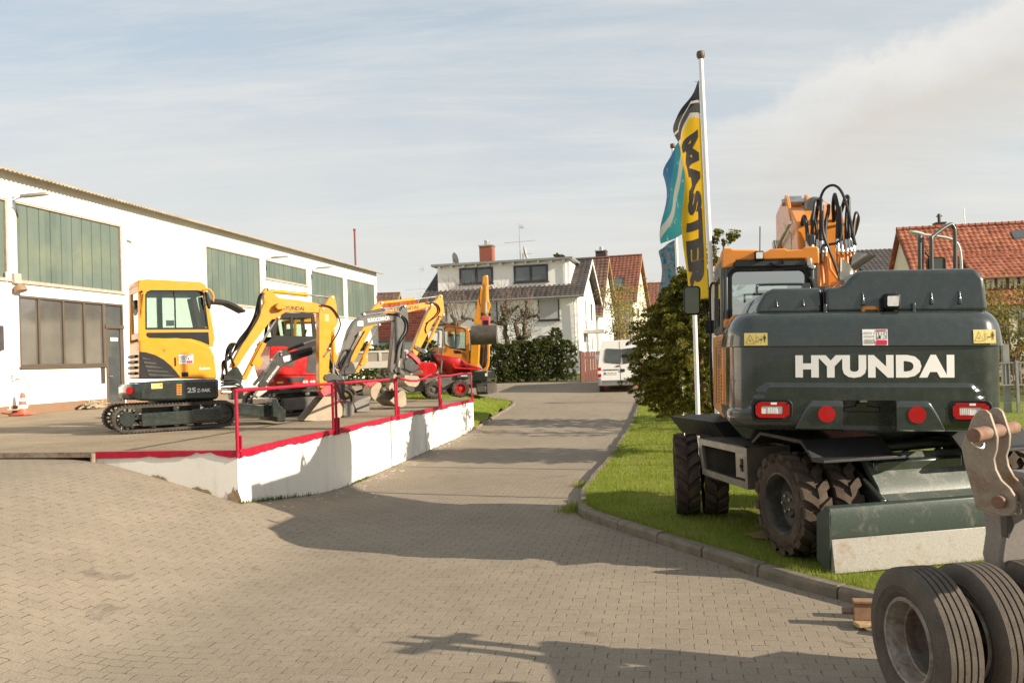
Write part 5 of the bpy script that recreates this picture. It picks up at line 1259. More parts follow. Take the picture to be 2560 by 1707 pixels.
plate('bucket_link', GREYP, B_, T4([(600, 1060), (620, 1035), (650, 1040), (700, 1095), (690, 1110), (640, 1085), (615, 1090)], GB), GB-.14, GB-.10, .004)
plate('quick_coupler', TAN, B_, T4b([(960, 560), (1030, 530), (1090, 640), (1080, 760), (1010, 760), (940, 680)], GB), GB-.14, GB+.14, .02)
plate('coupler_jaw', TAN, B_, T4b([(850, 870), (900, 760), (960, 740), (1010, 860), (1000, 940), (960, 930), (940, 880), (880, 940)], GB), GB-.12, GB+.12, .01)
bp = T4b([(850, 1180), (1060, 1350), (1240, 1280), (1225, 1020), (1180, 930), (1080, 940), (700, 960)], GB)
bp = T4b([(840, 1180), (1000, 1320), (1130, 1340), (1230, 1290), (1235, 1150), (1215, 1010), (1170, 940), (1090, 945)], GB-.3); bucket('bucket', B_, bp, GB-.55, GB+.45, TAN, DARKIN)
bl = T3([(1195, 1215), (1240, 1190), (1350, 1150), (1362, 1170), (1345, 1200), (1350, 1300), (1320, 1300), (1230, 1300)], -.2); plate('dozer_blade', STEELG, B_, bl, -.85, .85, .02)

# ---- loose bucket lying beside it
bxp = Plane(on_z(*k4(400, 1345), zdeck(-3.6, 20)), radians(28)); T4b = tracer(bxp, k4b)
L_ = thing('digger_bucket', 'tan wide digging bucket lying loose left of the grey boom bucket', 'bucket', bxp.root, bxp.yaw)
bp = T4b([(560, 1190), (470, 1080), (450, 960), (480, 860), (560, 790), (640, 740), (690, 745), (718, 820)], 0)
bucket('shell', L_, bp, -.02, .75, TAN, DARKIN)
plate('ear', PINKR, L_, T4b([(470, 860), (350, 760), (350, 690), (420, 680), (560, 720), (660, 735), (560, 800)], 0), .06, .10, .008); plate('ear', PINKR, L_, T4b([(470, 860), (350, 760), (350, 690), (420, 680), (560, 720), (660, 735), (560, 800)], 0), .36, .40, .008)
pins('pins', L_, T4b([(385, 720)], 0), -.02, .5, .03, TAN)
p = T4b([(240, 1200), (840, 1190), (1040, 1380), (420, 1385)], 0); b = MB(); b.prism([(p[0][0], .0), (p[2][0], .0), (p[1][0], .16), (p[0][0]+.05, .2)], .9, 1.0)
b.build('cutting_edge', DARKIN, L_)

# ---- C: charcoal arm of a small digger, crossing in front of the red one
MC = (-4.9, 18.9, zdeck(-4.9, 18.9)); YC = radians(28)
C_ = thing('mini_digger', 'small charcoal digger arm with white lettering reaching across the red excavator', 'digger', MC, YC)
PC = Plane(MC, YC); T3 = tracer(PC, k3)
bo = plate('boom', DKGREY, C_, T3([(385, 1060), (430, 990), (500, 880), (520, 820), (560, 770), (600, 735), (700, 745), (860, 705), (955, 680), (1010, 690), (1010, 730), (955, 750), (800, 800), (700, 835), (620, 875), (560, 950), (480, 1050), (430, 1090)]), -.07, .07, .012)
hyd('boom_cylinder', C_, *T3([(350, 1045), (440, 935), (520, 820)]), .035, .018, -.10, DKGREY)
hyd('dipper_cylinder', C_, *T3([(600, 750), (810, 672), (930, 632)]), .035, .018, 0, DKGREY)
plate('cylinder_cover', BLACK, C_, T3([(750, 775), (780, 755), (880, 730), (940, 700), (930, 740), (830, 785), (765, 790)]), -.085, -.072, .006)
p0, p1 = T3([(478, 1030), (585, 885)]); boom_text(T3, bo, 'EUROCOMACH', p0, p1, .05, LETW, -.0745, .03)
q = T3([(628, 840), (700, 822), (688, 772), (616, 792)]); b = MB(); b.poly([(x, -.0755, z) for x, z in q]); b.build('dealer_sticker', STKW, bo, flip=False)
plate('swing_post', mat('pale_grey_paint', (.48, .46, .42), .5), C_, T3([(385, 1100), (470, 1060), (470, 1110), (380, 1175), (355, 1150)]), -.09, .09, .015)
plate('dipper', DKGREY, C_, T3([(940, 640), (1000, 620), (1040, 680), (1125, 940), (1175, 1080), (1140, 1090), (1060, 900), (960, 720)]), -.06, .06, .012)
hyd('bucket_cylinder', C_, *T3([(1030, 770), (1090, 880), (1135, 960)]), .03, .016, -.09, DKGREY)
pins('pins', C_, T3([(600, 770), (520, 820), (598, 745), (435, 1085), (380, 1155)]), -.1, .1, .022)
plate('coupler', DKGREY, C_, T3([(1130, 1060), (1170, 1020), (1195, 1050), (1190, 1150), (1240, 1150), (1250, 1180), (1170, 1200)]), -.09, .09, .01)
b = MB(); q = T3([(1205, 1150)])[0]; b.ball((q[0], -.10, q[1]), .04); b.build('grease_cap', mat('cap_yellow', (.75, .55, .02), .5), C_)
plate('coupler_bar', PINKR, C_, T3([(1150, 1185), (1245, 1205), (1240, 1225), (1150, 1205)]), -.12, .12, .008)
bucket('bucket', C_, T3([(1175, 1200), (1240, 1205), (1265, 1265), (1260, 1320), (1215, 1345), (1160, 1330)]), -.2, .2, STEELG, STEELG)
bucket('bucket_shell', C_, T3([(1165, 1345), (1172, 1270), (1165, 1215), (1190, 1190)]), -.2, .2, STEELG, STEELG)

# ---- D: second yellow excavator, boom above the grey one
MD = (-5.3, 25.6, zdeck(-5.3, 25.6)); YD = radians(30)
D_ = thing('mini_excavator', 'yellow compact excavator whose boom rises behind the grey boom', 'excavator', MD, YD, 'compact excavators parked by the hall')
PD = Plane(MD, YD); T4 = tracer(PD, k4); T4d = tracer(PD, k4d); T4b = tracer(PD, k4b)
crawler(D_, -1.45, .55, .27, -.72, -.42); crawler(D_, -1.45, .55, .27, .42, .72, near=1)
b = MB(); b.lathe([(.36, .46), (.36, .62)], (-.45, 0, 0), n=24); b.bx(-1.0, .2, -.42, .42, .22, .48); b.build('undercarriage', DKGREY, D_)
plate('skirt', DGREEN, D_, [(-1.4, .62), (.12, .62), (.12, .98), (-1.4, .98)], -.62, .62, .04)
plate('engine_cover', YEL, D_, [(-1.3, .98), (.10, .98), (.05, 1.5), (-.3, 1.7), (-1.3, 1.7)], -.58, .56, .04)
b = MB(); b.ring([(-1.2, 1.68), (.02, 1.6), (-.05, 2.5), (-1.15, 2.5)], [(-1.1, 1.8), (-.1, 1.72), (-.15, 2.38), (-1.08, 2.38)], -.56, -.5); b.prism([(-1.2, 2.46), (-.02, 2.46), (-.08, 2.55), (-1.15, 2.55)], -.56, .5); b.ring([(-1.2, 1.68), (.02, 1.6), (-.05, 2.5), (-1.15, 2.5)], [(-1.1, 1.8), (-.1, 1.72), (-.15, 2.38), (-1.08, 2.38)], .44, .5); b.build('cab', YEL, D_, bev=.015)
bo = plate('boom', YEL, D_, T4([(175, 985), (235, 985), (390, 690), (420, 650), (470, 620), (600, 580), (735, 530), (880, 490), (960, 470), (985, 440), (930, 430), (800, 450), (600, 480), (480, 480), (520, 430), (480, 425), (420, 470), (330, 600), (260, 740)]), -.09, .09, .012)
do = plate('dipper', YEL, D_, T4d([(1410, 690), (1400, 590), (1490, 530), (1560, 480), (1600, 390), (1650, 360), (1700, 380), (1720, 560), (1750, 880), (1690, 910), (1590, 880), (1480, 1050), (1350, 1300), (1250, 1500), (1130, 1720), (1080, 1850), (1010, 1840), (960, 1720), (1060, 1450), (1180, 1150), (1330, 800)]), -.10, .10, .012)
hyd('dipper_cylinder', D_, *T4([(490, 440), (805, 405), (1040, 376)]), .05, .024, 0)
hyd('boom_cylinder', D_, *T4([(270, 1070), (385, 820), (465, 640)]), .055, .028, -.0)
plate('cylinder_guard', YEL, D_, T4([(290, 1010), (325, 940), (365, 955), (335, 1030)]), -.09, -.06, .004)
hyd('bucket_cylinder', D_, *T4([(1040, 580), (940, 800), (905, 880)]), .048, .024, 0)
p0, p1 = T4([(612, 525), (835, 492)]); boom_text(T4, bo, 'HYUNDAI', p0, p1, .10, LETD, -.0945, .022)
plate('swing_post', DKGREY, D_, T4([(140, 1060), (195, 985), (225, 1000), (250, 1070), (240, 1100), (140, 1110)]), -.12, .12, .02)
hoses(D_, [[(x, -.12, z) for x, z in T4(l)] for l in ([(940, 435), (1000, 450), (1030, 510), (990, 570), (920, 620), (895, 680), (905, 720)], [(900, 440), (990, 455), (1010, 520), (950, 590), (900, 630)], [(180, 1000), (230, 880), (330, 700)])], .016)
plate('bucket_link', DKGREY, D_, T4([(800, 835), (840, 850), (905, 890), (895, 915), (830, 885), (790, 860)]), -.13, -.10, .004)
cpr = T4b([(1340, 60), (1420, 10), (1500, 60), (1620, 180), (1640, 260), (1600, 310), (1500, 200), (1400, 110)]); plate('quick_coupler', PINKR, D_, cpr, -.14, .12, .012)
plate('coupler_head', DKGREY, D_, T4b([(1230, 240), (1300, 140), (1420, 140), (1480, 230), (1620, 380), (1560, 440), (1440, 520), (1240, 420), (1240, 300)]), -.13, .13, .03)
bucket('bucket', D_, T4b([(1180, 560), (1170, 740), (1260, 820), (1440, 850), (1500, 810), (1560, 680), (1500, 590)]), -.35, .35, TAN, TAN)
pins('pins', D_, T4([(957, 455), (1043, 376), (492, 437), (470, 640), (1066, 548), (803, 850), (903, 890)]), -.13, .13, .03)

# ---- E: red tracked-steer dumper on the grass
ME = (-1.55, 30.3, .93); YE = radians(14)
E_ = thing('site_dumper', 'red site dumper with grey roll bar, red skip and red wheel rims', 'dumper', ME, YE)
PE = Plane(ME, YE); T4 = tracer(PE, k4); NYE = -.5
def lug_tyre(b, c, R, w, axis, n=18):
    a = Vector(axis).normalized(); u = a.orthogonal().normalized(); v = a.cross(u); c = Vector(c)
    b.lathe([(R*.56, -w/2*.82), (R*.62, -w/2*.95), (R*.85, -w/2*.99), (R*.90, -w/2*.90), (R*.925, -w/4), (R*.925, w/4), (R*.90, w/2*.90), (R*.85, w/2*.99), (R*.62, w/2*.95), (R*.56, w/2*.82)], c, a, 36, caps=False)
    for k in range(n):
        for s in (-1, 1):
            t = 2*pi*(k+(.5 if s > 0 else 0))/n
            r = []
            for (f, dt) in ((.06, 0.0), (.52, .55), (1.0, .95)):
                th = t+dt*(2*pi/n)*.55; rd = u*cos(th)+v*sin(th); tg = -u*sin(th)+v*cos(th); q = c+a*(s*w/2*f)
                lw = R*.088; ro = R*(1.0 if f < .9 else .975); ri = R*.86
                r.append([q+rd*ri-tg*lw*1.25, q+rd*ri+tg*lw*1.25, q+rd*ro+tg*lw, q+rd*ro-tg*lw])
            rd = u*cos(th)+v*sin(th); q = c+a*(s*w/2*1.0); r.append([q+rd*R*.80-tg*lw, q+rd*R*.80+tg*lw, q+rd*R*.84+tg*lw, q+rd*R*.84-tg*lw])
            b.loops(r)
def rim(b, c, R, w, axis, deep=.25):
    b.lathe([(R*.60, w*.44), (R*.585, w*.5), (R*.54, w*.5), (R*.50, w*.36), (R*.47, w*(.5-deep*1.6)), (R*.24, w*(.5-deep*1.6)), (R*.22, w*(.5-deep)), (R*.12, w*(.5-deep*.9)), (.001, w*(.5-deep*.9))], c, axis, 36, caps=False)
    a = Vector(axis).normalized(); u = a.orthogonal().normalized(); v = a.cross(u)
    for k in range(8): t = 2*pi*k/8; q = Vector(c)+(u*cos(t)+v*sin(t))*R*.33+a*w*(.5-deep*1.6); b.tube([q, q+a*.02], .014, 6)
wx = [T4([(1235, 1268)], NYE)[0], T4([(985, 1262)], NYE)[0]]; Rw = .30
for i, (x, z) in enumerate(wx):
    for sy in (-1, 1):
        b = MB(); lug_tyre(b, (x, sy*.48, .30), Rw, .24, (0, sy, 0), 14); t = b.build('wheel', RUBBER, E_, smooth=40)
        b = MB(); rim(b, (x, sy*.48, .30), Rw, .24, (0, sy, 0)); b.build('rim', REDP if i == 0 else GREYP, t)
plate('chassis', GREYP, E_, T4([(690, 1225), (880, 1150), (1330, 1110), (1330, 1200), (1180, 1190), (1100, 1240), (760, 1270)], 0), -.3, .3, .02)
plate('hood', REDP, E_, T4([(838, 1000), (860, 985), (1000, 990), (1020, 1020), (1012, 1120), (990, 1135), (800, 1125), (798, 1080), (838, 1060)], NYE), NYE, .45, .05)
plate('step_panel', GREYP, E_, T4([(800, 1068), (880, 1068), (888, 1100), (790, 1118)], NYE), NYE-.01, NYE+.05, .015)
plate('fender', GREYP, E_, T4([(888, 1140), (1005, 1130), (1035, 1160), (1035, 1230), (990, 1250), (900, 1230)], NYE), NYE-.03, .5, .04)
for (x, y, m, r) in ((912, 1158, REFL, .035), (922, 1214, LENSO, .06)): p = T4([(x, y)], NYE)[0]; disc(E_, 'rear_lamp', m, (p[0], NYE-.035, p[1]), r)
q = T4([(1052, 1085), (1068, 900), (1076, 720), (1065, 685), (1030, 675), (960, 680)], NYE)
b = MB(); path = smooth_path([(q[0][0], NYE+.02, q[0][1]), (q[1][0], NYE+.02, q[1][1]), (q[2][0], NYE+.02, q[2][1]), (q[3][0]-.02, NYE+.06, q[3][1]), (q[4][0]-.1, NYE+.5, q[4][1]), (q[4][0]-.1, .40, q[4][1]), (q[3][0]-.04, .46, q[3][1]-.05), (q[2][0], .48, q[2][1]), (q[0][0], .48, q[0][1])]); b.tube(path, .035, 10); b.build('roll_bar', GREYP, E_)
sk = T4([(1000, 915), (1070, 930), (1230, 955), (1290, 1000), (1425, 1050), (1430, 1062), (1330, 1070), (1130, 1110), (1060, 1070), (1030, 1000)], -.45)
b = MB(); top = T4([(990, 915), (1230, 955), (1290, 1000), (1432, 1052)], -.5); botm = T4([(1060, 1050), (1130, 1110), (1330, 1075), (1400, 1062)], -.3)
b.m = 0; rimL = [(x, -.55, z) for x, z in top]; rimR = [(x, .55, z) for x, z in top]; bL = [(x, -.30, z) for x, z in botm]; bR = [(x, .30, z) for x, z in botm]
b.sheet([rimL, bL]); b.sheet([bL, bR]); b.sheet([bR, rimR]); b.sheet([[rimL[0], rimR[0]], [bL[0], bR[0]]])
s_ = b.build('skip', REDP, E_, smooth=25); m_ = s_.modifiers.new('solid', 'SOLIDIFY'); m_.thickness = .025
b = MB(); b.tube(rimL, .022, 6); b.tube(rimR, .022, 6); b.tube([rimL[0], rimR[0]], .022, 6); b.build('skip_rim', REDP, s_)
plate('skip_rib', REDP, s_, T4([(1150, 1005), (1170, 1030), (1180, 1050), (1425, 1062), (1425, 1052), (1185, 1035), (1165, 1000)], -.5), -.56, -.50, .006)
plate('side_plate', DKGREY, E_, T4([(1200, 1110), (1330, 1090), (1330, 1135), (1210, 1140)], -.45), -.42, .4, .01)
p0, p1 = T4([(1240, 1120), (1300, 1112)], -.43); b = MB(); b.bx(p0[0], p1[0], -.425, -.42, p0[1], p1[1]); b.build('lettering_plate', LETW, E_)
b = MB(); p = T4([(945, 960), (960, 880)], 0); b.tube([(p[0][0], 0, p[0][1]), (p[1][0], 0, p[1][1])], .03); b.lathe([(.15, -.015), (.17, 0), (.15, .015)], (p[1][0], 0, p[1][1]), (-.5, 0, 1), 18); b.build('steering_wheel', BLACK, E_)
p = T4([(880, 985)], 0)[0]; b = MB(); b.box((p[0]+.05, 0, p[1]+.08), (.42, .45, .12)); b.box((p[0]-.15, 0, p[1]+.28), (.10, .45, .35)); b.build('seat', BLACK, E_, bev=.03)
p = T4([(985, 990)], -.3)[0]; b = MB(); b.box((p[0], -.3, p[1]+.12), (.22, .2, .5)); b.build('control_console', BLACK, E_, bev=.03)

# ---- F: excavator with its arm and ditching bucket held up, facing this way
MF = (at(1130, 980, 34.0)[0], 34.0, at(1130, 988, 34.0)[2]); YF = radians(-8)
F_ = thing('mini_excavator', 'yellow excavator with raised arm and wide dark ditching bucket beyond the dock', 'excavator', MF, YF, 'compact excavators parked by the hall')
PF = Plane(MF, YF); T4 = tracer(PF, k4); T4c = tracer(PF, k4c)
zg = 0
q = T4([(1372, 1310), (1492, 1190)], 0)
def front_track(xa, xb):
    b = MB(); h = q[1][1]-.0; n = 10; r = h/2; Lk = 2.3
    lp = [(-.2+r-r*sin(pi*k/n), r+r*cos(pi*k/n)) for k in range(n+1)][::-1]+[(Lk-.2-r+r*sin(pi*k/n), r+r*cos(pi*k/n)) for k in range(n+1)]
    ids = [[b.vert((x, y, z)) for y, z in [(yy, max(.0, zz)) for yy, zz in lp]] for x in (xa, xb)]
    for j in range(len(lp)): jj = (j+1) % len(lp); b.face((ids[0][j], ids[0][jj], ids[1][jj], ids[1][j]))
    b.face(ids[0]); b.face(ids[1])
    for k in range(6): z = h*(k+.5)/6; b.box(((xa+xb)/2, -.2+.06*abs(k-2.5)**2*.3-.01, z), (xb-xa+.01, .05, .035))
    t = b.build('track', TRACK, F_, smooth=30)
    b = MB(); b.bx(xa+.04, xb-.04, -.235, -.14, h*.25, h*.75); b.build('track_guard', GREYP, t, bev=.02); return t
xb2 = q[1][0]; xw = .42; front_track(xb2-xw, xb2); front_track(xb2-2.0, xb2-2.0+xw)
b = MB(); b.bx(xb2-1.7, xb2-.3, .2, 1.6, .25, q[1][1]+.12); b.build('undercarriage', DKGREY, F_)
sk = T4([(1330, 1075), (1490, 1070), (1492, 1160), (1330, 1165)], 0); plate('skirt', DGREEN, F_, [(xb2-1.95, sk[3][1]), (sk[2][0], sk[2][1]), (sk[1][0], sk[1][1]), (xb2-1.95, sk[1][1])], 0, 1.75, .04)
p0, p1 = T4([(1466, 1120), (1486, 1092)], 0); b = MB(); b.bx(p0[0], p1[0], -.006, 0, p0[1], p1[1]); b.build('label', STKW, F_)
plate('engine_cover', YELO, F_, T4([(945, 870), (970, 850), (1100, 860), (1250, 880), (1300, 900), (1310, 1070), (960, 1070)], 0), .05, 1.7, .05)
plate('vent', BLACK, F_, T4([(1170, 880), (1235, 884), (1250, 910), (1180, 908)], 0), .04, .08, .004)
out = T4([(1065, 690), (1075, 655), (1105, 642), (1270, 665), (1310, 690), (1318, 730), (1318, 990), (1270, 1000), (1250, 890), (1090, 860), (1065, 800)], .05)
win = T4([(1085, 690), (1095, 662), (1120, 655), (1265, 675), (1282, 690), (1284, 880), (1140, 855), (1090, 820)], .05)
b = MB(); b.ring(out, win, .05, .11); b.ring(out, win, 1.0, 1.06); rp = T4([(1068, 690), (1078, 655), (1105, 642), (1270, 665), (1312, 692), (1312, 706), (1070, 700)], .05); b.prism(rp, .055, 1.055); co = b.build('cab', YELO, F_, bev=.02)
glass_poly(co, win, .085, GL); glass_poly(co, win, 1.03); seat(co, (win[0][0]+win[4][0])/2, win[6][1]-.15, .6)
b = MB(); cxw = sum(x for x, z in win)/len(win); czw = sum(z for x, z in win)/len(win); b.ring([(cxw+(x-cxw)*1.03, czw+(z-czw)*1.03) for x, z in win], [(cxw+(x-cxw)*.97, czw+(z-czw)*.97) for x, z in win], .045, .06); p = T4([(1187, 668), (1187, 860)], .05); b.bx(p[0][0]-.012, p[0][0]+.012, .046, .07, p[1][1], p[0][1]); b.build('window_seal', BLACK, co)
b = MB(); p = T4([(1322, 690), (1326, 990)], .05); b.bx(p[0][0], p[0][0]+.05, .05, 1.0, p[1][1], p[0][1]); b.build('windscreen', GLW, co)
plate('boom', YEL, F_, T4([(1340, 800), (1415, 808), (1405, 1000), (1385, 1070), (1330, 1070), (1330, 960)], 0), -.05, .18, .02)
plate('boom_head', YEL, F_, T4([(1370, 640), (1360, 600), (1420, 280), (1440, 300), (1450, 460), (1440, 640)], .1), .10, .30, .02)
di = T4([(1420, 600), (1425, 480), (1442, 300), (1446, 195), (1465, 180), (1490, 182), (1495, 300), (1500, 420), (1515, 440), (1512, 480), (1500, 500), (1490, 560), (1440, 560)], -.35); plate('dipper', YEL, F_, di, -.42, -.22, .015)
hyd('bucket_cylinder', F_, *T4([(1478, 260), (1478, 420), (1482, 530)], -.45), .06, .03, -.47)
plate('side_frame', YEL, F_, T4([(1485, 820), (1508, 822), (1505, 1000), (1480, 1080), (1440, 1080), (1450, 1050), (1475, 1030), (1490, 960)], .4), .35, .5, .015)
plate('front_window', GLW, F_, T4([(1412, 815), (1482, 822), (1475, 1030), (1440, 1060), (1405, 1000)], .4), .55, .58, .004)
plate('coupler', PINKR, F_, T4([(1435, 565), (1510, 568), (1508, 640), (1498, 690), (1440, 680)], -.5), -.6, -.38, .015)
b = MB(); 
for (x, y) in ((1440, 540), (1510, 545)): p = T4([(x, y)], -.5)[0]; b.ball((p[0], -.52, p[1]), .06)
p = T4([(1455, 640), (1500, 600)], -.5); b.bx(p[0][0], p[1][0], -.63, -.58, p[0][1], p[1][1]); b.build('coupler_lock', BLACK, F_)
bq = T4([(1358, 648), (1568, 665), (1565, 822), (1340, 795)], -.75); xa, xb3 = bq[3][0], bq[1][0]; zt, zb = bq[0][1], bq[2][1]
b = MB(); b.m = 0; hh = zt-zb; pr = [(-.62, zt), (-.78, zt-.12*hh), (-.90, zt-.35*hh), (-.92, zt-.6*hh), (-.85, zt-.85*hh), (-.70, zb), (-.4, zb+.02)]
A = [[b.vert((x+(.05 if zz > zt-.2*hh and x < 0 and x == xa else 0), yy, zz)) for yy, zz in pr] for x in (xa, xb3)]
for i in range(len(pr)-1): b.face((A[0][i], A[0][i+1], A[1][i+1], A[1][i]))
b.prism([(y, z) for y, z in pr], xa-.01, xa+.015, 'x'); b.prism([(y, z) for y, z in pr], xb3-.015, xb3+.01, 'x')
b.build('bucket', mat('dark_bucket_steel', (.075, .065, .055), .45, metal=.3, var=.25, dirt=(DUST, .2, 5)), F_, smooth=50)
hoses(F_, [[(x, -.3, z) for x, z in T4(l, -.3)] for l in ([(1500, 300), (1530, 290), (1525, 380), (1515, 450)], [(1420, 290), (1410, 400), (1425, 480)])], .02)

# ---- flatbed trailer body behind
tp_ = Plane((at(960, 940, 33)[0]-.0, 33.0, .95), radians(6)); T4 = tracer(tp_, k4)
G_ = thing('box_trailer', 'grey trailer body with low side boards parked behind the diggers', 'trailer', tp_.root, tp_.yaw)
q = T4([(250, 890), (740, 900), (740, 1060), (250, 1050)], 0); x0, x1 = q[0][0]-.6, q[1][0]
zt, zb = q[0][1], q[2][1]
b = MB(); b.bx(x0, x1, 0, 2.0, zb+.35, zt-.08); b.build('side_board', mat('trailer_board', (.30, .25, .20), .7, var=.15, dirt=((.2, .17, .13), .4, 3)), G_)
b = MB(); b.bx(x0-.02, x1+.02, -.03, 2.03, zt-.078, zt); b.bx(x0-.02, x1+.02, -.03, 2.03, zb+.1, zb+.348)
for k in range(6): x = lerp(x0, x1, k/5); b.bx(x-.05, x+.05, -.035, -.004, zb+.35, zt-.08)
b.build('frame', mat('trailer_frame', (.52, .50, .44), .5, var=.1, dirt=(DUST, .3, 4)), G_, bev=.01)
for xx in (lerp(x0, x1, .25), lerp(x0, x1, .7)):
    b = MB(); lug_tyre(b, (xx, .12, .33), .36, .22, (0, -1, 0), 12); b.build('wheel', RUBBER, G_)
# ------------------------------------------------------------------ big wheeled excavator on the lawn
WR = (3.66, 10.5, .08); WY = radians(-10)
W_ = thing('wheeled_excavator', 'large dark green wheeled excavator seen from behind on the lawn, cab and boom orange', 'excavator', WR, WY)
UM = Matrix.Rotation(radians(1.8), 4, 'Y'); CM = Matrix.Rotation(radians(22), 4, 'Z')
UOFF = [0.0, 0.0]
def UB(): b = MB(); b.M = UM @ Matrix.Translation((UOFF[0], 0, UOFF[1])); return b
def CB(): b = MB(); b.M = CM; return b
def U(x, y, z): return UM @ Vector((x, y, z))
HWD = 1.245
def s01(a, b_, x): return sstep(a, b_, x)
def rear_y(x): return -2.2+.10*(x/1.24)**2
def bulge(x, z):
    ax = abs(x)
    zc = lerp(1.71, 1.455, s01(.90, 1.10, ax))
    d = .028*(1-s01(zc-.006, zc+.010, z))                       # lower apron stands proud under the crease
    return d
prof_z = [1.275, 1.29, 1.32, 1.36]+[1.40+.009*i for i in range(40)]+[1.80, 1.95, 2.06, 2.074, 2.082, 2.15, 2.22, 2.27, 2.31, 2.345, 2.375, 2.395, 2.408, 2.412]
def ins(z):
    if z < 1.36: return .10*(1-(z-1.275)/.085)**2
    if z < 2.075: return 0.0
    if z < 2.085: return -.03
    t = max(0, (z-2.12)/.292); return -.026+.03*t+.15*(1-sqrt(max(0, 1-t**3.2)))
colx = []
for y in (-.95, -1.25, -1.55, -1.80): colx.append((-HWD, y, 0))
for k in range(1, 16):
    t = pi/2*k/16; colx.append((-HWD+.28*(1-cos(t)), -1.84-(2.135-1.84)*sin(t), t))
rx = [-.955+.018*k for k in range(40)]+[-.235]
rx = rx+[-.235+.47*k/4 for k in range(1, 4)]+[-x for x in rx[::-1]]
half = colx
cols = half+[(x, rear_y(x), pi/2) for x in rx]+[(-x, y, t) for x, y, t in half[::-1]]
b = UB(); ids = []
for z in prof_z:
    row = []
    for x, y, t in cols:
        i = ins(z)-bulge(x, z); sx = -1 if x < 0 else 1
        nx_, ny_ = cos(t)*sx, -sin(t)
        row.append(b.vert((x-nx_*i, y-ny_*i, z)))
    ids.append(row)
npk = [j for j, c in enumerate(cols) if abs(c[0]) < .2349 and c[1] < -2]
jl, jr = npk[0]-1, npk[-1]+1; zp = max(i for i, z in enumerate(prof_z) if z < 1.575)
for i in range(len(prof_z)-1):
    for j in range(len(cols)-1):
        if i < zp and jl <= j < jr: continue
        b.face((ids[i][j], ids[i][j+1], ids[i+1][j+1], ids[i+1][j]))
b.face(ids[-1]); b.face([ids[0][j] for j in list(range(0, jl+1))]+[b.vert((-.235, -.95, 1.275))]); b.face([ids[0][j] for j in range(jr, len(cols))]+[b.vert((.235, -.95, 1.275))])
# pocket for the tow pin
zt_, zb_ = prof_z[zp], prof_z[0]; yo, yi = rear_y(.235)-.05, -1.86
cwo = b.build('counterweight', DGREEN, W_, smooth=62)
b = UB(); b.poly([(-.235, yi, zb_), (.235, yi, zb_), (.235, yi, zt_), (-.235, yi, zt_)])
for sx in (-1, 1): b.poly([(sx*.235, yo+.03, zb_), (sx*.235, yi, zb_), (sx*.235, yi, zt_), (sx*.235, yo+.03, zt_)])
b.poly([(-.235, yo+.05, zt_), (.235, yo+.05, zt_), (.235, yi, zt_), (-.235, yi, zt_)]); b.poly([(-.235, yo+.12, zb_+.01), (.235, yo+.12, zb_+.01), (.235, yi, zb_+.01), (-.235, yi, zb_+.01)])
b.build('tow_pocket', DGREEN, cwo, smooth=0)
b = UB(); b.prism([(-.17, 1.44), (.17, 1.44), (.17, 1.49), (.06, 1.50), (.05, 1.53), (-.05, 1.53), (-.06, 1.50), (-.17, 1.48)], yi-.03, yi-.002); b.build('tow_plate', DGREEN, cwo, bev=.008)
b = UB(); b.box((.005, yi-.06, 1.555), (.085, .08, .05)); b.build('tow_pin', ZINC, cwo, bev=.01)
def rs(x, off=.004, z=1.9): return rear_y(x)-off-bulge(x, z)
def onrear(x, z, d=0.0): return U(x, rear_y(x)+ins(z)-bulge(x, z)-.003-d, z)
# lettering
tl, tr = -.655, .765
lettering('HYUNDAI', 'lettering', LETW, cwo, lambda x, y: onrear(tl+x, 1.780+y), tr-tl, .215, .066, space=1.10)
sticker(cwo, lambda x, z, d: onrear(-.055+x, 2.085+z, .004+d), .225, .15)
warn_label(cwo, lambda x, z, d: onrear(-1.125+x, 2.09+z, .006+d), .215, .12); warn_label(cwo, lambda x, z, d: onrear(.93+x, 2.10+z, .006+d), .20, .125)
for sx in (-1, 1):
    xs_ = [.237+.43*k/24 for k in range(25)]
    def ztop(x): return 1.566-.26*max(0, (x-.52)/.145)**1.25 if x > .52 else 1.566-.008*max(0, 1-(x-.237)/.02)
    b = UB(); face_ = []; back_ = []
    for x in xs_:
        zt2 = max(1.30, ztop(x)); X = sx*x; y = rear_y(X)-.028
        face_.append([(X, y-.020, 1.30)]+[(X, y-.020, lerp(1.30, zt2-.02, k/6)) for k in range(1, 7)]+[(X, y-.012, zt2-.004), (X, y+.012, zt2+.006)])
    b.sheet(face_); b.sheet([face_[0], [(p[0], p[1]+.06, p[2]) for p in face_[0]]]); b.sheet([[(p[0], p[1]+.03, p[2]-.01) for p in face_[0]][:1]+[], []]) if False else None
    b.sheet([[(p[0][0], p[0][1], 1.30) for p in face_], [(p[0][0], p[0][1]+.04, 1.285) for p in face_]])
    b.build('lower_panel', DGREEN, cwo, smooth=50)
for xx in (-.385, .415): b = UB(); c = Vector((xx, rear_y(xx)-.051, 1.44)); b.lathe([(.078, 0), (.078, .008)], c, (0, -1, 0), 32); b.build('reflector', REFL, cwo)
def rrect(x0, x1, z0, z1, r, n=5):
    P = []
    for cx, cz, a0 in ((x1-r, z0+r, -pi/2), (x1-r, z1-r, 0), (x0+r, z1-r, pi/2), (x0+r, z0+r, pi)):
        for k in range(n+1): a = a0+pi/2*k/n; P.append((cx+r*cos(a), cz+r*sin(a)))
    return P
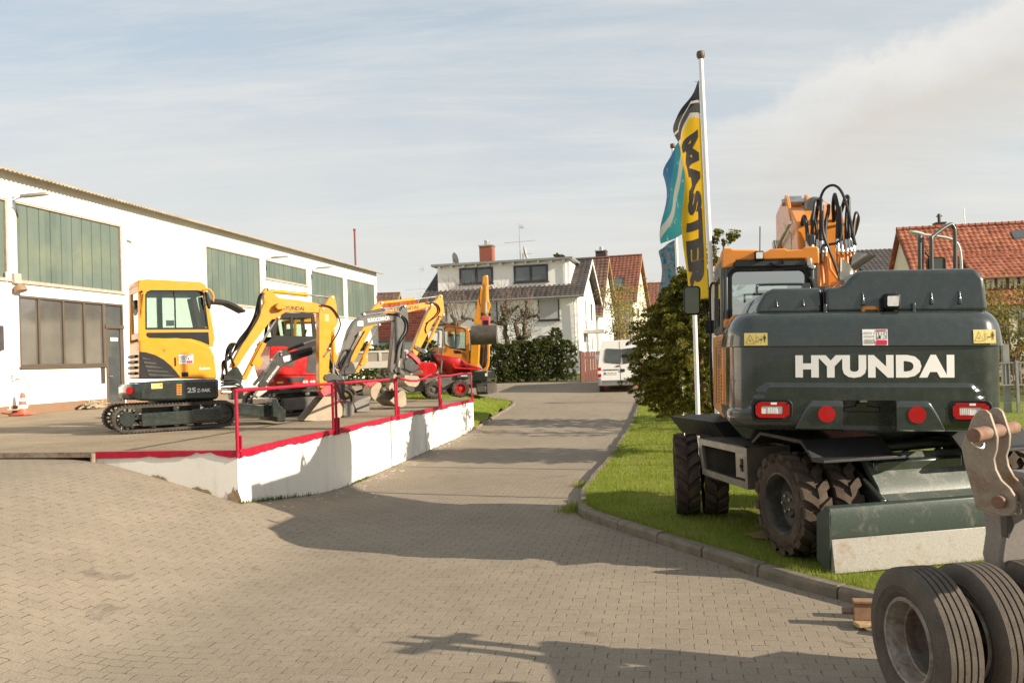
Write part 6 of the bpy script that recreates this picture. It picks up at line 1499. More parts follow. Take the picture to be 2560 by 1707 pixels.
for s, xx in ((-1, -.875), (1, .89)):
    y0 = rear_y(xx)-.042
    b = UB(); b.ring(rrect(xx-.19, xx+.19, 1.365, 1.575, .06), rrect(xx-.165, xx+.165, 1.39, 1.555, .045), y0-.012, y0+.12); b.prism(rrect(xx-.17, xx+.17, 1.385, 1.56, .045), y0+.03, y0+.06)
    bz = b.build('lamp_bezel', BLACK, cwo, bev=.006)
    b = UB(); b.m = 0; b.ring(rrect(xx-.155, xx+.155, 1.40, 1.548, .045), rrect(xx-.10+s*.0, xx+.095, 1.437, 1.510, .012), y0-.022, y0+.03); b.m = 1
    b.prism(rrect(xx-.10, xx+.095, 1.437, 1.510, .012), y0-.012, y0+.03); b.m = 2
    for k in range(6): b.bx(xx-.09+k*.016 if s > 0 else xx-.012+k*.016-.03, (xx-.09 if s > 0 else xx-.042)+k*.016+.006, y0-.016, y0-.01, 1.44, 1.507)
    b.bx(xx-.015, xx+.04, y0-.0235, y0-.021, 1.525, 1.545)
    lm = b.build('tail_lamp', [LENSR, LENSC, STKW], cwo, bev=.006)
    b = UB()
    for (a, c) in ((-.14, 1.415), (.14, 1.415), (-.14, 1.533), (.14, 1.533)): b.lathe([(.009, 0), (.008, .004)], (xx+a, y0-.022, c), (0, -1, 0), 10)
    b.build('screw', BLACK, lm)
# engine hoods
def hood(name, x0, x1, y0, y1, rows, r, m=DGREEN, lslant=0):
    b = UB(); rings = []
    for z, i in rows:
        P = []; rr = max(.02, r-i*.3)
        for cx, cy, a0 in ((x1-i-rr, y0+i+rr, -pi/2), (x1-i-rr, y1-i-rr, 0), (x0+i+rr+lslant*(z-rows[0][0]), y1-i-rr, pi/2), (x0+i+rr+lslant*(z-rows[0][0]), y0+i+rr, pi)):
            for k in range(6): a = a0+pi/2*k/5; P.append((cx+rr*cos(a), cy+rr*sin(a), z))
        rings.append(P)
    b.loops(rings); return b.build(name, m, W_, smooth=44)
def hood2(name, prof, y0, y1, bev):
    b = UB(); b.loops([[(x, y+(z-2.395)*k, z) for x, z in prof] for y, k in ((y0, .13), (y1, -.1))])
    return b.build(name, DGREEN, W_, bev=bev, seg=4)
h1 = hood2('engine_hood', [(1.12, 2.395), (1.105, 2.72), (1.03, 2.815), (.02, 2.815), (-.05, 2.80), (-.11, 2.745), (-.17, 2.675), (-.23, 2.655), (-.352, 2.652), (-.352, 2.395)], -2.0, -.55, .045)
h2 = hood2('engine_hood', [(-.366, 2.395), (-.366, 2.652), (-.83, 2.652), (-.91, 2.615), (-.98, 2.49), (-1.01, 2.395)], -1.98, -.95, .04)
for xx, y, w, z1 in ((.0, -1.985, .022, 2.60), (.30, -1.985, .022, 2.60), (.62, -1.985, .022, 2.60), (.87, -1.985, .022, 2.60), (-.80, -1.965, .018, 2.55), (-.55, -1.965, .018, 2.55)):
    b = UB(); b.loops([[(xx-w, y, 2.475), (xx+w, y, 2.475), (xx+w*.6, y-.03, 2.475), (xx-w*.6, y-.03, 2.475)], [(xx-w*.4, y+.012, z1), (xx+w*.4, y+.012, z1), (xx+w*.2, y+.004, z1), (xx-w*.2, y+.004, z1)]])
    b.build('hood_rib', DGREEN, h1, bev=.006)
b = UB(); b.bx(-.363, -.355, -1.985, -1.95, 2.42, 2.63); b.build('hood_gap', BLACK, h1)
for xx in (-.35, .455): b = UB(); b.box((xx, -2.0, 2.44), (.035, .05, .10)); b.build('hood_latch', DGREEN, h1, bev=.01)
b = UB()
b.tube(smooth_path([(-.95, -1.62, 2.62), (-.95, -1.62, 2.70), (-.90, -1.62, 2.715), (-.55, -1.62, 2.715), (-.48, -1.62, 2.70), (-.47, -1.62, 2.64)], 4), .014, 8)
b.loops([[(-.53, -1.7, 2.56), (-.42, -1.7, 2.56), (-.42, -1.55, 2.56), (-.53, -1.55, 2.56)], [(-.51, -1.68, 2.72), (-.44, -1.68, 2.72), (-.44, -1.6, 2.72), (-.51, -1.6, 2.72)]])
b.build('hood_handle', DGREEN, h2, bev=.01)
b = UB(); b.box((.245, -2.05, 2.50), (.15, .12, .155)); b.box((.245, -2.04, 2.42), (.10, .06, .05)); wl = b.build('work_lamp', BLACK, W_, bev=.025)
b = UB(); b.prism(rrect(.195, .295, 2.455, 2.55, .012), -2.119, -2.108); b.build('lens', LENSC, wl)
b = UB(); b.loops([[(.06+.085*cos(t)*q, -2.02+.06*sin(t)*q, z) for t in [2*pi*k/16 for k in range(16)]] for z, q in ((2.405, 1), (2.43, 1.0), (2.455, .8), (2.465, .3))]); b.build('camera_cowl', YELO, W_)
b = UB(); b.box((.06, -2.05, 2.41), (.11, .09, .03)); b.build('rear_camera', BLACK, W_)
EXH = mat('exhaust_steel', (.42, .37, .29), .2, metal=1.0, var=.2)
b = UB(); b.lathe([(.088, 2.70), (.088, 2.83), (.082, 2.84), (.082, 2.88)], (.0, -1.2, 0), (0, 0, 1), 24, caps=False)
b.loops([[(.0+.08*cos(t), -1.2+.08*sin(t), z-.075*cos(t)*k) for t in [2*pi*q/24 for q in range(24)]] for z, k in ((2.86, 0), (2.955, 1))], caps=False)
b.build('exhaust', EXH, W_)
b = UB(); d_ = Vector((.83, 0, .56)); n_ = Vector((-.56, 0, .83)); c_ = Vector((.035, -1.2, 2.93))
b.loops([[c_+d_*(l+.07*cos(t)*k)+n_*.075*cos(t)+Vector((0, .075*sin(t), 0)) for t in [2*pi*q/24 for q in range(24)]] for l, k in ((.0, 1.0), (.20, -1.0))], caps=False)
b.build('exhaust_tip', EXH, W_)
# orange side, ledge, lower skirt
b = UB(); b.bx(-1.266, -.9, -.949, 1.05, 1.30, 2.24); b.bx(-1.25, -1.0, -.95, -.55, 2.282, 2.40); b.build('side_panel', YELO, W_, bev=.03)
b = UB(); b.loops([[(-1.20, y, 2.36), (-.85, y, 2.36), (-.85, y, 2.43), (-1.16, y, 2.43)] for y in (-1.22, -.90)]); b.build('side_ledge', YELO, W_, bev=.02)
b = UB()
for k in range(9): b.box((-1.268, -.86, 1.45+.04*k), (.014, .05, .018))
for k in range(9): b.bx(-1.272, -1.264, -.75, .0, 1.86+.035*k, 1.875+.035*k)
b.bx(-1.272, -1.264, .2, .26, 1.4, 2.1); b.build('side_vent', WINF, W_)
b = UB(); b.prism([(-.95, 1.18), (1.4, 1.18), (1.4, 1.30), (-.95, 1.30)], -1.2, 1.2, 'x') if False else b.prism([(-1.23, 1.30), (-1.02, 1.06), (1.02, 1.06), (1.23, 1.30)], -.94, 1.4); b.build('lower_skirt', DGREEN, W_, bev=.02)
b = UB(); b.bx(.55, 1.2, -.94, 1.2, 1.302, 2.3); b.build('tank_housing', YELO, W_, bev=.04)
# cab
cx0, cx1, cy0, cy1, cz0, cz1 = -1.26, -.24, -.90, .85, 1.6, 3.06
b = UB()
b.ring([(cx0+.02, 2.1), (cx1, 2.1), (cx1, cz1), (cx0+.02, cz1)], rrect(cx0+.10, cx1-.12, 2.16, 2.93, .07), cy0, cy0+.06)
b.ring([(cy0+.001, 2.242), (cy1, 2.242), (cy1-.1, cz1), (cy0+.001, cz1)], [(cy0+.12, 2.33), (cy1-.1, 2.33), (cy1-.2, 2.9), (cy0+.14, 2.9)], cx0, cx0+.05, 'x')
b.ring([(cy0+.001, 1.6), (cy1, 1.6), (cy1-.1, cz1), (cy0+.001, cz1)], [(cy0+.12, 2.2), (cy1-.1, 2.2), (cy1-.2, 2.9), (cy0+.14, 2.9)], cx1-.05, cx1-.002, 'x')
b.ring([(cx0+.02, 1.6), (cx1-.02, 1.6), (cx1-.02, cz1), (cx0+.02, cz1)], [(cx0+.1, 1.9), (cx1-.1, 1.9), (cx1-.1, 2.9), (cx0+.1, 2.9)], cy1-.12, cy1-.06)
for xx in (cx0+.045, cx1-.06): b.tube([(xx, cy0-.012, 2.14), (xx, cy0-.012, 2.96)], .022, 8)
b.tube([(cx0+.01, cy0-.0, 2.25), (cx0+.01, cy0, 2.98)], .03, 8)
cabf = b.build('cab', mat('cab_frame_grey_green', (.055, .068, .064), .35, coat=.5, var=.1), W_, bev=.012)
b = UB(); b.ring(rrect(cx0+.07, cx1-.085, 2.13, 2.965, .095), rrect(cx0+.112, cx1-.13, 2.17, 2.92, .065), cy0-.018, cy0+.01); b.build('window_seal', BLACK, cabf, bev=.006)
for nm, pts in (('cab_window', [(cx0+.09, cy0+.03, 2.15), (cx1-.11, cy0+.03, 2.15), (cx1-.11, cy0+.03, 2.94), (cx0+.09, cy0+.03, 2.94)]), ('cab_window', [(cx0+.025, cy0+.1, 2.18), (cx0+.025, cy1-.08, 2.18), (cx0+.025, cy1-.18, 2.92), (cx0+.025, cy0+.1, 2.92)]), ('cab_window', [(cx1-.025, cy0+.1, 2.18), (cx1-.025, cy1-.08, 2.18), (cx1-.025, cy1-.18, 2.92), (cx1-.025, cy0+.1, 2.92)]), ('windscreen', [(cx0+.08, cy1-.09, 1.88), (cx1-.08, cy1-.09, 1.88), (cx1-.08, cy1-.09, 2.92), (cx0+.08, cy1-.09, 2.92)])):
    b = UB(); b.poly(pts); b.build(nm, GLD if nm == 'cab_window' else GL, cabf, smooth=0)
# notched orange roof
b = UB()
rp = [(cx0-.0, 2.95), (cx0+.11, 2.965), (cx0+.15, 3.04), (cx1-.14, 3.04), (cx1-.12, 2.98), (cx1+.01, 2.985), (cx1+.01, 3.15), (cx1-.02, 3.175), (cx1-.14, 3.17), (cx1-.17, 3.145), (cx1-.32, 3.14), (cx1-.35, 3.16), (cx1-.50, 3.155), (cx1-.54, 3.13), (cx0+.42, 3.12), (cx0+.38, 3.15), (cx0+.12, 3.16), (cx0+.10, 3.18), (cx0+.02, 3.175), (cx0-.0, 3.15)]
b.prism(rp, cy0-.05, cy0+.25); b.bx(cx0+.005, cx1, cy0+.251, cy1, 3.03, 3.14); b.build('cab_roof', YELO, cabf, bev=.018)
b = UB(); b.box((-.745, cy0-.02, 3.005), (.76, .03, .07)); b.build('rear_panel', mat('cab_panel_grey', (.04, .045, .043), .5, var=.1), cabf, bev=.006)
b = UB(); b.box((-.865, cy0-.08, 3.08), (.095, .09, .10)); wl = b.build('cab_lamp', BLACK, cabf, bev=.012)
b = UB(); b.prism(rrect(-.9, -.83, 3.045, 3.115, .01), cy0-.128, cy0-.123); b.build('lens', LENSC, wl)
b = UB(); b.loops([[(-.70, cy0-.03, 3.05), (-.57, cy0-.03, 3.05), (-.57, cy0+.06, 3.06), (-.70, cy0+.06, 3.06)], [(-.665, cy0-.02, 3.12), (-.62, cy0-.02, 3.12), (-.62, cy0+.05, 3.12), (-.665, cy0+.05, 3.12)]]); b.tube([(-.66, cy0, 3.1), (-.69, cy0+.03, 3.26)], .008, 6); b.tube(smooth_path([(-.74, cy0-.03, 3.0), (-.68, cy0-.07, 2.97), (-.60, cy0-.06, 2.98), (-.62, cy0-.02, 3.06)]), .014, 6); b.build('rotating_lamp_base', BLACK, cabf)
b = UB(); b.tube([(-.80, cy0+.5, 3.1), (-.795, cy0+.5, 3.48)], .007, 6); b.build('aerial', BLACK, cabf)
b = UB(); b.box((-.335, cy0-.05, 3.0), (.05, .05, .09)); b.box((-.31, cy0-.05, 2.95), (.07, .05, .05), ry=.5); b.build('hinge_stay', ZINC, cabf, bev=.01)
b = UB(); b.tube(smooth_path([(-.34, cy0-.025, 2.83), (-.30, cy0-.03, 2.78), (-.285, cy0-.03, 2.6), (-.285, cy0-.03, 2.44)]), .028, 8); b.box((-.15, cy0-.02, 2.43), (.3, .12, .05)); b.build('wiring_conduit', BLACK, cabf)
so = MB(); so.M = UM; so.box((-.75, -.15, 2.0), (.5, .5, .14)); so.box((-.75, -.42, 2.32), (.5, .13, .66)); so.box((-.75, -.44, 2.66), (.28, .1, .16)); so.build('seat', BLACK, cabf, bev=.05)
b = UB(); b.tube([(-.45, .35, 1.8), (-.42, .3, 2.55)], .03); b.box((-.40, .35, 2.6), (.16, .05, .14)); b.box((-.75, .5, 2.1), (.12, .12, .5)); b.tube([(-.75, .45, 2.4), (-.75, .30, 2.52)], .03); b.tube([(-.93, .3, 2.52), (-.75, .3, 2.56), (-.57, .3, 2.52)], .018); b.build('controls', BLACK, cabf)
b = UB(); b.tube(smooth_path([(cx0-.03, .72, 1.3), (cx0-.05, .75, 1.6), (cx0-.05, .75, 2.3), (cx0-.05, .75, 2.86), (cx0+.02, .74, 2.92)]), .016, 8); b.box((cx0-.06, .78, 2.36), (.11, .05, .17)); b.tube(smooth_path([(cx0-.06, .8, 2.40), (cx0-.10, .86, 2.55), (cx0-.17, .88, 2.60), (cx0-.25, .88, 2.60)]), .013, 8); b.build('grab_rail', BLACK, cabf)
b = UB(); b.prism(rrect(cx0-.39, cx0-.17, 2.52, 2.90, .045), .84, .93); mi_ = b.build('mirror', BLACK, cabf, bev=.02)
b = UB(); b.prism(rrect(cx0-.37, cx0-.19, 2.54, 2.88, .035), .832, .8395); b.build('mirror_glass', mat('mirror_glass', (.10, .11, .08), .08, metal=.6), mi_)
b = UB()
for k in range(16): b.box((cx0-.008, -.35, 1.45+k*.036), (.012, .05, .016))
b.build('hinge', BLACK, cabf)
# boom
UOFF[:] = [-.15, -.08]
bx0, bx1 = -.08, .54
pr = [(.15, 1.3), (.80, 1.3), (1.2, 2.5), (2.0, 3.2), (2.9, 3.5), (2.95, 4.2), (2.3, 4.28), (1.3, 4.0), (.78, 3.74), (.70, 3.62)]
b = UB(); b.prism(pr, bx0, bx1, 'x'); bm_ = b.build('boom', YELO, W_, bev=.02)
pr2 = [(1.15, 3.80), (1.45, 3.80), (2.0, 4.0), (1.85, 4.24), (1.72, 4.28), (1.60, 4.22)]
for xx in (bx0-.02, bx0+.24): b = UB(); b.prism(pr2, xx, xx+.05, 'x'); b.build('boom_lug', YELO, bm_, bev=.012)
b = UB(); b.tube([(bx0-.06, 1.74, 4.18), (bx0+.30, 1.74, 4.18)], .05, 14); b.tube([(bx0+.04, 1.74, 4.18), (bx0+.2, 1.74, 4.18)], .085, 14); b.build('boom_pin', ZINC, bm_)
b = UB(); b.lathe([(.10, 0), (.125, .02), (.125, .34), (.11, .36)], (bx0+.30, 1.25, 4.04), (.1, 1, .12), 24); b.build('cylinder_end', mat('cylinder_grey', (.19, .21, .22), .35, metal=.5), bm_)
b = UB(); b.poly([(bx0-.004, 1.25, 3.25), (bx0-.004, 2.1, 3.5), (bx0-.004, 2.1, 3.95), (bx0-.004, 1.25, 3.68)]); b.build('sticker', mat('faded_sticker', (.66, .50, .36), .5), bm_, flip=False)
b = UB(); b.tube([(bx0-.06, .9, 3.78), (bx0-.06, 2.2, 3.62), (bx0-.06, 2.6, 3.60)], .024, 8); b.box((bx0-.06, 2.4, 3.66), (.10, .2, .14)); b.tube([(bx0-.08, 2.75, 3.1), (bx0-.1, 2.7, 3.45), (bx0-.08, 2.5, 3.6)], .028, 8); b.build('steel_pipes', ZINC, bm_)
b = UB(); b.box((bx0+.14, .55, 3.36), (.11, .12, .42)); b.build('cylinder_guard', mat('dark_cylinder', (.04, .042, .045), .4), bm_, bev=.02)
b = UB(); b.bx(bx0+.15, bx1-.15, .86, 1.3, 3.66, 3.80); b.build('bracket_plate', YELO, bm_, bev=.015)
random.seed(9)
xsP = [.02, .07, .135, .18, .225, .37, .42, .475, .515, .555]
class EachTube:
    def __init__(s, name, m): s.n = name; s.m = m
    def tube(s, p, r, n=8): b = UB(); b.tube(p, r, n); b.build(s.n, s.m, bm_)
bP, bH = EachTube('pipe', YELO), EachTube('hose', HOSE)
for i, xx in enumerate(xsP):
    ylo, yhi = .10, .52
    bP.tube([(xx, .02, 1.9), (xx, ylo+.22, 2.75), (xx, yhi-.02, 3.36)], .021, 8)
    z0 = 3.33+.008*(i % 3); dy = .33
    dirv = Vector((0, .25, 1)).normalized(); p = Vector((xx, yhi-.03, z0))
    bF = UB(); bF.tube([p, p+dirv*.035], .032, 10); bF.tube([p+dirv*.035, p+dirv*.075], .024, 10); bF.tube([p+dirv*.075, p+dirv*.16], .027, 10); bF.build('hose_fitting', ZINC, bm_)
    q = p+dirv*.15; hgt = (.34, .52, .36, .55, .46, .42, .60, .50, .56, .36)[i]; sway = (-.02, .05, -.03, .02, .06, .04, -.05, .03, .01, .05)[i]
    fw = random.uniform(.30, .55); dxx = random.uniform(-.10, .12)
    bH.tube(smooth_path([q-dirv*.02, q+Vector((sway*.3, .02, hgt*.5)), q+Vector((sway, .06, hgt*.92)), q+Vector((sway+dxx*.25, .14, hgt)), q+Vector((sway+dxx*.6, .24, hgt*.8)), q+Vector((dxx, .3+fw*.4, hgt*.35)), q+Vector((dxx, .4+fw, .05))], 6), .021 if i % 3 else .024, 8)
bH.tube(smooth_path([(.18, .75, 3.95), (.24, .66, 4.14), (.34, .6, 4.19), (.43, .55, 4.10), (.50, .5, 3.85), (.56, .48, 3.5), (.575, .46, 3.42)], 6), .017, 8)
bH.tube(smooth_path([(.19, .45, 3.85), (.19, .44, 3.6), (.24, .43, 3.42), (.30, .42, 3.25), (.36, .35, 3.02), (.39, .3, 2.9)], 6), .019, 8)
bH.tube(smooth_path([(.40, .45, 3.9), (.41, .44, 3.6), (.37, .43, 3.46), (.26, .43, 3.43), (.18, .43, 3.40), (.17, .42, 3.2)], 6), .016, 8)
bH.tube(smooth_path([(.10, .45, 3.4), (.11, .42, 3.1), (.10, .35, 2.8)]), .013, 6)
bP.tube([(.25, .4, 3.25), (.26, .36, 3.12), (.33, .28, 2.98)], .017, 8); bP.tube([(.46, .36, 3.14), (.45, .34, 3.08), (.37, .28, 2.98)], .017, 8)
for xx in (.12, .46): b = UB(); b.box((xx, .44, 3.335), (.23, .03, .012)); b.build('pipe_clamp', ZINC, bm_)
for k in range(11):                               # coil of hoses at the boom foot
    x = .02+.034*k; bH.tube(smooth_path([(x-.26, -.05, 2.55), (x-.18, -.02, 2.74), (x-.02, .02, 2.86), (x+.06, .12, 2.82), (x+.1, .25, 2.6)], 5), .024, 8)
# right hand rails with a mirror
UOFF[:] = [-.16, -.02]
b = UB()
b.tube(smooth_path([(.98, -.85, 2.75), (.98, -.85, 3.22), (1.0, -.82, 3.28), (1.03, -.75, 3.24), (1.03, -.7, 2.75)], 6), .022, 10)
b.tube(smooth_path([(1.07, -.95, 2.75), (1.07, -.95, 3.2), (1.09, -.93, 3.27), (1.28, -.83, 3.40), (1.33, -.81, 3.38), (1.345, -.81, 3.28), (1.345, -.81, 2.75)], 6), .022, 10)
b.tube([(1.07, -.95, 2.82), (1.345, -.81, 2.92)], .024, 8); b.build('hand_rail', mat('rail_grey', (.055, .058, .05), .4, coat=.3), W_)
b = UB(); b.prism(rrect(1.12, 1.31, 2.86, 3.08, .03), -.62, -.55); b.tube([(1.15, -.58, 3.08), (1.10, -.6, 3.14)], .012); mo = b.build('mirror', BLACK, W_, bev=.01)
b = UB(); b.prism(rrect(1.135, 1.295, 2.875, 3.065, .02), -.627, -.6205); b.build('mirror_glass', mat('mirror_glass_dark', (.12, .13, .11), .06, metal=.8), mo)
UOFF[:] = [0.0, 0.0]
# undercarriage
b = CB(); b.bx(-.5, .5, -1.7, 1.6, .52, .95); b.bx(-.8, .8, -.55, .6, .55, .92); b.lathe([(.72, .95), (.72, 1.1)], (0, 0, 0), n=32); b.build('chassis', DGREEN, W_, bev=.03)
for yy in (-1.3, 1.2): b = CB(); b.tube([(-1.0, yy, .52), (1.0, yy, .52)], .15, 12); b.ball((0, yy, .52), .26); b.build('axle', DGREEN, W_)
RIMD = mat('dull_dark_rim', (.022, .027, .024), .6, var=.2, dirt=(DUST, .25, 5), spec=.3)
def big_tyre(M, x, sx):
    b = MB(); b.M = M; c = (x, 0, 0); R, w = .52, .29
    lug_tyre(b, c, R, w, (sx, 0, 0), 17); return b
for yy in (-1.3, 1.2):
    for sx in (-1, 1):
        st = radians(-20) if yy > 0 else 0
        M = CM @ Matrix.Translation((sx*(1.07 if yy > 0 else 1.01), yy, .52)) @ Matrix.Rotation(st, 4, 'Z')
        for k, xo in enumerate((.175, -.17)):
            b = big_tyre(M, sx*xo, sx); ty = b.build('tyre', RUBBERD, W_, smooth=40)
            if k == 0:
                b = MB(); b.M = M; c = (sx*xo, 0, 0); b.lathe([(.315, .10), (.32, .135), (.30, .14), (.28, .12), (.265, .06), (.258, -.02), (.22, -.055), (.18, -.06), (.145, -.035), (.14, .02), (.125, .045), (.001, .05)], c, (sx, 0, 0), 40, caps=False)
                r_ = b.build('rim', RIMD, ty)
                b = MB(); b.M = M
                for q in range(5): a = 2*pi*q/5; p = Vector((sx*(xo+.048), .08*cos(a), .08*sin(a))); b.tube([p, p+Vector((sx*.022, 0, 0))], .014, 8)
                b.build('wheel_nut', ZINC, r_)
            else:
                b = MB(); b.M = M; b.lathe([(.31, -.12), (.27, -.10), (.25, .1), (.31, .12)], (sx*xo, 0, 0), (sx, 0, 0), 30); b.build('rim', DGREEN, ty)
def TB(): b = MB(); b.M = CM @ Matrix.Translation((-.08, 0, 0)); return b
# toolbox step between the wheels
b = TB()
fr_o = [(-.60, 1.0), (.62, 1.02), (.56, .60), (-.52, .56)]; fr_i = [(-.53, .93), (.54, .955), (.49, .66), (-.47, .63)]
fr_o = [(-.62, .57), (.56, .60), (.64, 1.03), (-.62, 1.02)]; fr_i = [(-.56, .645), (.49, .67), (.555, .955), (-.56, .945)]
b.ring(fr_o, fr_i, -1.24, -1.20, 'x'); b.poly([(-1.2, -.62, 1.02), (-1.2, .64, 1.03), (-.72, .64, 1.03), (-.72, -.62, 1.02)]); b.poly([(-1.2, -.62, .57), (-1.2, .56, .60), (-.72, .56, .60), (-.72, -.62, .57)])
b.poly([(-.72, -.62, .57), (-.72, .56, .60), (-.72, .64, 1.03), (-.72, -.62, 1.02)]); b.poly([(-1.2, -.62, .57), (-.72, -.62, .57), (-.72, -.62, 1.02), (-1.2, -.62, 1.02)]); b.poly([(-1.2, .56, .60), (-.72, .56, .60), (-.72, .64, 1.03), (-1.2, .64, 1.03)])
tb = b.build('tool_box', mat('toolbox_steel', (.10, .095, .08), .4, coat=.3, dirt=(DUST, .3, 5)), W_, bev=.006)
b = TB()
for k in range(26): b.box((-1.225, -.58+k*.045, 1.033), (.05, .024, .016)); b.box((-1.2, -.55+k*.041, .585), (.06, .02, .02))
b.build('step_teeth', DKGREY, tb)
b = TB(); b.bx(-1.19, -1.16, -.56, -.24, .66, .94); td = b.build('tool_box_door', mat('toolbox_door', (.22, .19, .15), .35, coat=.4, dirt=(DUST, .3, 5)), tb, bev=.008)
b = TB(); b.box((-1.195, -.40, .81), (.012, .05, .14)); b.tube([(-1.2, -.40, .80), (-1.215, -.40, .80)], .016, 8); b.build('latch', BLACK, td)
FEN = mat('fender_plate', (.018, .018, .019), .55, var=.3, bump=.4, bs=120)
b = CB(); b.prism([(-.62, 1.06), (-.82, 1.17), (-1.62, 1.15), (-1.80, 1.02), (-1.83, .99), (-2.02, 1.0), (-2.02, 1.03), (-1.82, 1.03), (-1.64, 1.19), (-.80, 1.21), (-.60, 1.09)], -1.25, -.38, 'x'); b.build('fender', FEN, W_, bev=.006)
b = CB(); b.prism([(-.62, 1.06), (-.82, 1.17), (-1.62, 1.15), (-1.80, 1.02), (-1.83, .99), (-2.02, 1.0), (-2.02, 1.03), (-1.82, 1.03), (-1.64, 1.19), (-.80, 1.21), (-.60, 1.09)], .38, 1.25, 'x'); b.build('fender', FEN, W_, bev=.006)
for sx in (-1, 1):
    b = CB(); b.loops([[(sx*1.16, y, 1.22), (sx*.40, y, 1.22), (sx*.45, y, .98), (sx*.98, y, .98)] for y in (.55, 1.95)]); b.build('fender', FEN, W_, bev=.006)
# dozer blade
BST = m_steel('scuffed_blade_steel', (.29, .275, .245), (.24, .16, .10), .34, .5, .25)
BGR = m_steel('scuffed_green_paint', (.04, .055, .046), (.085, .09, .075), .22, .4, .1)
x0, x1 = -1.28, 1.26
b = CB(); bp = [(-2.02, .59), (-2.07, .62), (-2.13, .605), (-2.145, .53), (-2.13, .32), (-2.08, .32), (-2.06, .48)]; b.prism(bp, x0, x1, 'x'); bl_ = b.build('dozer_blade', BGR, W_, bev=.008)
b = CB(); b.prism([(-2.128, .318), (-2.06, .318), (-2.06, .0), (-2.10, -.02), (-2.165, .01)], x0+.012, x1-.012, 'x'); b.build('cutting_edge', BST, bl_, bev=.006)
for sx in (x0, x1): b = CB(); b.prism([(-2.06, .59), (-1.93, .52), (-1.90, .1), (-2.10, .0), (-2.135, .32), (-2.14, .57)], sx-.008, sx+.008, 'x'); b.build('end_plate', BGR, bl_)
b = CB(); b.prism([(-1.55, 1.0), (-1.82, .72), (-1.86, .64), (-1.98, .60), (-1.98, .57), (-1.83, .58), (-1.52, .96)], -.56, .62, 'x'); pl = b.build('blade_guard', m_steel('scuffed_guard_paint', (.10, .115, .10), (.2, .19, .16), .3, .4, .1), W_, bev=.006)
b = CB(); b.box((.05, -1.648, .905), (.07, .02, .035), rx=-.8); b.build('guard_slot', BLACK, pl, bev=.01)
for sx in (-.62, .66): b = CB(); b.prism([(-1.4, .95), (-1.75, .75), (-2.0, .62), (-2.05, .2), (-1.8, .25), (-1.4, .6)], sx-.03, sx+.03, 'x'); b.build('blade_arm', DGREEN, W_, bev=.01)
b = CB(); b.tube([(-.25, -1.45, 1.05), (.62, -1.5, 1.07)], .055, 14); b.tube([(.62, -1.5, 1.07), (.74, -1.51, 1.075)], .068, 14); b.tube([(.60, -1.56, 1.08), (.64, -1.56, 1.08)], .03, 10); b.tube([(-.6, -1.42, 1.04), (-.4, -1.44, 1.045)], .05, 12); b.build('hydraulic_swivel', BLACK, W_)
hoses(W_, [[CM @ Vector(p) for p in l] for l in ([(-.5, -1.3, 1.1), (-.3, -1.5, 1.02), (-.1, -1.5, .98), (.1, -1.4, 1.0)], [(-.7, -1.2, 1.15), (-.5, -1.45, 1.05), (-.35, -1.5, .9)], [(.2, -1.4, 1.1), (.4, -1.55, 1.12), (.6, -1.5, 1.02)])], .014)
# ------------------------------------------------------------------ tyre roller attachment at the right edge
AR = at(2268, 1600, 5.2); AY = radians(6)
RUST = m_steel('rusty_bare_steel', (.30, .25, .195), (.22, .12, .065), .36, .5, .3)
GRYR = m_steel('dull_grey_painted_steel', (.19, .17, .155), (.25, .14, .08), .12, .5, .15)
K_ = thing('roller_attachment', 'excavator roller attachment with worn truck tyres and rusty mounting ears at the right edge', 'attachment', (AR[0], 5.2, G(AR[0], 5.2)), AY)
TR = .425
def road_tyre(b, c, R, w, ax):
    a = Vector(ax).normalized(); h = w/2
    pr = [(R*.565, -h*.62), (R*.60, -h*.80), (R*.66, -h*.93), (R*.668, -h*.96), (R*.676, -h*.94), (R*.75, -h*1.03), (R*.757, -h*1.055), (R*.765, -h*1.04), (R*.80, -h*1.05), (R*.90, -h*.98), (R*.955, -h*.90), (R*.985, -h*.82), (R*.993, -h*.78)]
    n = 5; gw = .0055
    xs = [lerp(-h*.74, h*.74, k/4.0) for k in range(5)]
    tread = [(R*.995, -h*.80)]
    for gx in [lerp(-h*.50, h*.50, k/3.0) for k in range(4)]:
        tread += [(R*1.0, gx-gw), (R*.968, gx-gw*.7), (R*.968, gx+gw*.7), (R*1.0, gx+gw)]
    tread += [(R*.995, h*.80)]
    pr = pr+tread+[(r, -x) for r, x in pr[::-1]]
    b.lathe(pr, c, a, 96, caps=False)
def truck_rim(b, c, R, w, ax, s):
    b.lathe([(R*.60, w*.40), (R*.575, w*.46), (R*.545, w*.44), (R*.535, w*.36), (R*.515, w*.31), (R*.51, w*.16), (R*.485, w*.06), (R*.48, w*.02), (R*.455, -w*.0), (R*.46, -w*.20), (R*.49, -w*.30), (R*.47, -w*.62), (R*.34, -w*.70), (R*.31, -w*.62), (R*.27, -w*.62), (R*.25, -w*.70), (.001, -w*.70)], c, ax, 56, caps=False)
TYM = None
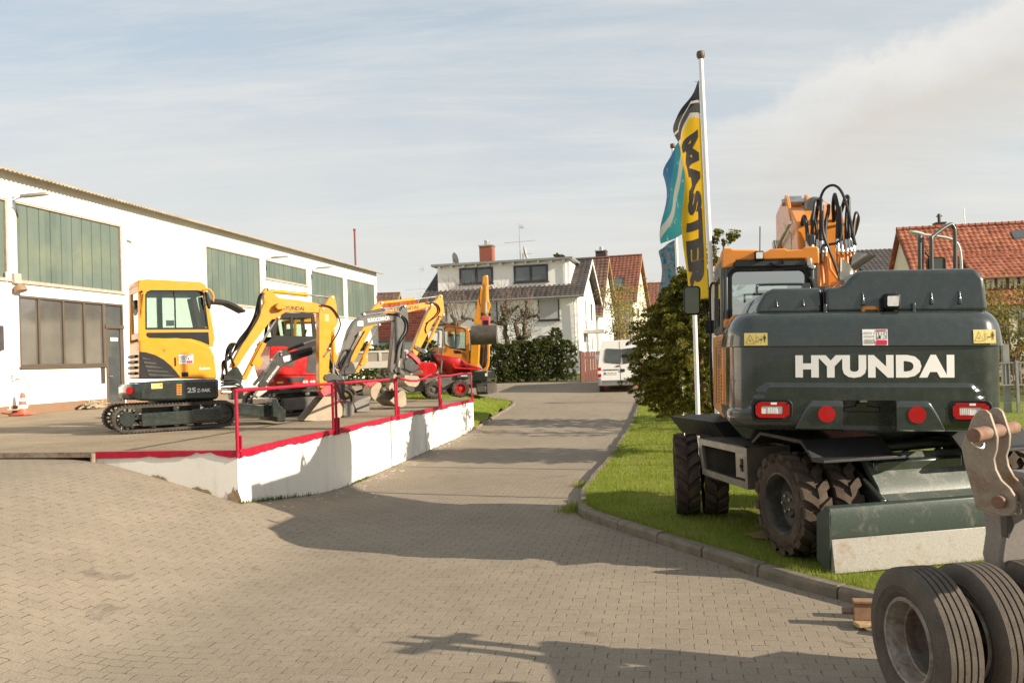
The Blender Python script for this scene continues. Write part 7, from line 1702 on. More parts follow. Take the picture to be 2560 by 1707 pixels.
def m_tread():
    m, T, N, L, B = nt('worn_truck_tyre')
    co = N.new('ShaderNodeTexCoord').outputs['Object']
    c = ramp(N, L, noise(N, L, co, 6, 8, .7), [(.3, (.075, .063, .052)), (.7, (.13, .108, .088))])
    vo = mk(N, 'ShaderNodeTexVoronoi', feature='DISTANCE_TO_EDGE', _Scale=62); L.new(co, vo.inputs['Vector'])
    f = ramp(N, L, vo.outputs['Distance'], [(.0, 1.0), (.05, 0.0)])
    c = mixc(N, L, mth(N, L, 'MULTIPLY', f, .55), c, (.02, .017, .014))
    L.new(c, B.inputs['Base Color']); B.inputs['Roughness'].default_value = .85; B.inputs['Specular IOR Level'].default_value = .25
    b = mk(N, 'ShaderNodeBump', _Strength=.4, _Distance=.004); L.new(mth(N, L, 'SUBTRACT', noise(N, L, co, 90, 5), f), b.inputs['Height']); L.new(b.outputs[0], B.inputs['Normal'])
    return m
TYM = m_tread(); RIMR = m_steel('rusty_wheel_rim', (.30, .275, .24), (.15, .085, .045), .62, .5, .3)
hz = TR
for k in range(4):
    x = .1+.345*k
    b = MB(); road_tyre(b, (x, 0, hz), TR, .235, (-1, 0, 0)); ty = b.build('tyre', TYM, K_, smooth=32)
    b = MB(); truck_rim(b, (x, 0, hz), TR, .235, (-1, 0, 0), -1); r_ = b.build('rim', RIMR, ty)
    if k == 0:
        b = MB()
        for q in range(6): a = 2*pi*q/6+.3; b.lathe([(.028, 0), (.028, .012)], (x+.158, .165*cos(a), hz+.165*sin(a)), (-1, 0, 0), 14)
        b.build('hand_hole', BLACK, r_, flip=True)
b = MB(); b.tube([(.25, 0, hz), (1.25, 0, hz)], .055, 16); b.build('axle', GRYR, K_)
KP = Plane((AR[0]+.70, 5.32, 0), AY)
def kp(pts): return [(lambda q: (q[0], q[1]))(KP(u, v)) for u, v in pts]
kz = -G(AR[0], 5.2)
offx = (KP.root[0]-AR[0])*cos(AY)+(5.32-5.2)*sin(AY); offy = -(KP.root[0]-AR[0])*sin(AY)+(5.32-5.2)*cos(AY)
def kpl(name, m, parent, pts, a, c_, bev=.006):
    b = MB(); b.prism([(x+offx, z+kz) for x, z in kp(pts)], offy+a, offy+c_); return b.build(name, m, parent, bev=bev)
c6 = lambda x, y: (2040+.28062*x, 1000+.28062*y)
# plates stand facing left: built as outlines across the view, turned about the pin axis
def ear(name, pts, hole, dxo, th):
    """mounting ear: outline in its own plane, turned so that its edge shows on the right"""
    P = kp([c6(*p) for p in pts]); H_ = kp([c6(*p) for p in hole]); cx = sum(p[0] for p in P)/len(P)
    b = MB(); b.M = Matrix.Translation((cx+offx+.82*dxo, offy+.57*dxo, kz)) @ Matrix.Rotation(radians(-55), 4, 'Z') @ Matrix.Translation((-cx, 0, 0))
    sc = .94
    f = lambda p: (cx+(p[0]-cx)*sc, p[1])
    PP, HH = [f(p) for p in P], [f(p) for p in H_]
    b.prism(PP, -th/2, th/2); o = b.build(name, RUST, K_, bev=.006, seg=2)
    # openings
    bb = MB(); bb.M = b.M; bb.prism(HH, -th/2-.05, th/2+.05); cut = bb.build('cut', RUST, None)
    m = o.modifiers.new('hole', 'BOOLEAN'); m.object = cut; m.operation = 'DIFFERENCE'; m.solver = 'EXACT'
    dg = bpy.context.evaluated_depsgraph_get(); me = bpy.data.meshes.new_from_object(o.evaluated_get(dg)); o.modifiers.clear(); o.data = me; bpy.data.objects.remove(cut)
    return o
E1 = [(1360, 300), (1395, 190), (1430, 125), (1475, 85), (1520, 88), (1555, 120), (1575, 180), (1600, 260), (1618, 330), (1612, 430), (1588, 520), (1605, 610), (1650, 700), (1720, 760), (1765, 830), (1772, 920), (1735, 1000), (1660, 1018), (1440, 985), (1410, 860), (1340, 600), (1310, 440)]
ear('mounting_ear', E1, [(1470, 160), (1500, 165), (1502, 205), (1480, 235), (1458, 220), (1455, 185)], 0, .03)
ear('mounting_ear', E1, [(1470, 160), (1500, 165), (1502, 205), (1480, 235), (1458, 220), (1455, 185)], .19, .03)
def pinx(name, c, l0, l1, r, m):
    p = kp([c6(*c)])[0]; d = Vector((cos(radians(-32+90)), sin(radians(-32+90)), 0)); d = Vector((sin(radians(32)), cos(radians(32)), 0))
    q = Vector((p[0]+offx, offy, p[1]+kz)); d = Vector((.82, .57, .0)); b = MB(); b.tube([q+d*l0, q+d*l1], r, 20); return b.build(name, m, K_, bev=.004)
PINM = m_steel('rusty_pin', (.22, .15, .11), (.19, .09, .055), .7, .55, .2)
pn = pinx('pin', (1525, 290), -.20, .42, .042, PINM); pn2 = pinx('pin', (1700, 880), -.14, .34, .038, PINM)
def ringp(c, r, m):
    p = kp([c6(*c)])[0]; b = MB(); q = Vector((p[0]+offx, offy-.05, p[1]+kz)); b.tube([q+Vector((cos(2*pi*k/20)*r, .03*sin(2*pi*k/20), sin(2*pi*k/20)*r*1.15)) for k in range(20)], .006, 6); return b.build('linch_ring', m, K_)
ringp((1390, 358), .034, ZINC); ringp((1722, 940), .036, ZINC)
b = MB(); b.bx(.55, 1.0, -1.0, -.7, 1.2, 1.55); b.bx(.85, .98, -.7, .3, 1.15, 1.35); b.build('shadow_beam', GRYR, K_, bev=.03)  # unseen beam added beyond the right edge to cast the foreground shadow
kpl('arm', GRYR, K_, [(2507, 1285), (2600, 1240), (2700, 1300), (2700, 1560), (2620, 1640), (2560, 1580), (2530, 1500), (2506, 1400), (2514, 1345)], .02, .20, .02)
kpl('arm_edge', DKGREY, K_, [(2506, 1285), (2520, 1285), (2526, 1310), (2512, 1342), (2508, 1340)], -.04, .02, .004)
kpl('frame_plate', mat('frame_grey', (.16, .15, .14), .5), K_, [(2530, 1500), (2720, 1450), (2720, 1640), (2560, 1640)], .1, .4, .02)
# rusty channel that wedges it, on a splintered board
bp_ = on_z(2118, 1560, .0); BZ = G(bp_[0], bp_[1])
o = thing('steel_channel', 'short rusty steel channel wedged under the truck tyre', 'steel beam', (bp_[0]+.02, bp_[1]-.10, BZ+.075), radians(-12))
o.scale = (1.3, 1.3, 1.3)
b = MB(); b.bx(0, .9, 0, .08, .085, .10); b.bx(0, .9, 0, .08, -.03, -.015); b.bx(0, .9, .012, .026, -.015, .085); b.bx(.16, .9, .16, .24, .0, .10); b.build('channel', m_steel('rusty_channel_steel', (.30, .19, .115), (.24, .105, .05), .6, .65, .15), o, bev=.004)
b = MB(); b.tube([(-.06, .05, .03), (.02, .05, .03)], .022, 8); b.build('bolt', PINM, o)
b = MB()
for k, (x, y, w, d, a) in enumerate(((.02, -.02, .14, .10, .3), (.16, -.14, .17, .12, -.4), (.24, -.28, .14, .10, .2))): b.box((x+.05, y, -.035), (w, d, .03), rz=a)
o2 = b.build('broken_board', mat('splintered_board', (.36, .25, .13), .85, var=.3, vs=9), None, bev=.006); o2.location = o.location; o2.rotation_euler = o.rotation_euler; tag(o2, 'pieces of splintered pale board under the steel channel', 'board')

# ------------------------------------------------------------------ flags
def flagpole(name, label, X, Y, top, r, lean=0.0):
    z0 = G(X, Y)+.05
    o = thing(name, label, 'flagpole', (X, Y, z0), 0, 'white flagpoles along the lawn')
    h = top-z0; b = MB(); b.tube([(0, 0, 0), (lean*.4, 0, h*.4), (lean, 0, h)], [r*1.05, r, r*.92], 16); b.build('pole', POLEM, o)
    b = MB(); b.lathe([(r*1.1, 0), (r*1.6, .03), (r*1.7, .08), (r*1.4, .11), (.01, .12)], (lean, 0, h), n=18); b.build('cap', mat('pole_cap', (.10, .07, .045), .5), o)
    b = MB(); b.tube([(r*1.3-.12, 0, h-.35), (r*1.3-.2, 0, h-.33)], .006, 5); b.tube([(-r*1.1, -.01, h-.1), (-r*1.1, -.01, h-.7)], .005, 5); b.build('halyard', ZINC, o)
    b = MB(); b.lathe([(r*1.5, -.1), (r*1.5, .25), (r*1.05, .27)], (0, 0, 0), n=16); b.build('ground_sleeve', ZINC, o)
    return o, (X+lean, Y, top)
q1 = at(1752, 148, 13.0); B1 = (at(1790, 900, 13.0)[0]+.0, 13.0)
pole1, P1 = flagpole('flagpole', 'tall white flagpole carrying the yellow flag behind the cab', B1[0], 13.0, q1[2], .037, q1[0]-B1[0])
q2 = at(1722, 330, 16.5); b2_ = at(1745, 1062, 16.5)
pole2, P2 = flagpole('flagpole', 'white flagpole in front of the yew carrying the teal flag', b2_[0], 16.5, at(1722, 225, 16.5)[2]-.45, .042, q2[0]-b2_[0])
q3 = at(1682, 372, 20.3); b3_ = at(1708, 1085, 20.3)
pole3, P3 = flagpole('flagpole', 'slim white flagpole beyond the yew carrying the patterned flag', b3_[0], 20.3, q3[2], .036, q3[0]-b3_[0])
def cloth(w, L, F, nx=26, nz=90):
    return [[F(i/nx*w, j/nz*L) for i in range(nx+1)] for j in range(nz+1)]
def m_flag(name, fn):
    m, T, N, L, B = nt(name)
    uv = N.new('ShaderNodeUVMap'); sp = N.new('ShaderNodeSeparateXYZ'); L.new(uv.outputs[0], sp.inputs[0])
    c = fn(N, L, sp.outputs[0], sp.outputs[1])
    L.new(c, B.inputs['Base Color']); B.inputs['Roughness'].default_value = .6
    t = N.new('ShaderNodeBsdfTranslucent'); L.new(c, t.inputs[0])
    mx = mk(N, 'ShaderNodeMixShader'); mx.inputs[0].default_value = .42
    L.new(B.outputs[0], mx.inputs[1]); L.new(t.outputs[0], mx.inputs[2]); L.new(mx.outputs[0], N['Material Output'].inputs[0]); return m
def make_flag(name, label, w, L_, F, m):
    rows = cloth(w, L_, F); b = MB(); b.sheet(rows)
    me_o = b.build('cloth', m, None, smooth=180, flip=False); me = me_o.data; uvl = me.uv_layers.new(name='UVMap')
    nx, nz = 26, 90
    for lp in me.loops:
        i = lp.vertex_index; uvl.data[lp.index].uv = ((i % (nx+1))/nx, (i//(nx+1))/nz)
    md = me_o.modifiers.new('solid', 'SOLIDIFY'); md.thickness = .003
    o = thing(name, label, 'flag', (0, 0, 0)); me_o.parent = o; return o
def cmp(N, L, a, t): return mth(N, L, 'GREATER_THAN', a, t)
def f_yellow(N, L, u, v):
    slope = mth(N, L, 'ADD', v, mth(N, L, 'MULTIPLY', u, .055))
    # zigzag dark / grey / white bars at the head
    c = mixc(N, L, cmp(N, L, slope, .085), (.035, .033, .033), (.16, .15, .14))
    wz = mth(N, L, 'MULTIPLY', mth(N, L, 'PINGPONG', u, .42), .16)
    s2 = mth(N, L, 'ADD', v, wz)
    wh1 = mth(N, L, 'MULTIPLY', cmp(N, L, s2, .095), mth(N, L, 'LESS_THAN', s2, .108))
    c = mixc(N, L, wh1, c, (.75, .72, .66))
    c = mixc(N, L, cmp(N, L, s2, .155), c, (.75, .72, .66))
    return mixc(N, L, cmp(N, L, s2, .180), c, (.84, .63, .010))
def Fy(px_, top, w, sagA):
    def F(x, z):
        s = x/w; t = z
        sag = .42*s**1.3*exp(-(t/.8)**2)
        out = lerp(.06, .45, 1-exp(-t*1.6))*w*(.55+.0*t)+(.12*exp(-((t-.75)/.45)**2))
        wig = .045*sin(3.0*t+5*s)*s+.03*sin(7*s+1.4*t)*s+.05*s*sin(1.2*t)
        ax_ = px_[0]-.045-(out*s*.88)*(1-.45*sstep(2.2, 3.9, t)*s)+wig
        ax_ -= .20*s**1.6*exp(-((t-.10)/.32)**2)
        ay = px_[1]+w*.80*s*(1-.12*s)+.10*sin(6*s+2*t)*s
        lx_ = (B1[0]-px_[0])*min(1, t/ (P1[2]-.2))
        return Vector((ax_+lx_*.9, ay, top-t-sag))
    return F
tY = at(1750, 200, 13.0)[2]; LY = tY-at(1735, 750, 13.0)[2]-.02; WYF = .95
FY = Fy(P1, tY, WYF, .6)
FM = m_flag('yellow_flag_cloth', f_yellow)
fl1 = make_flag('banner_flag', 'yellow banner flag with dark vertical lettering and grey head on the tallest flagpole', WYF, LY, FY, FM)
def flag_text(parent, txt, F, z0, z1, x0, x1, m, off):
    def sub(txt):
        cu = bpy.data.curves.new('t', 'FONT'); cu.body = txt; cu.size = 1; cu.offset = .065; cu.resolution_u = 3; cu.space_character = 1.05
        ob = bpy.data.objects.new('t', cu); me = bpy.data.meshes.new_from_object(ob); bpy.data.objects.remove(ob); bpy.data.curves.remove(cu); return me
    me = sub(txt); bm = bmesh.new(); bm.from_mesh(me)
    xs = [v.co.x for v in bm.verts]; ys = [v.co.y for v in bm.verts]; a0, a1, c0, c1 = min(xs), max(xs), min(ys), max(ys)
    for k in range(1, 60): bmesh.ops.bisect_plane(bm, geom=bm.verts[:]+bm.edges[:]+bm.faces[:], plane_co=(a0+(a1-a0)*k/60, 0, 0), plane_no=(1, 0, 0))
    for k in range(1, 8): bmesh.ops.bisect_plane(bm, geom=bm.verts[:]+bm.edges[:]+bm.faces[:], plane_co=(0, c0+(c1-c0)*k/8, 0), plane_no=(0, 1, 0))
    for v in bm.verts:
        zz = lerp(z0, z1, (v.co.x-a0)/(a1-a0)); xx = lerp(x1, x0, (v.co.y-c0)/(c1-c0))
        p = F(xx, zz); e = .01; du = F(xx+e, zz)-F(xx-e, zz); dv = F(xx, zz+e)-F(xx, zz-e); n = du.cross(dv).normalized()
        v.co = p+n*off
    bm.to_mesh(me); bm.free(); me.materials.clear(); me.materials.append(m); me.name = 'lettering'
    o = bpy.data.objects.new('lettering', me); COL.objects.link(o); o.parent = parent; return o
FLD = mat('flag_lettering', (.05, .045, .042), .7, var=.05)
for of in (.006, -.008): flag_text(fl1, 'MASTER', FY, LY*.215, LY*.955, WYF*.11, WYF*.84, FLD, of)
def f_teal(N, L, u, v):
    s = mth(N, L, 'ADD', mth(N, L, 'MULTIPLY', u, -.75), v)
    c = mixc(N, L, cmp(N, L, s, -.22), (.05, .24, .42), (.05, .36, .42))
    c = mixc(N, L, cmp(N, L, s, .02), c, (.58, .60, .54))
    c = mixc(N, L, cmp(N, L, s, .20), c, (.05, .40, .42))
    geo = N.new('ShaderNodeUVMap').outputs[0]
    n = noise(N, L, geo, 7, 3); return mixc(N, L, ramp(N, L, n, [(.62, 0.0), (.66, .75)]), c, (.55, .62, .58))
def Ft(px_, top, w, dx, dy, sagk):
    def F(x, z):
        s = x/w
        return Vector((px_[0]-.045-w*dx*s-.06*s*sin(2.2*z+4*s)-.04*sin(9*s+z*3)*s+.05*z*s*.6, px_[1]+w*dy*s+.12*sin(5*s+2.2*z)*s, top-z*(1-.12*s)-sagk*s**1.2*exp(-z*.35)))
    return F
t2 = at(1715, 330, 16.5)[2]; L2_ = t2-at(1700, 640, 16.5)[2]
make_flag('banner_flag', 'teal flag with pale diagonal stripe and frayed end between the poles', 1.15, L2_*.80, Ft(P2, t2, 1.15, .30, .85, .62), m_flag('teal_flag_cloth', f_teal))
def f_pat(N, L, u, v):
    geo = N.new('ShaderNodeUVMap').outputs[0]; mp = mk(N, 'ShaderNodeMapping'); mp.inputs['Scale'].default_value = (3, 9, 1); L.new(geo, mp.inputs[0])
    n = noise(N, L, mp.outputs[0], 1.4, 4); return ramp(N, L, n, [(.32, (.03, .11, .30)), (.45, (.03, .22, .30)), (.55, (.20, .30, .30)), (.62, (.42, .05, .05)), (.68, (.05, .16, .34))])
t3 = at(1690, 600, 20.3)[2]; L3 = t3-at(1690, 745, 20.3)[2]
make_flag('banner_flag', 'blue patterned flag with small red figures on the slim pole by the yew', .95, L3, Ft(P3, t3, .95, .30, .85, .2), m_flag('patterned_flag_cloth', f_pat))

# ------------------------------------------------------------------ van
vx, vy, vz = at(1553, 978, 38.0); VZ = G(vx, 38)+.02; VY = radians(-7)
V_ = thing('panel_van', 'white high roofed van seen from behind, parked on the lane by the yew', 'van', (vx, vy, VZ), VY)
VP = Plane((vx, vy, VZ), VY); kv = crop(1460, 830, .10844); TV = tracer(VP, kv)
q = TV([(325, 1000), (400, 500), (480, 200), (520, 185)]); hw = -q[0][0]; zt = q[2][1]; 
zfl = TV([(400, 1240)])[0][1]
sec = [(-hw, zfl), (-hw, TV([(330, 900)])[0][1]), (-hw+.06, TV([(370, 560)])[0][1]), (-hw*.80, zt-.08), (-hw*.76, zt-.02), (-hw*.70, zt), (hw*.70, zt), (hw*.76, zt-.02), (hw*.80, zt-.08), (hw-.06, TV([(370, 560)])[0][1]), (hw, TV([(330, 900)])[0][1]), (hw, zfl)]
b = MB(); b.loops([[(x*f, y, zfl+(z-zfl)*g) for x, z in sec] for y, f, g in ((.0, .985, .99), (.06, 1, 1), (3.6, 1, 1), (4.5, .97, .60), (5.0, .9, .42))]); b.build('body', WHITEP, V_, smooth=40)
for pts in ([(460, 650), (490, 410), (520, 378), (860, 392), (848, 738), (490, 705)],):
    P = TV(pts); b = MB(); b.prism(P, -.02, .0); b.build('rear_window', GLW, V_, bev=.01); b = MB(); mirrorP = [(-x+2*TV([(862, 500)])[0][0]-.0, z) for x, z in P]; b.prism(mirrorP, -.02, .0); b.build('rear_window', GLW, V_, bev=.01)
xg = TV([(840, 900)])[0][0]; b = MB(); b.bx(xg-.008, xg+.008, -.006, .01, zfl+.05, zt-.05); b.build('door_gap', DKGREY, V_)
p = TV([(400, 1100), (830, 1240)]); b = MB(); b.bx(-hw+.12, hw-.12, -.012, .01, p[1][1]+.0, TV([(600, 1110)])[0][1]); b.build('lower_panel', mat('van_grey_plastic', (.16, .155, .15), .6), V_, bev=.01)
p = TV([(330, 1290), (400, 1060)]); b = MB(); b.bx(-hw-.02, hw+.02, -.10, .05, zfl-.0, zfl+.09); b.bx(-hw-.02, -hw+.13, -.06, .05, zfl+.05, p[1][1]); b.bx(hw-.13, hw+.02, -.06, .05, zfl+.05, p[1][1]); b.build('bumper', mat('bumper_grey', (.20, .19, .18), .6), V_, bev=.02)
for s in (-1, 1):
    a = TV([(340, 1040), (400, 815)]); b = MB(); b.m = 0; zz = [a[0][1], lerp(a[0][1], a[1][1], .33), lerp(a[0][1], a[1][1], .66), a[1][1]]
    for k in range(3): b.m = (0, 1, 0)[k]; b.bx(s*hw-.02*(1 if s > 0 else -1)*0-.0 if False else (s*hw-.14 if s > 0 else -hw-.01), (s*hw+.01 if s > 0 else -hw+.14), -.025, .03, zz[k], zz[k+1]-.004)
    b.build('tail_lamp', [LENSR, LENSC], V_, bev=.008)
    a = TV([(470, 1250)])[0]; b = MB(); b.box((s*(hw-.33), -.105, zfl-.01), (.16, .02, .04)); b.build('reflector', REFL, V_)
a = TV([(450, 880), (800, 850)]); b = MB(); b.bx(a[0][0], a[1][0], -.03, .0, a[0][1], a[1][1]); b.build('plate_light_bar', mat('van_trim_brown', (.10, .09, .085), .5), V_, bev=.01)
a = TV([(475, 970), (770, 905)]); b = MB(); b.m = 0; b.bx(a[0][0]+.05, a[1][0], -.016, .0, a[0][1]-.02, a[1][1]-.02); b.m = 1; b.bx(a[0][0], a[0][0]+.05, -.016, .0, a[0][1]-.02, a[1][1]-.02); np_ = b.build('number_plate', [STKW, mat('plate_blue', (.02, .05, .3), .4)], V_)
lettering('CW DW 222', 'lettering', LETD, np_, lambda x, y: Vector((a[0][0]+.07+x, -.018, a[0][1]+.005+y)), a[1][0]-a[0][0]-.10, (a[1][1]-a[0][1])*.6)
a = TV([(785, 783)])[0]; b = MB(); b.box((a[0], -.01, a[1]), (.16, .03, .06)); b.build('brake_light', REFL, V_, bev=.01)
a = TV([(888, 882)])[0]; b = MB(); b.box((a[0], -.015, a[1]), (.20, .03, .13)); b.build('door_handle', WINFD, V_, bev=.02)
a = TV([(405, 575)])[0]; b = MB(); b.box((-hw-.10, 3.4, a[1]), (.22, .10, .22)); b.tube([(-hw, 3.4, a[1]), (-hw-.1, 3.4, a[1])], .03); b.build('wing_mirror', WHITEP, V_, bev=.03)
for s in (-1, 1):
    for y in (.75, 3.9):
        b = MB(); b.lathe([(.2, -.1), (.33, -.1), (.345, -.06), (.345, .06), (.33, .1), (.2, .1)], (s*(hw-.13), y, .345), (1, 0, 0), 24); b.lathe([(.2, -.08), (.001, -.05)], (s*(hw-.13), y, .345), (s*-1, 0, 0), 20); b.build('wheel', RUBBER, V_)
b = MB(); b.bx(-hw+.35, hw-.35, .6, 4.5, .30, zfl+.02); b.build('underbody', BLACK, V_)

# ------------------------------------------------------------------ fences, gate, street lamp
gx, gy, gz_ = at(1488, 956, 44); g0 = thing('picket_gate', 'red brown wooden picket gate beside the white van', 'gate', (gx-.45, 44, G(gx, 44)), radians(20))
b = MB(); hh = at(1488, 878, 44)[2]-G(gx, 44)
for k in range(9): b.bx(-.15+k*.145, -.15+k*.145+.128, -.02, .0, .05, hh)
b.bx(-.15, 1.1, .003, .05, .25, .35); b.bx(-.15, 1.1, .003, .05, hh-.35, hh-.25); b.build('pickets', WOODR, g0)
b = MB(); b.bx(-.28, -.16, -.06, .06, -.1, hh+.05); b.bx(1.17, 1.29, -.06, .06, -.1, hh+.05); b.build('post', WOODR, g0)
MESHW = mat('galvanised_wire', (.46, .42, .34), .5, metal=.5, var=.15)
def chain_fence(name, label, A, B_, h, mesh, post_gap=2.6, wr_=.0022, group=None):
    ax_, ay_ = A; L_ = sqrt((B_[0]-ax_)**2+(B_[1]-ay_)**2); yaw = atan2(B_[1]-ay_, B_[0]-ax_)
    o = thing(name, label, 'fence', (ax_, ay_, 0), yaw, group)
    b = MB(); n = int(L_/post_gap)
    gz2 = lambda s: G(ax_+cos(yaw)*s, ay_+sin(yaw)*s)+.05
    for k in range(n+1):
        s = L_*k/n; b = MB(); b.tube([(s, .03, gz2(s)-.1), (s, .03, gz2(s)+h+.03)], .022, 8); b.build('post', MESHW, o)
    b = MB()
    for hq in (.04, h): b.tube([(s, 0, gz2(s)+hq) for s in [L_*k/24 for k in range(25)]], .003, 4)
    m = int((L_+h)/mesh)
    def strip(s0, z0, s1, z1):
        w = wr_; za, zb = gz2(s0)+z0, gz2(s1)+z1
        i = [b.vert((s0-w, 0, za)), b.vert((s0+w, 0, za)), b.vert((s1+w, 0, zb)), b.vert((s1-w, 0, zb))]; b.face(i)
        i = [b.vert((s0, -w, za)), b.vert((s0, w, za)), b.vert((s1, w, zb)), b.vert((s1, -w, zb))]; b.face(i)
    k = -int(h/mesh)-1
    while k*mesh < L_:
        s0 = k*mesh; z0 = 0.0; s1 = s0+h; z1 = h
        if s0 < 0: z0 = -s0; s0 = 0
        if s1 > L_: z1 = h-(s1-L_); s1 = L_
        if s1 > s0: strip(s0, z0+.02, s1, z1+.0); strip(s0, h-z0, s1, h-z1+.02)
        k += 1
    b.build('wire_mesh', MESHW, o, smooth=0, flip=False); return o
chain_fence('chain_link_fence', 'galvanised chain link fence behind the wheeled excavator', (7.75, 14.9), (5.35, 28), 1.15, .085)
chain_fence('chain_link_fence', 'galvanised chain link fence right of the counterweight', (11.5, 11.6), (7.8, 14.85), 1.15, .085)
b = MB()
for k, Y in enumerate((22.2, 24.6)):
    pass
x, y, z = at(2508, 965, 27); MF_ = thing('metal_railing', 'grey metal picket railing beyond the chain link fence', 'railing', (x-1.2, 27, G(x, 27)+.1), radians(-6))
zt = at(2520, 908, 27)[2]-G(x, 27)-.1; zb = at(2520, 960, 27)[2]-G(x, 27)-.1
GAL = mat('galvanised_grey', (.26, .26, .25), .5, metal=.4, var=.15)
b = MB()
for k in range(34): b.bx(k*.11, k*.11+.035, -.01, .01, zb, zt)
b.bx(-.02, 3.8, -.02, .02, zt, zt+.04); b.bx(-.02, 3.8, -.02, .02, zb-.04, zb); b.build('pickets', GAL, MF_)
for xx in (-.06, 1.55, 3.85): b = MB(); b.bx(xx-.04, xx+.04, -.04, .04, -.3, zt+.08); b.build('post', GAL, MF_)
b = MB(); xx = (at(2513, 900, 27)[0]-(x-1.2)); b.bx(xx-.09, xx+.09, .06, .2, -.3, at(2513, 868, 27)[2]-G(x, 27)); b.build('gate_post', GAL, MF_)
clip_sheet('side_street', ASPH, [(9.5, 14.5), (30, 6), (34, 18), (9.0, 19.5)], lambda X, Y: G(X, Y)+.05, 1.0, 'grey asphalt side street behind the fence', 'street')
clip_sheet('garden_lawn', LAWN, [(9.3, 20), (34, 18.6), (34, 30), (8, 30)], lambda X, Y: G(X, Y)+.03, 1.5, 'green garden lawn beyond the side street', 'lawn')
x, y, _ = at(2405, 690, 30); lz = G(x, 30)
SL = thing('street_lamp', 'slender street lamp with curved arm in front of the orange tiled roof', 'street lamp', (x, 30, lz))
Q = [(at(u, v, 30)[0]-x, at(u, v, 30)[2]-lz) for u, v in ((2405, 700), (2402, 640), (2395, 612), (2378, 598), (2340, 590), (2310, 587))]
b = MB(); b.tube([(0, 0, 0), (0, 0, 2)], .07, 10); b.tube(smooth_path([(0, 0, 2.0)]+[(a, 0, c) for a, c in Q], 6), .045, 10); b.build('pole', mat('lamp_post_grey', (.45, .45, .43), .5, metal=.3), SL)
a0, a1 = at(2312, 587, 30), at(2274, 580, 30); b = MB(); b.loops([[(lerp(a0[0], a1[0], t)-x, w*cos(c)*.12, lerp(a0[2], a1[2], t)-lz+w*sin(c)*.07) for c in [2*pi*k/12 for k in range(12)]] for t, w in ((0, .5), (.15, .9), (.5, 1.15), (.9, .9), (1, .4))]); b.build('lamp_head', mat('lamp_head_grey', (.42, .45, .40), .4), SL)

# ------------------------------------------------------------------ grass blades and small litter
from mathutils import noise as mnoise
random.seed(31)
GRASS = m_leaf('grass_blade', (.14, .19, .016), (.215, .27, .028), (.40, .35, .10), .38)
b = MB()
def tuft(x, y, z, h, w):
    a = random.random()*6.2832; l = random.uniform(.15, .7)*h; px, py = -sin(a)*w, cos(a)*w; i = len(b.v)
    b.v += [(x-px, y-py, z-.005), (x+px, y+py, z-.005), (x+cos(a)*l, y+sin(a)*l, z+h)]; b.f.append((i, i+1, i+2)); b.mi.append(0)
xa, xb, ya, yb = .8, 9.5, 4.5, 46
cnt = 0
def patch(n, y0, y1, h0, h1, w, xmax):
    global cnt
    k = 0
    while k < n:
        y = random.uniform(y0, y1); x = random.uniform(.6, xmax)
        if not inpoly((x, y), RL): continue
        if mnoise.noise(Vector((x*1.3, y*1.3, 0)))+.6*mnoise.noise(Vector((x*5, y*5, 3))) < random.uniform(-.9, -.05): k += .4; continue
        k += 1; tuft(x, y, lawn_z(x, y), random.uniform(h0, h1)*(1.3 if random.random() < .08 else 1), w)
patch(30000, 6.2, 10.5, .025, .06, .0022, 6.2)
patch(30000, 10.5, 15.5, .03, .06, .003, 5.5)
patch(22000, 15.5, 25, .03, .065, .0045, 6.0)
patch(11000, 25, 46, .04, .08, .008, 8)
for k in range(9000):
    x, y = random.uniform(-6.5, .1), random.uniform(27.7, 37.5)
    if inpoly((x, y), IL): tuft(x, y, bank_z(x, y), random.uniform(.04, .10), .008)
for k in range(4200):      # ragged edge along the kerb top and the joint below it
    i = random.randint(0, len(KERB_FRONT)-2); t = random.random(); x, y = lerp(KERB_FRONT[i][0], KERB_FRONT[i+1][0], t), lerp(KERB_FRONT[i][1], KERB_FRONT[i+1][1], t)
    if random.random() < .72: o = random.uniform(.12, .24); tuft(x+o*.75, y+o*.65, G(x, y)+.10, random.uniform(.03, .085), .003)
    elif sin(x*9)+sin(y*7.3) > .9: tuft(x-.02*random.random(), y-.02*random.random(), G(x, y), random.uniform(.015, .05), .003)
for k in range(1500):
    y = random.uniform(12.7, 42); x = kx(y)+random.uniform(.09, .2); tuft(x, y, G(x, y)+.09, random.uniform(.03, .07), .0035)
for k in range(900):
    a = random.choice([(.88, 12.9), (.80, 12.6), (1.15, 15.1), (.86, 12.75)]); tuft(a[0]-.03+random.gauss(0, .10), a[1]+random.gauss(0, .12), G(a[0], a[1])+.0, random.uniform(.04, .14), .004)
tag(b.build('grass_blades', GRASS, smooth=0, flip=False), 'short grass growing on the lawns beside the lane', 'grass', kind='stuff')
b = MB(); c0 = (CM @ Vector((-1.0, -.15, 0))); c0 = Vector((WR[0]+cos(WY)*c0.x-sin(WY)*c0.y, WR[1]+sin(WY)*c0.x+cos(WY)*c0.y))
for k in range(3):
    px_, py_ = c0.x+random.uniform(-.2, .35), c0.y+random.uniform(-.35, .3); r = random.uniform(.14, .26)
    b.poly([(px_+r*1.5*cos(a)*random.uniform(.7, 1.2), py_+r*sin(a)*random.uniform(.7, 1.2), lawn_z(px_, py_)+.022+.002*k) for a in [2*pi*q/14 for q in range(14)]])
tag(b.build('bare_soil', m_ground('bare_soil_earth', [(.20, .13, .07), (.27, .18, .10), (.33, .23, .13)], 4, 50), smooth=0), 'bare brown soil between the wheels of the big excavator', 'soil', kind='structure')
b = MB()
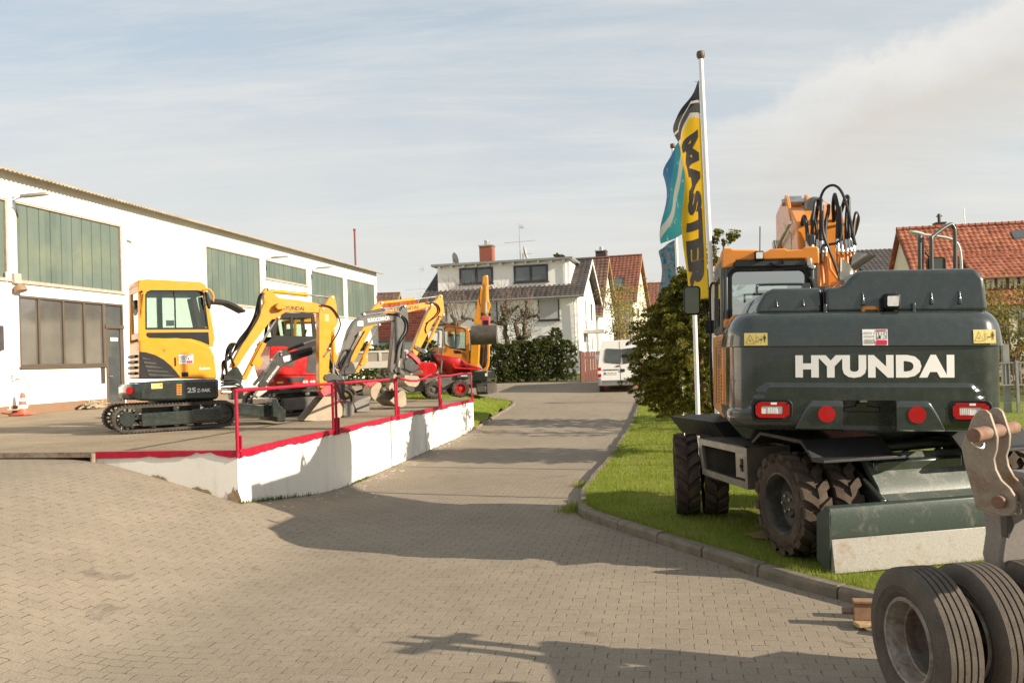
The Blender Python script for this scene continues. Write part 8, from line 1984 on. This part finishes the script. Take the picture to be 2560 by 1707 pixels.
for k in range(260):
    x, y = random.uniform(-6, 4), random.uniform(3.5, 16); z = G(x, y)+.004
    if x > 1.0+(12-y)*.4 and y < 12.5: continue
    r = random.uniform(.004, .014); n = 4; a0 = random.random()*6
    b.poly([(x+r*cos(a0+2*pi*q/n)*random.uniform(.7, 1.3), y+r*sin(a0+2*pi*q/n)*random.uniform(.7, 1.3), z+random.uniform(0, .006)) for q in range(n)])
tag(b.build('leaf_litter', m_leaf('litter', (.16, .09, .04), (.30, .19, .09), (.42, .30, .16)), smooth=0, flip=False), 'small dry leaf bits scattered over the paving', 'litter', kind='stuff')

# ------------------------------------------------------------------ sky, sun, camera
SUN_AZ, SUN_EL = radians(-22), radians(22.8)          # direction towards the sun: angle from +X, height
sd = Vector((cos(SUN_AZ)*cos(SUN_EL), sin(SUN_AZ)*cos(SUN_EL), sin(SUN_EL)))
W = bpy.data.worlds.new('World'); S.world = W; W.use_nodes = True
N, L = W.node_tree.nodes, W.node_tree.links
bg = N['Background']; sky = N.new('ShaderNodeTexSky'); sky.sky_type = 'NISHITA'; sky.sun_disc = False
sky.sun_elevation = SUN_EL; sky.sun_rotation = pi/2-SUN_AZ; sky.altitude = 150; sky.air_density = 1.0; sky.dust_density = 1.2; sky.ozone_density = 1.0
geo = N.new('ShaderNodeTexCoord').outputs['Generated']
sp = N.new('ShaderNodeSeparateXYZ'); L.new(geo, sp.inputs[0])
zc = mth(N, L, 'ADD', mth(N, L, 'MAXIMUM', sp.outputs[2], 0.0), .12)
cb = N.new('ShaderNodeCombineXYZ'); L.new(mth(N, L, 'DIVIDE', sp.outputs[0], zc), cb.inputs[0]); L.new(mth(N, L, 'DIVIDE', sp.outputs[1], zc), cb.inputs[1])
mp = mk(N, 'ShaderNodeMapping'); mp.inputs['Scale'].default_value = (.55, .95, 1); mp.inputs['Rotation'].default_value = (0, 0, radians(-22)); mp.inputs['Location'].default_value = (1.3, .4, 0); L.new(cb.outputs[0], mp.inputs[0])
n1 = noise(N, L, mp.outputs[0], .75, 8, .62, .5)
mp2 = mk(N, 'ShaderNodeMapping'); mp2.inputs['Scale'].default_value = (.35, 1.6, 1); mp2.inputs['Rotation'].default_value = (0, 0, radians(-14)); L.new(cb.outputs[0], mp2.inputs[0])
n2 = noise(N, L, mp2.outputs[0], 1.6, 9, .7, .3)
cir = ramp(N, L, n2, [(.42, 0.0), (.72, 1.0)]); cum = ramp(N, L, n1, [(.46, 0.0), (.66, 1.0)])
hor = ramp(N, L, sp.outputs[2], [(0.0, 1.0), (.34, .0)])
# bank of cloud rising to the right
yc = mth(N, L, 'MAXIMUM', sp.outputs[1], .05); aa = mth(N, L, 'DIVIDE', sp.outputs[0], yc); ee = mth(N, L, 'DIVIDE', sp.outputs[2], yc)
dd = mth(N, L, 'SUBTRACT', mth(N, L, 'ADD', mth(N, L, 'MULTIPLY_ADD', aa, .40, .175), mth(N, L, 'MULTIPLY', mth(N, L, 'SUBTRACT', noise(N, L, geo, 6, 8, .65), .5), .15)), ee)
side = ramp(N, L, aa, [(.12, 0.0), (.42, 1.0)])
bank = mth(N, L, 'MULTIPLY', mth(N, L, 'MULTIPLY', ramp(N, L, dd, [(-.02, 0.0), (.09, 1.0)]), ramp(N, L, dd, [(.08, 1.0), (.20, 0.0)])), side)
edge_ = mth(N, L, 'MULTIPLY', mth(N, L, 'MULTIPLY', ramp(N, L, dd, [(-.03, 0.0), (.02, 1.0)]), ramp(N, L, dd, [(.02, 1.0), (.09, 0.0)])), side)
c = mixc(N, L, .66, sky.outputs[0], (3.75, 4.15, 4.3))
c = mixc(N, L, mth(N, L, 'MULTIPLY', hor, .85), c, (4.75, 4.5, 4.1))
c = mixc(N, L, mth(N, L, 'MULTIPLY', cir, .70), c, (5.0, 4.95, 4.75))
c = mixc(N, L, mth(N, L, 'MULTIPLY', cum, .50), c, (4.85, 4.65, 4.35))
c = mixc(N, L, mth(N, L, 'MULTIPLY', bank, .80), c, (4.2, 3.9, 3.55))
c = mixc(N, L, mth(N, L, 'MULTIPLY', edge_, .65), c, (5.4, 5.2, 4.9))
L.new(c, bg.inputs[0]); bg.inputs[1].default_value = .083
sl = bpy.data.lights.new('sun', 'SUN'); sl.energy = 4.2; sl.angle = radians(.5); sl.color = (1.0, .88, .71)
so = bpy.data.objects.new('sun', sl); COL.objects.link(so); so.rotation_euler = sd.to_track_quat('Z', 'Y').to_euler(); so.location = sd*60
cam = bpy.data.cameras.new('camera'); co = bpy.data.objects.new('camera', cam); COL.objects.link(co)
cam.sensor_width = 36; cam.lens = 36*F_PX/2560; cam.clip_end = 8000; cam.clip_start = .05
f = Vector((0, cos(PITCH), sin(PITCH))); u0 = Vector((0, -sin(PITCH), cos(PITCH))); r0_ = Vector((1, 0, 0))
rt = r0_*cos(ROLL)-u0*sin(ROLL); up = r0_*sin(ROLL)+u0*cos(ROLL)
co.matrix_world = Matrix(((rt.x, up.x, -f.x, 0), (rt.y, up.y, -f.y, 0), (rt.z, up.z, -f.z, CAM_H), (0, 0, 0, 1)))
S.camera = co
S.view_settings.view_transform = 'Standard'; S.view_settings.look = 'None'; S.view_settings.exposure = 1.05; S.view_settings.gamma = 1.0
S.cycles.max_bounces = 6; S.cycles.transparent_max_bounces = 12; S.cycles.use_denoising = True
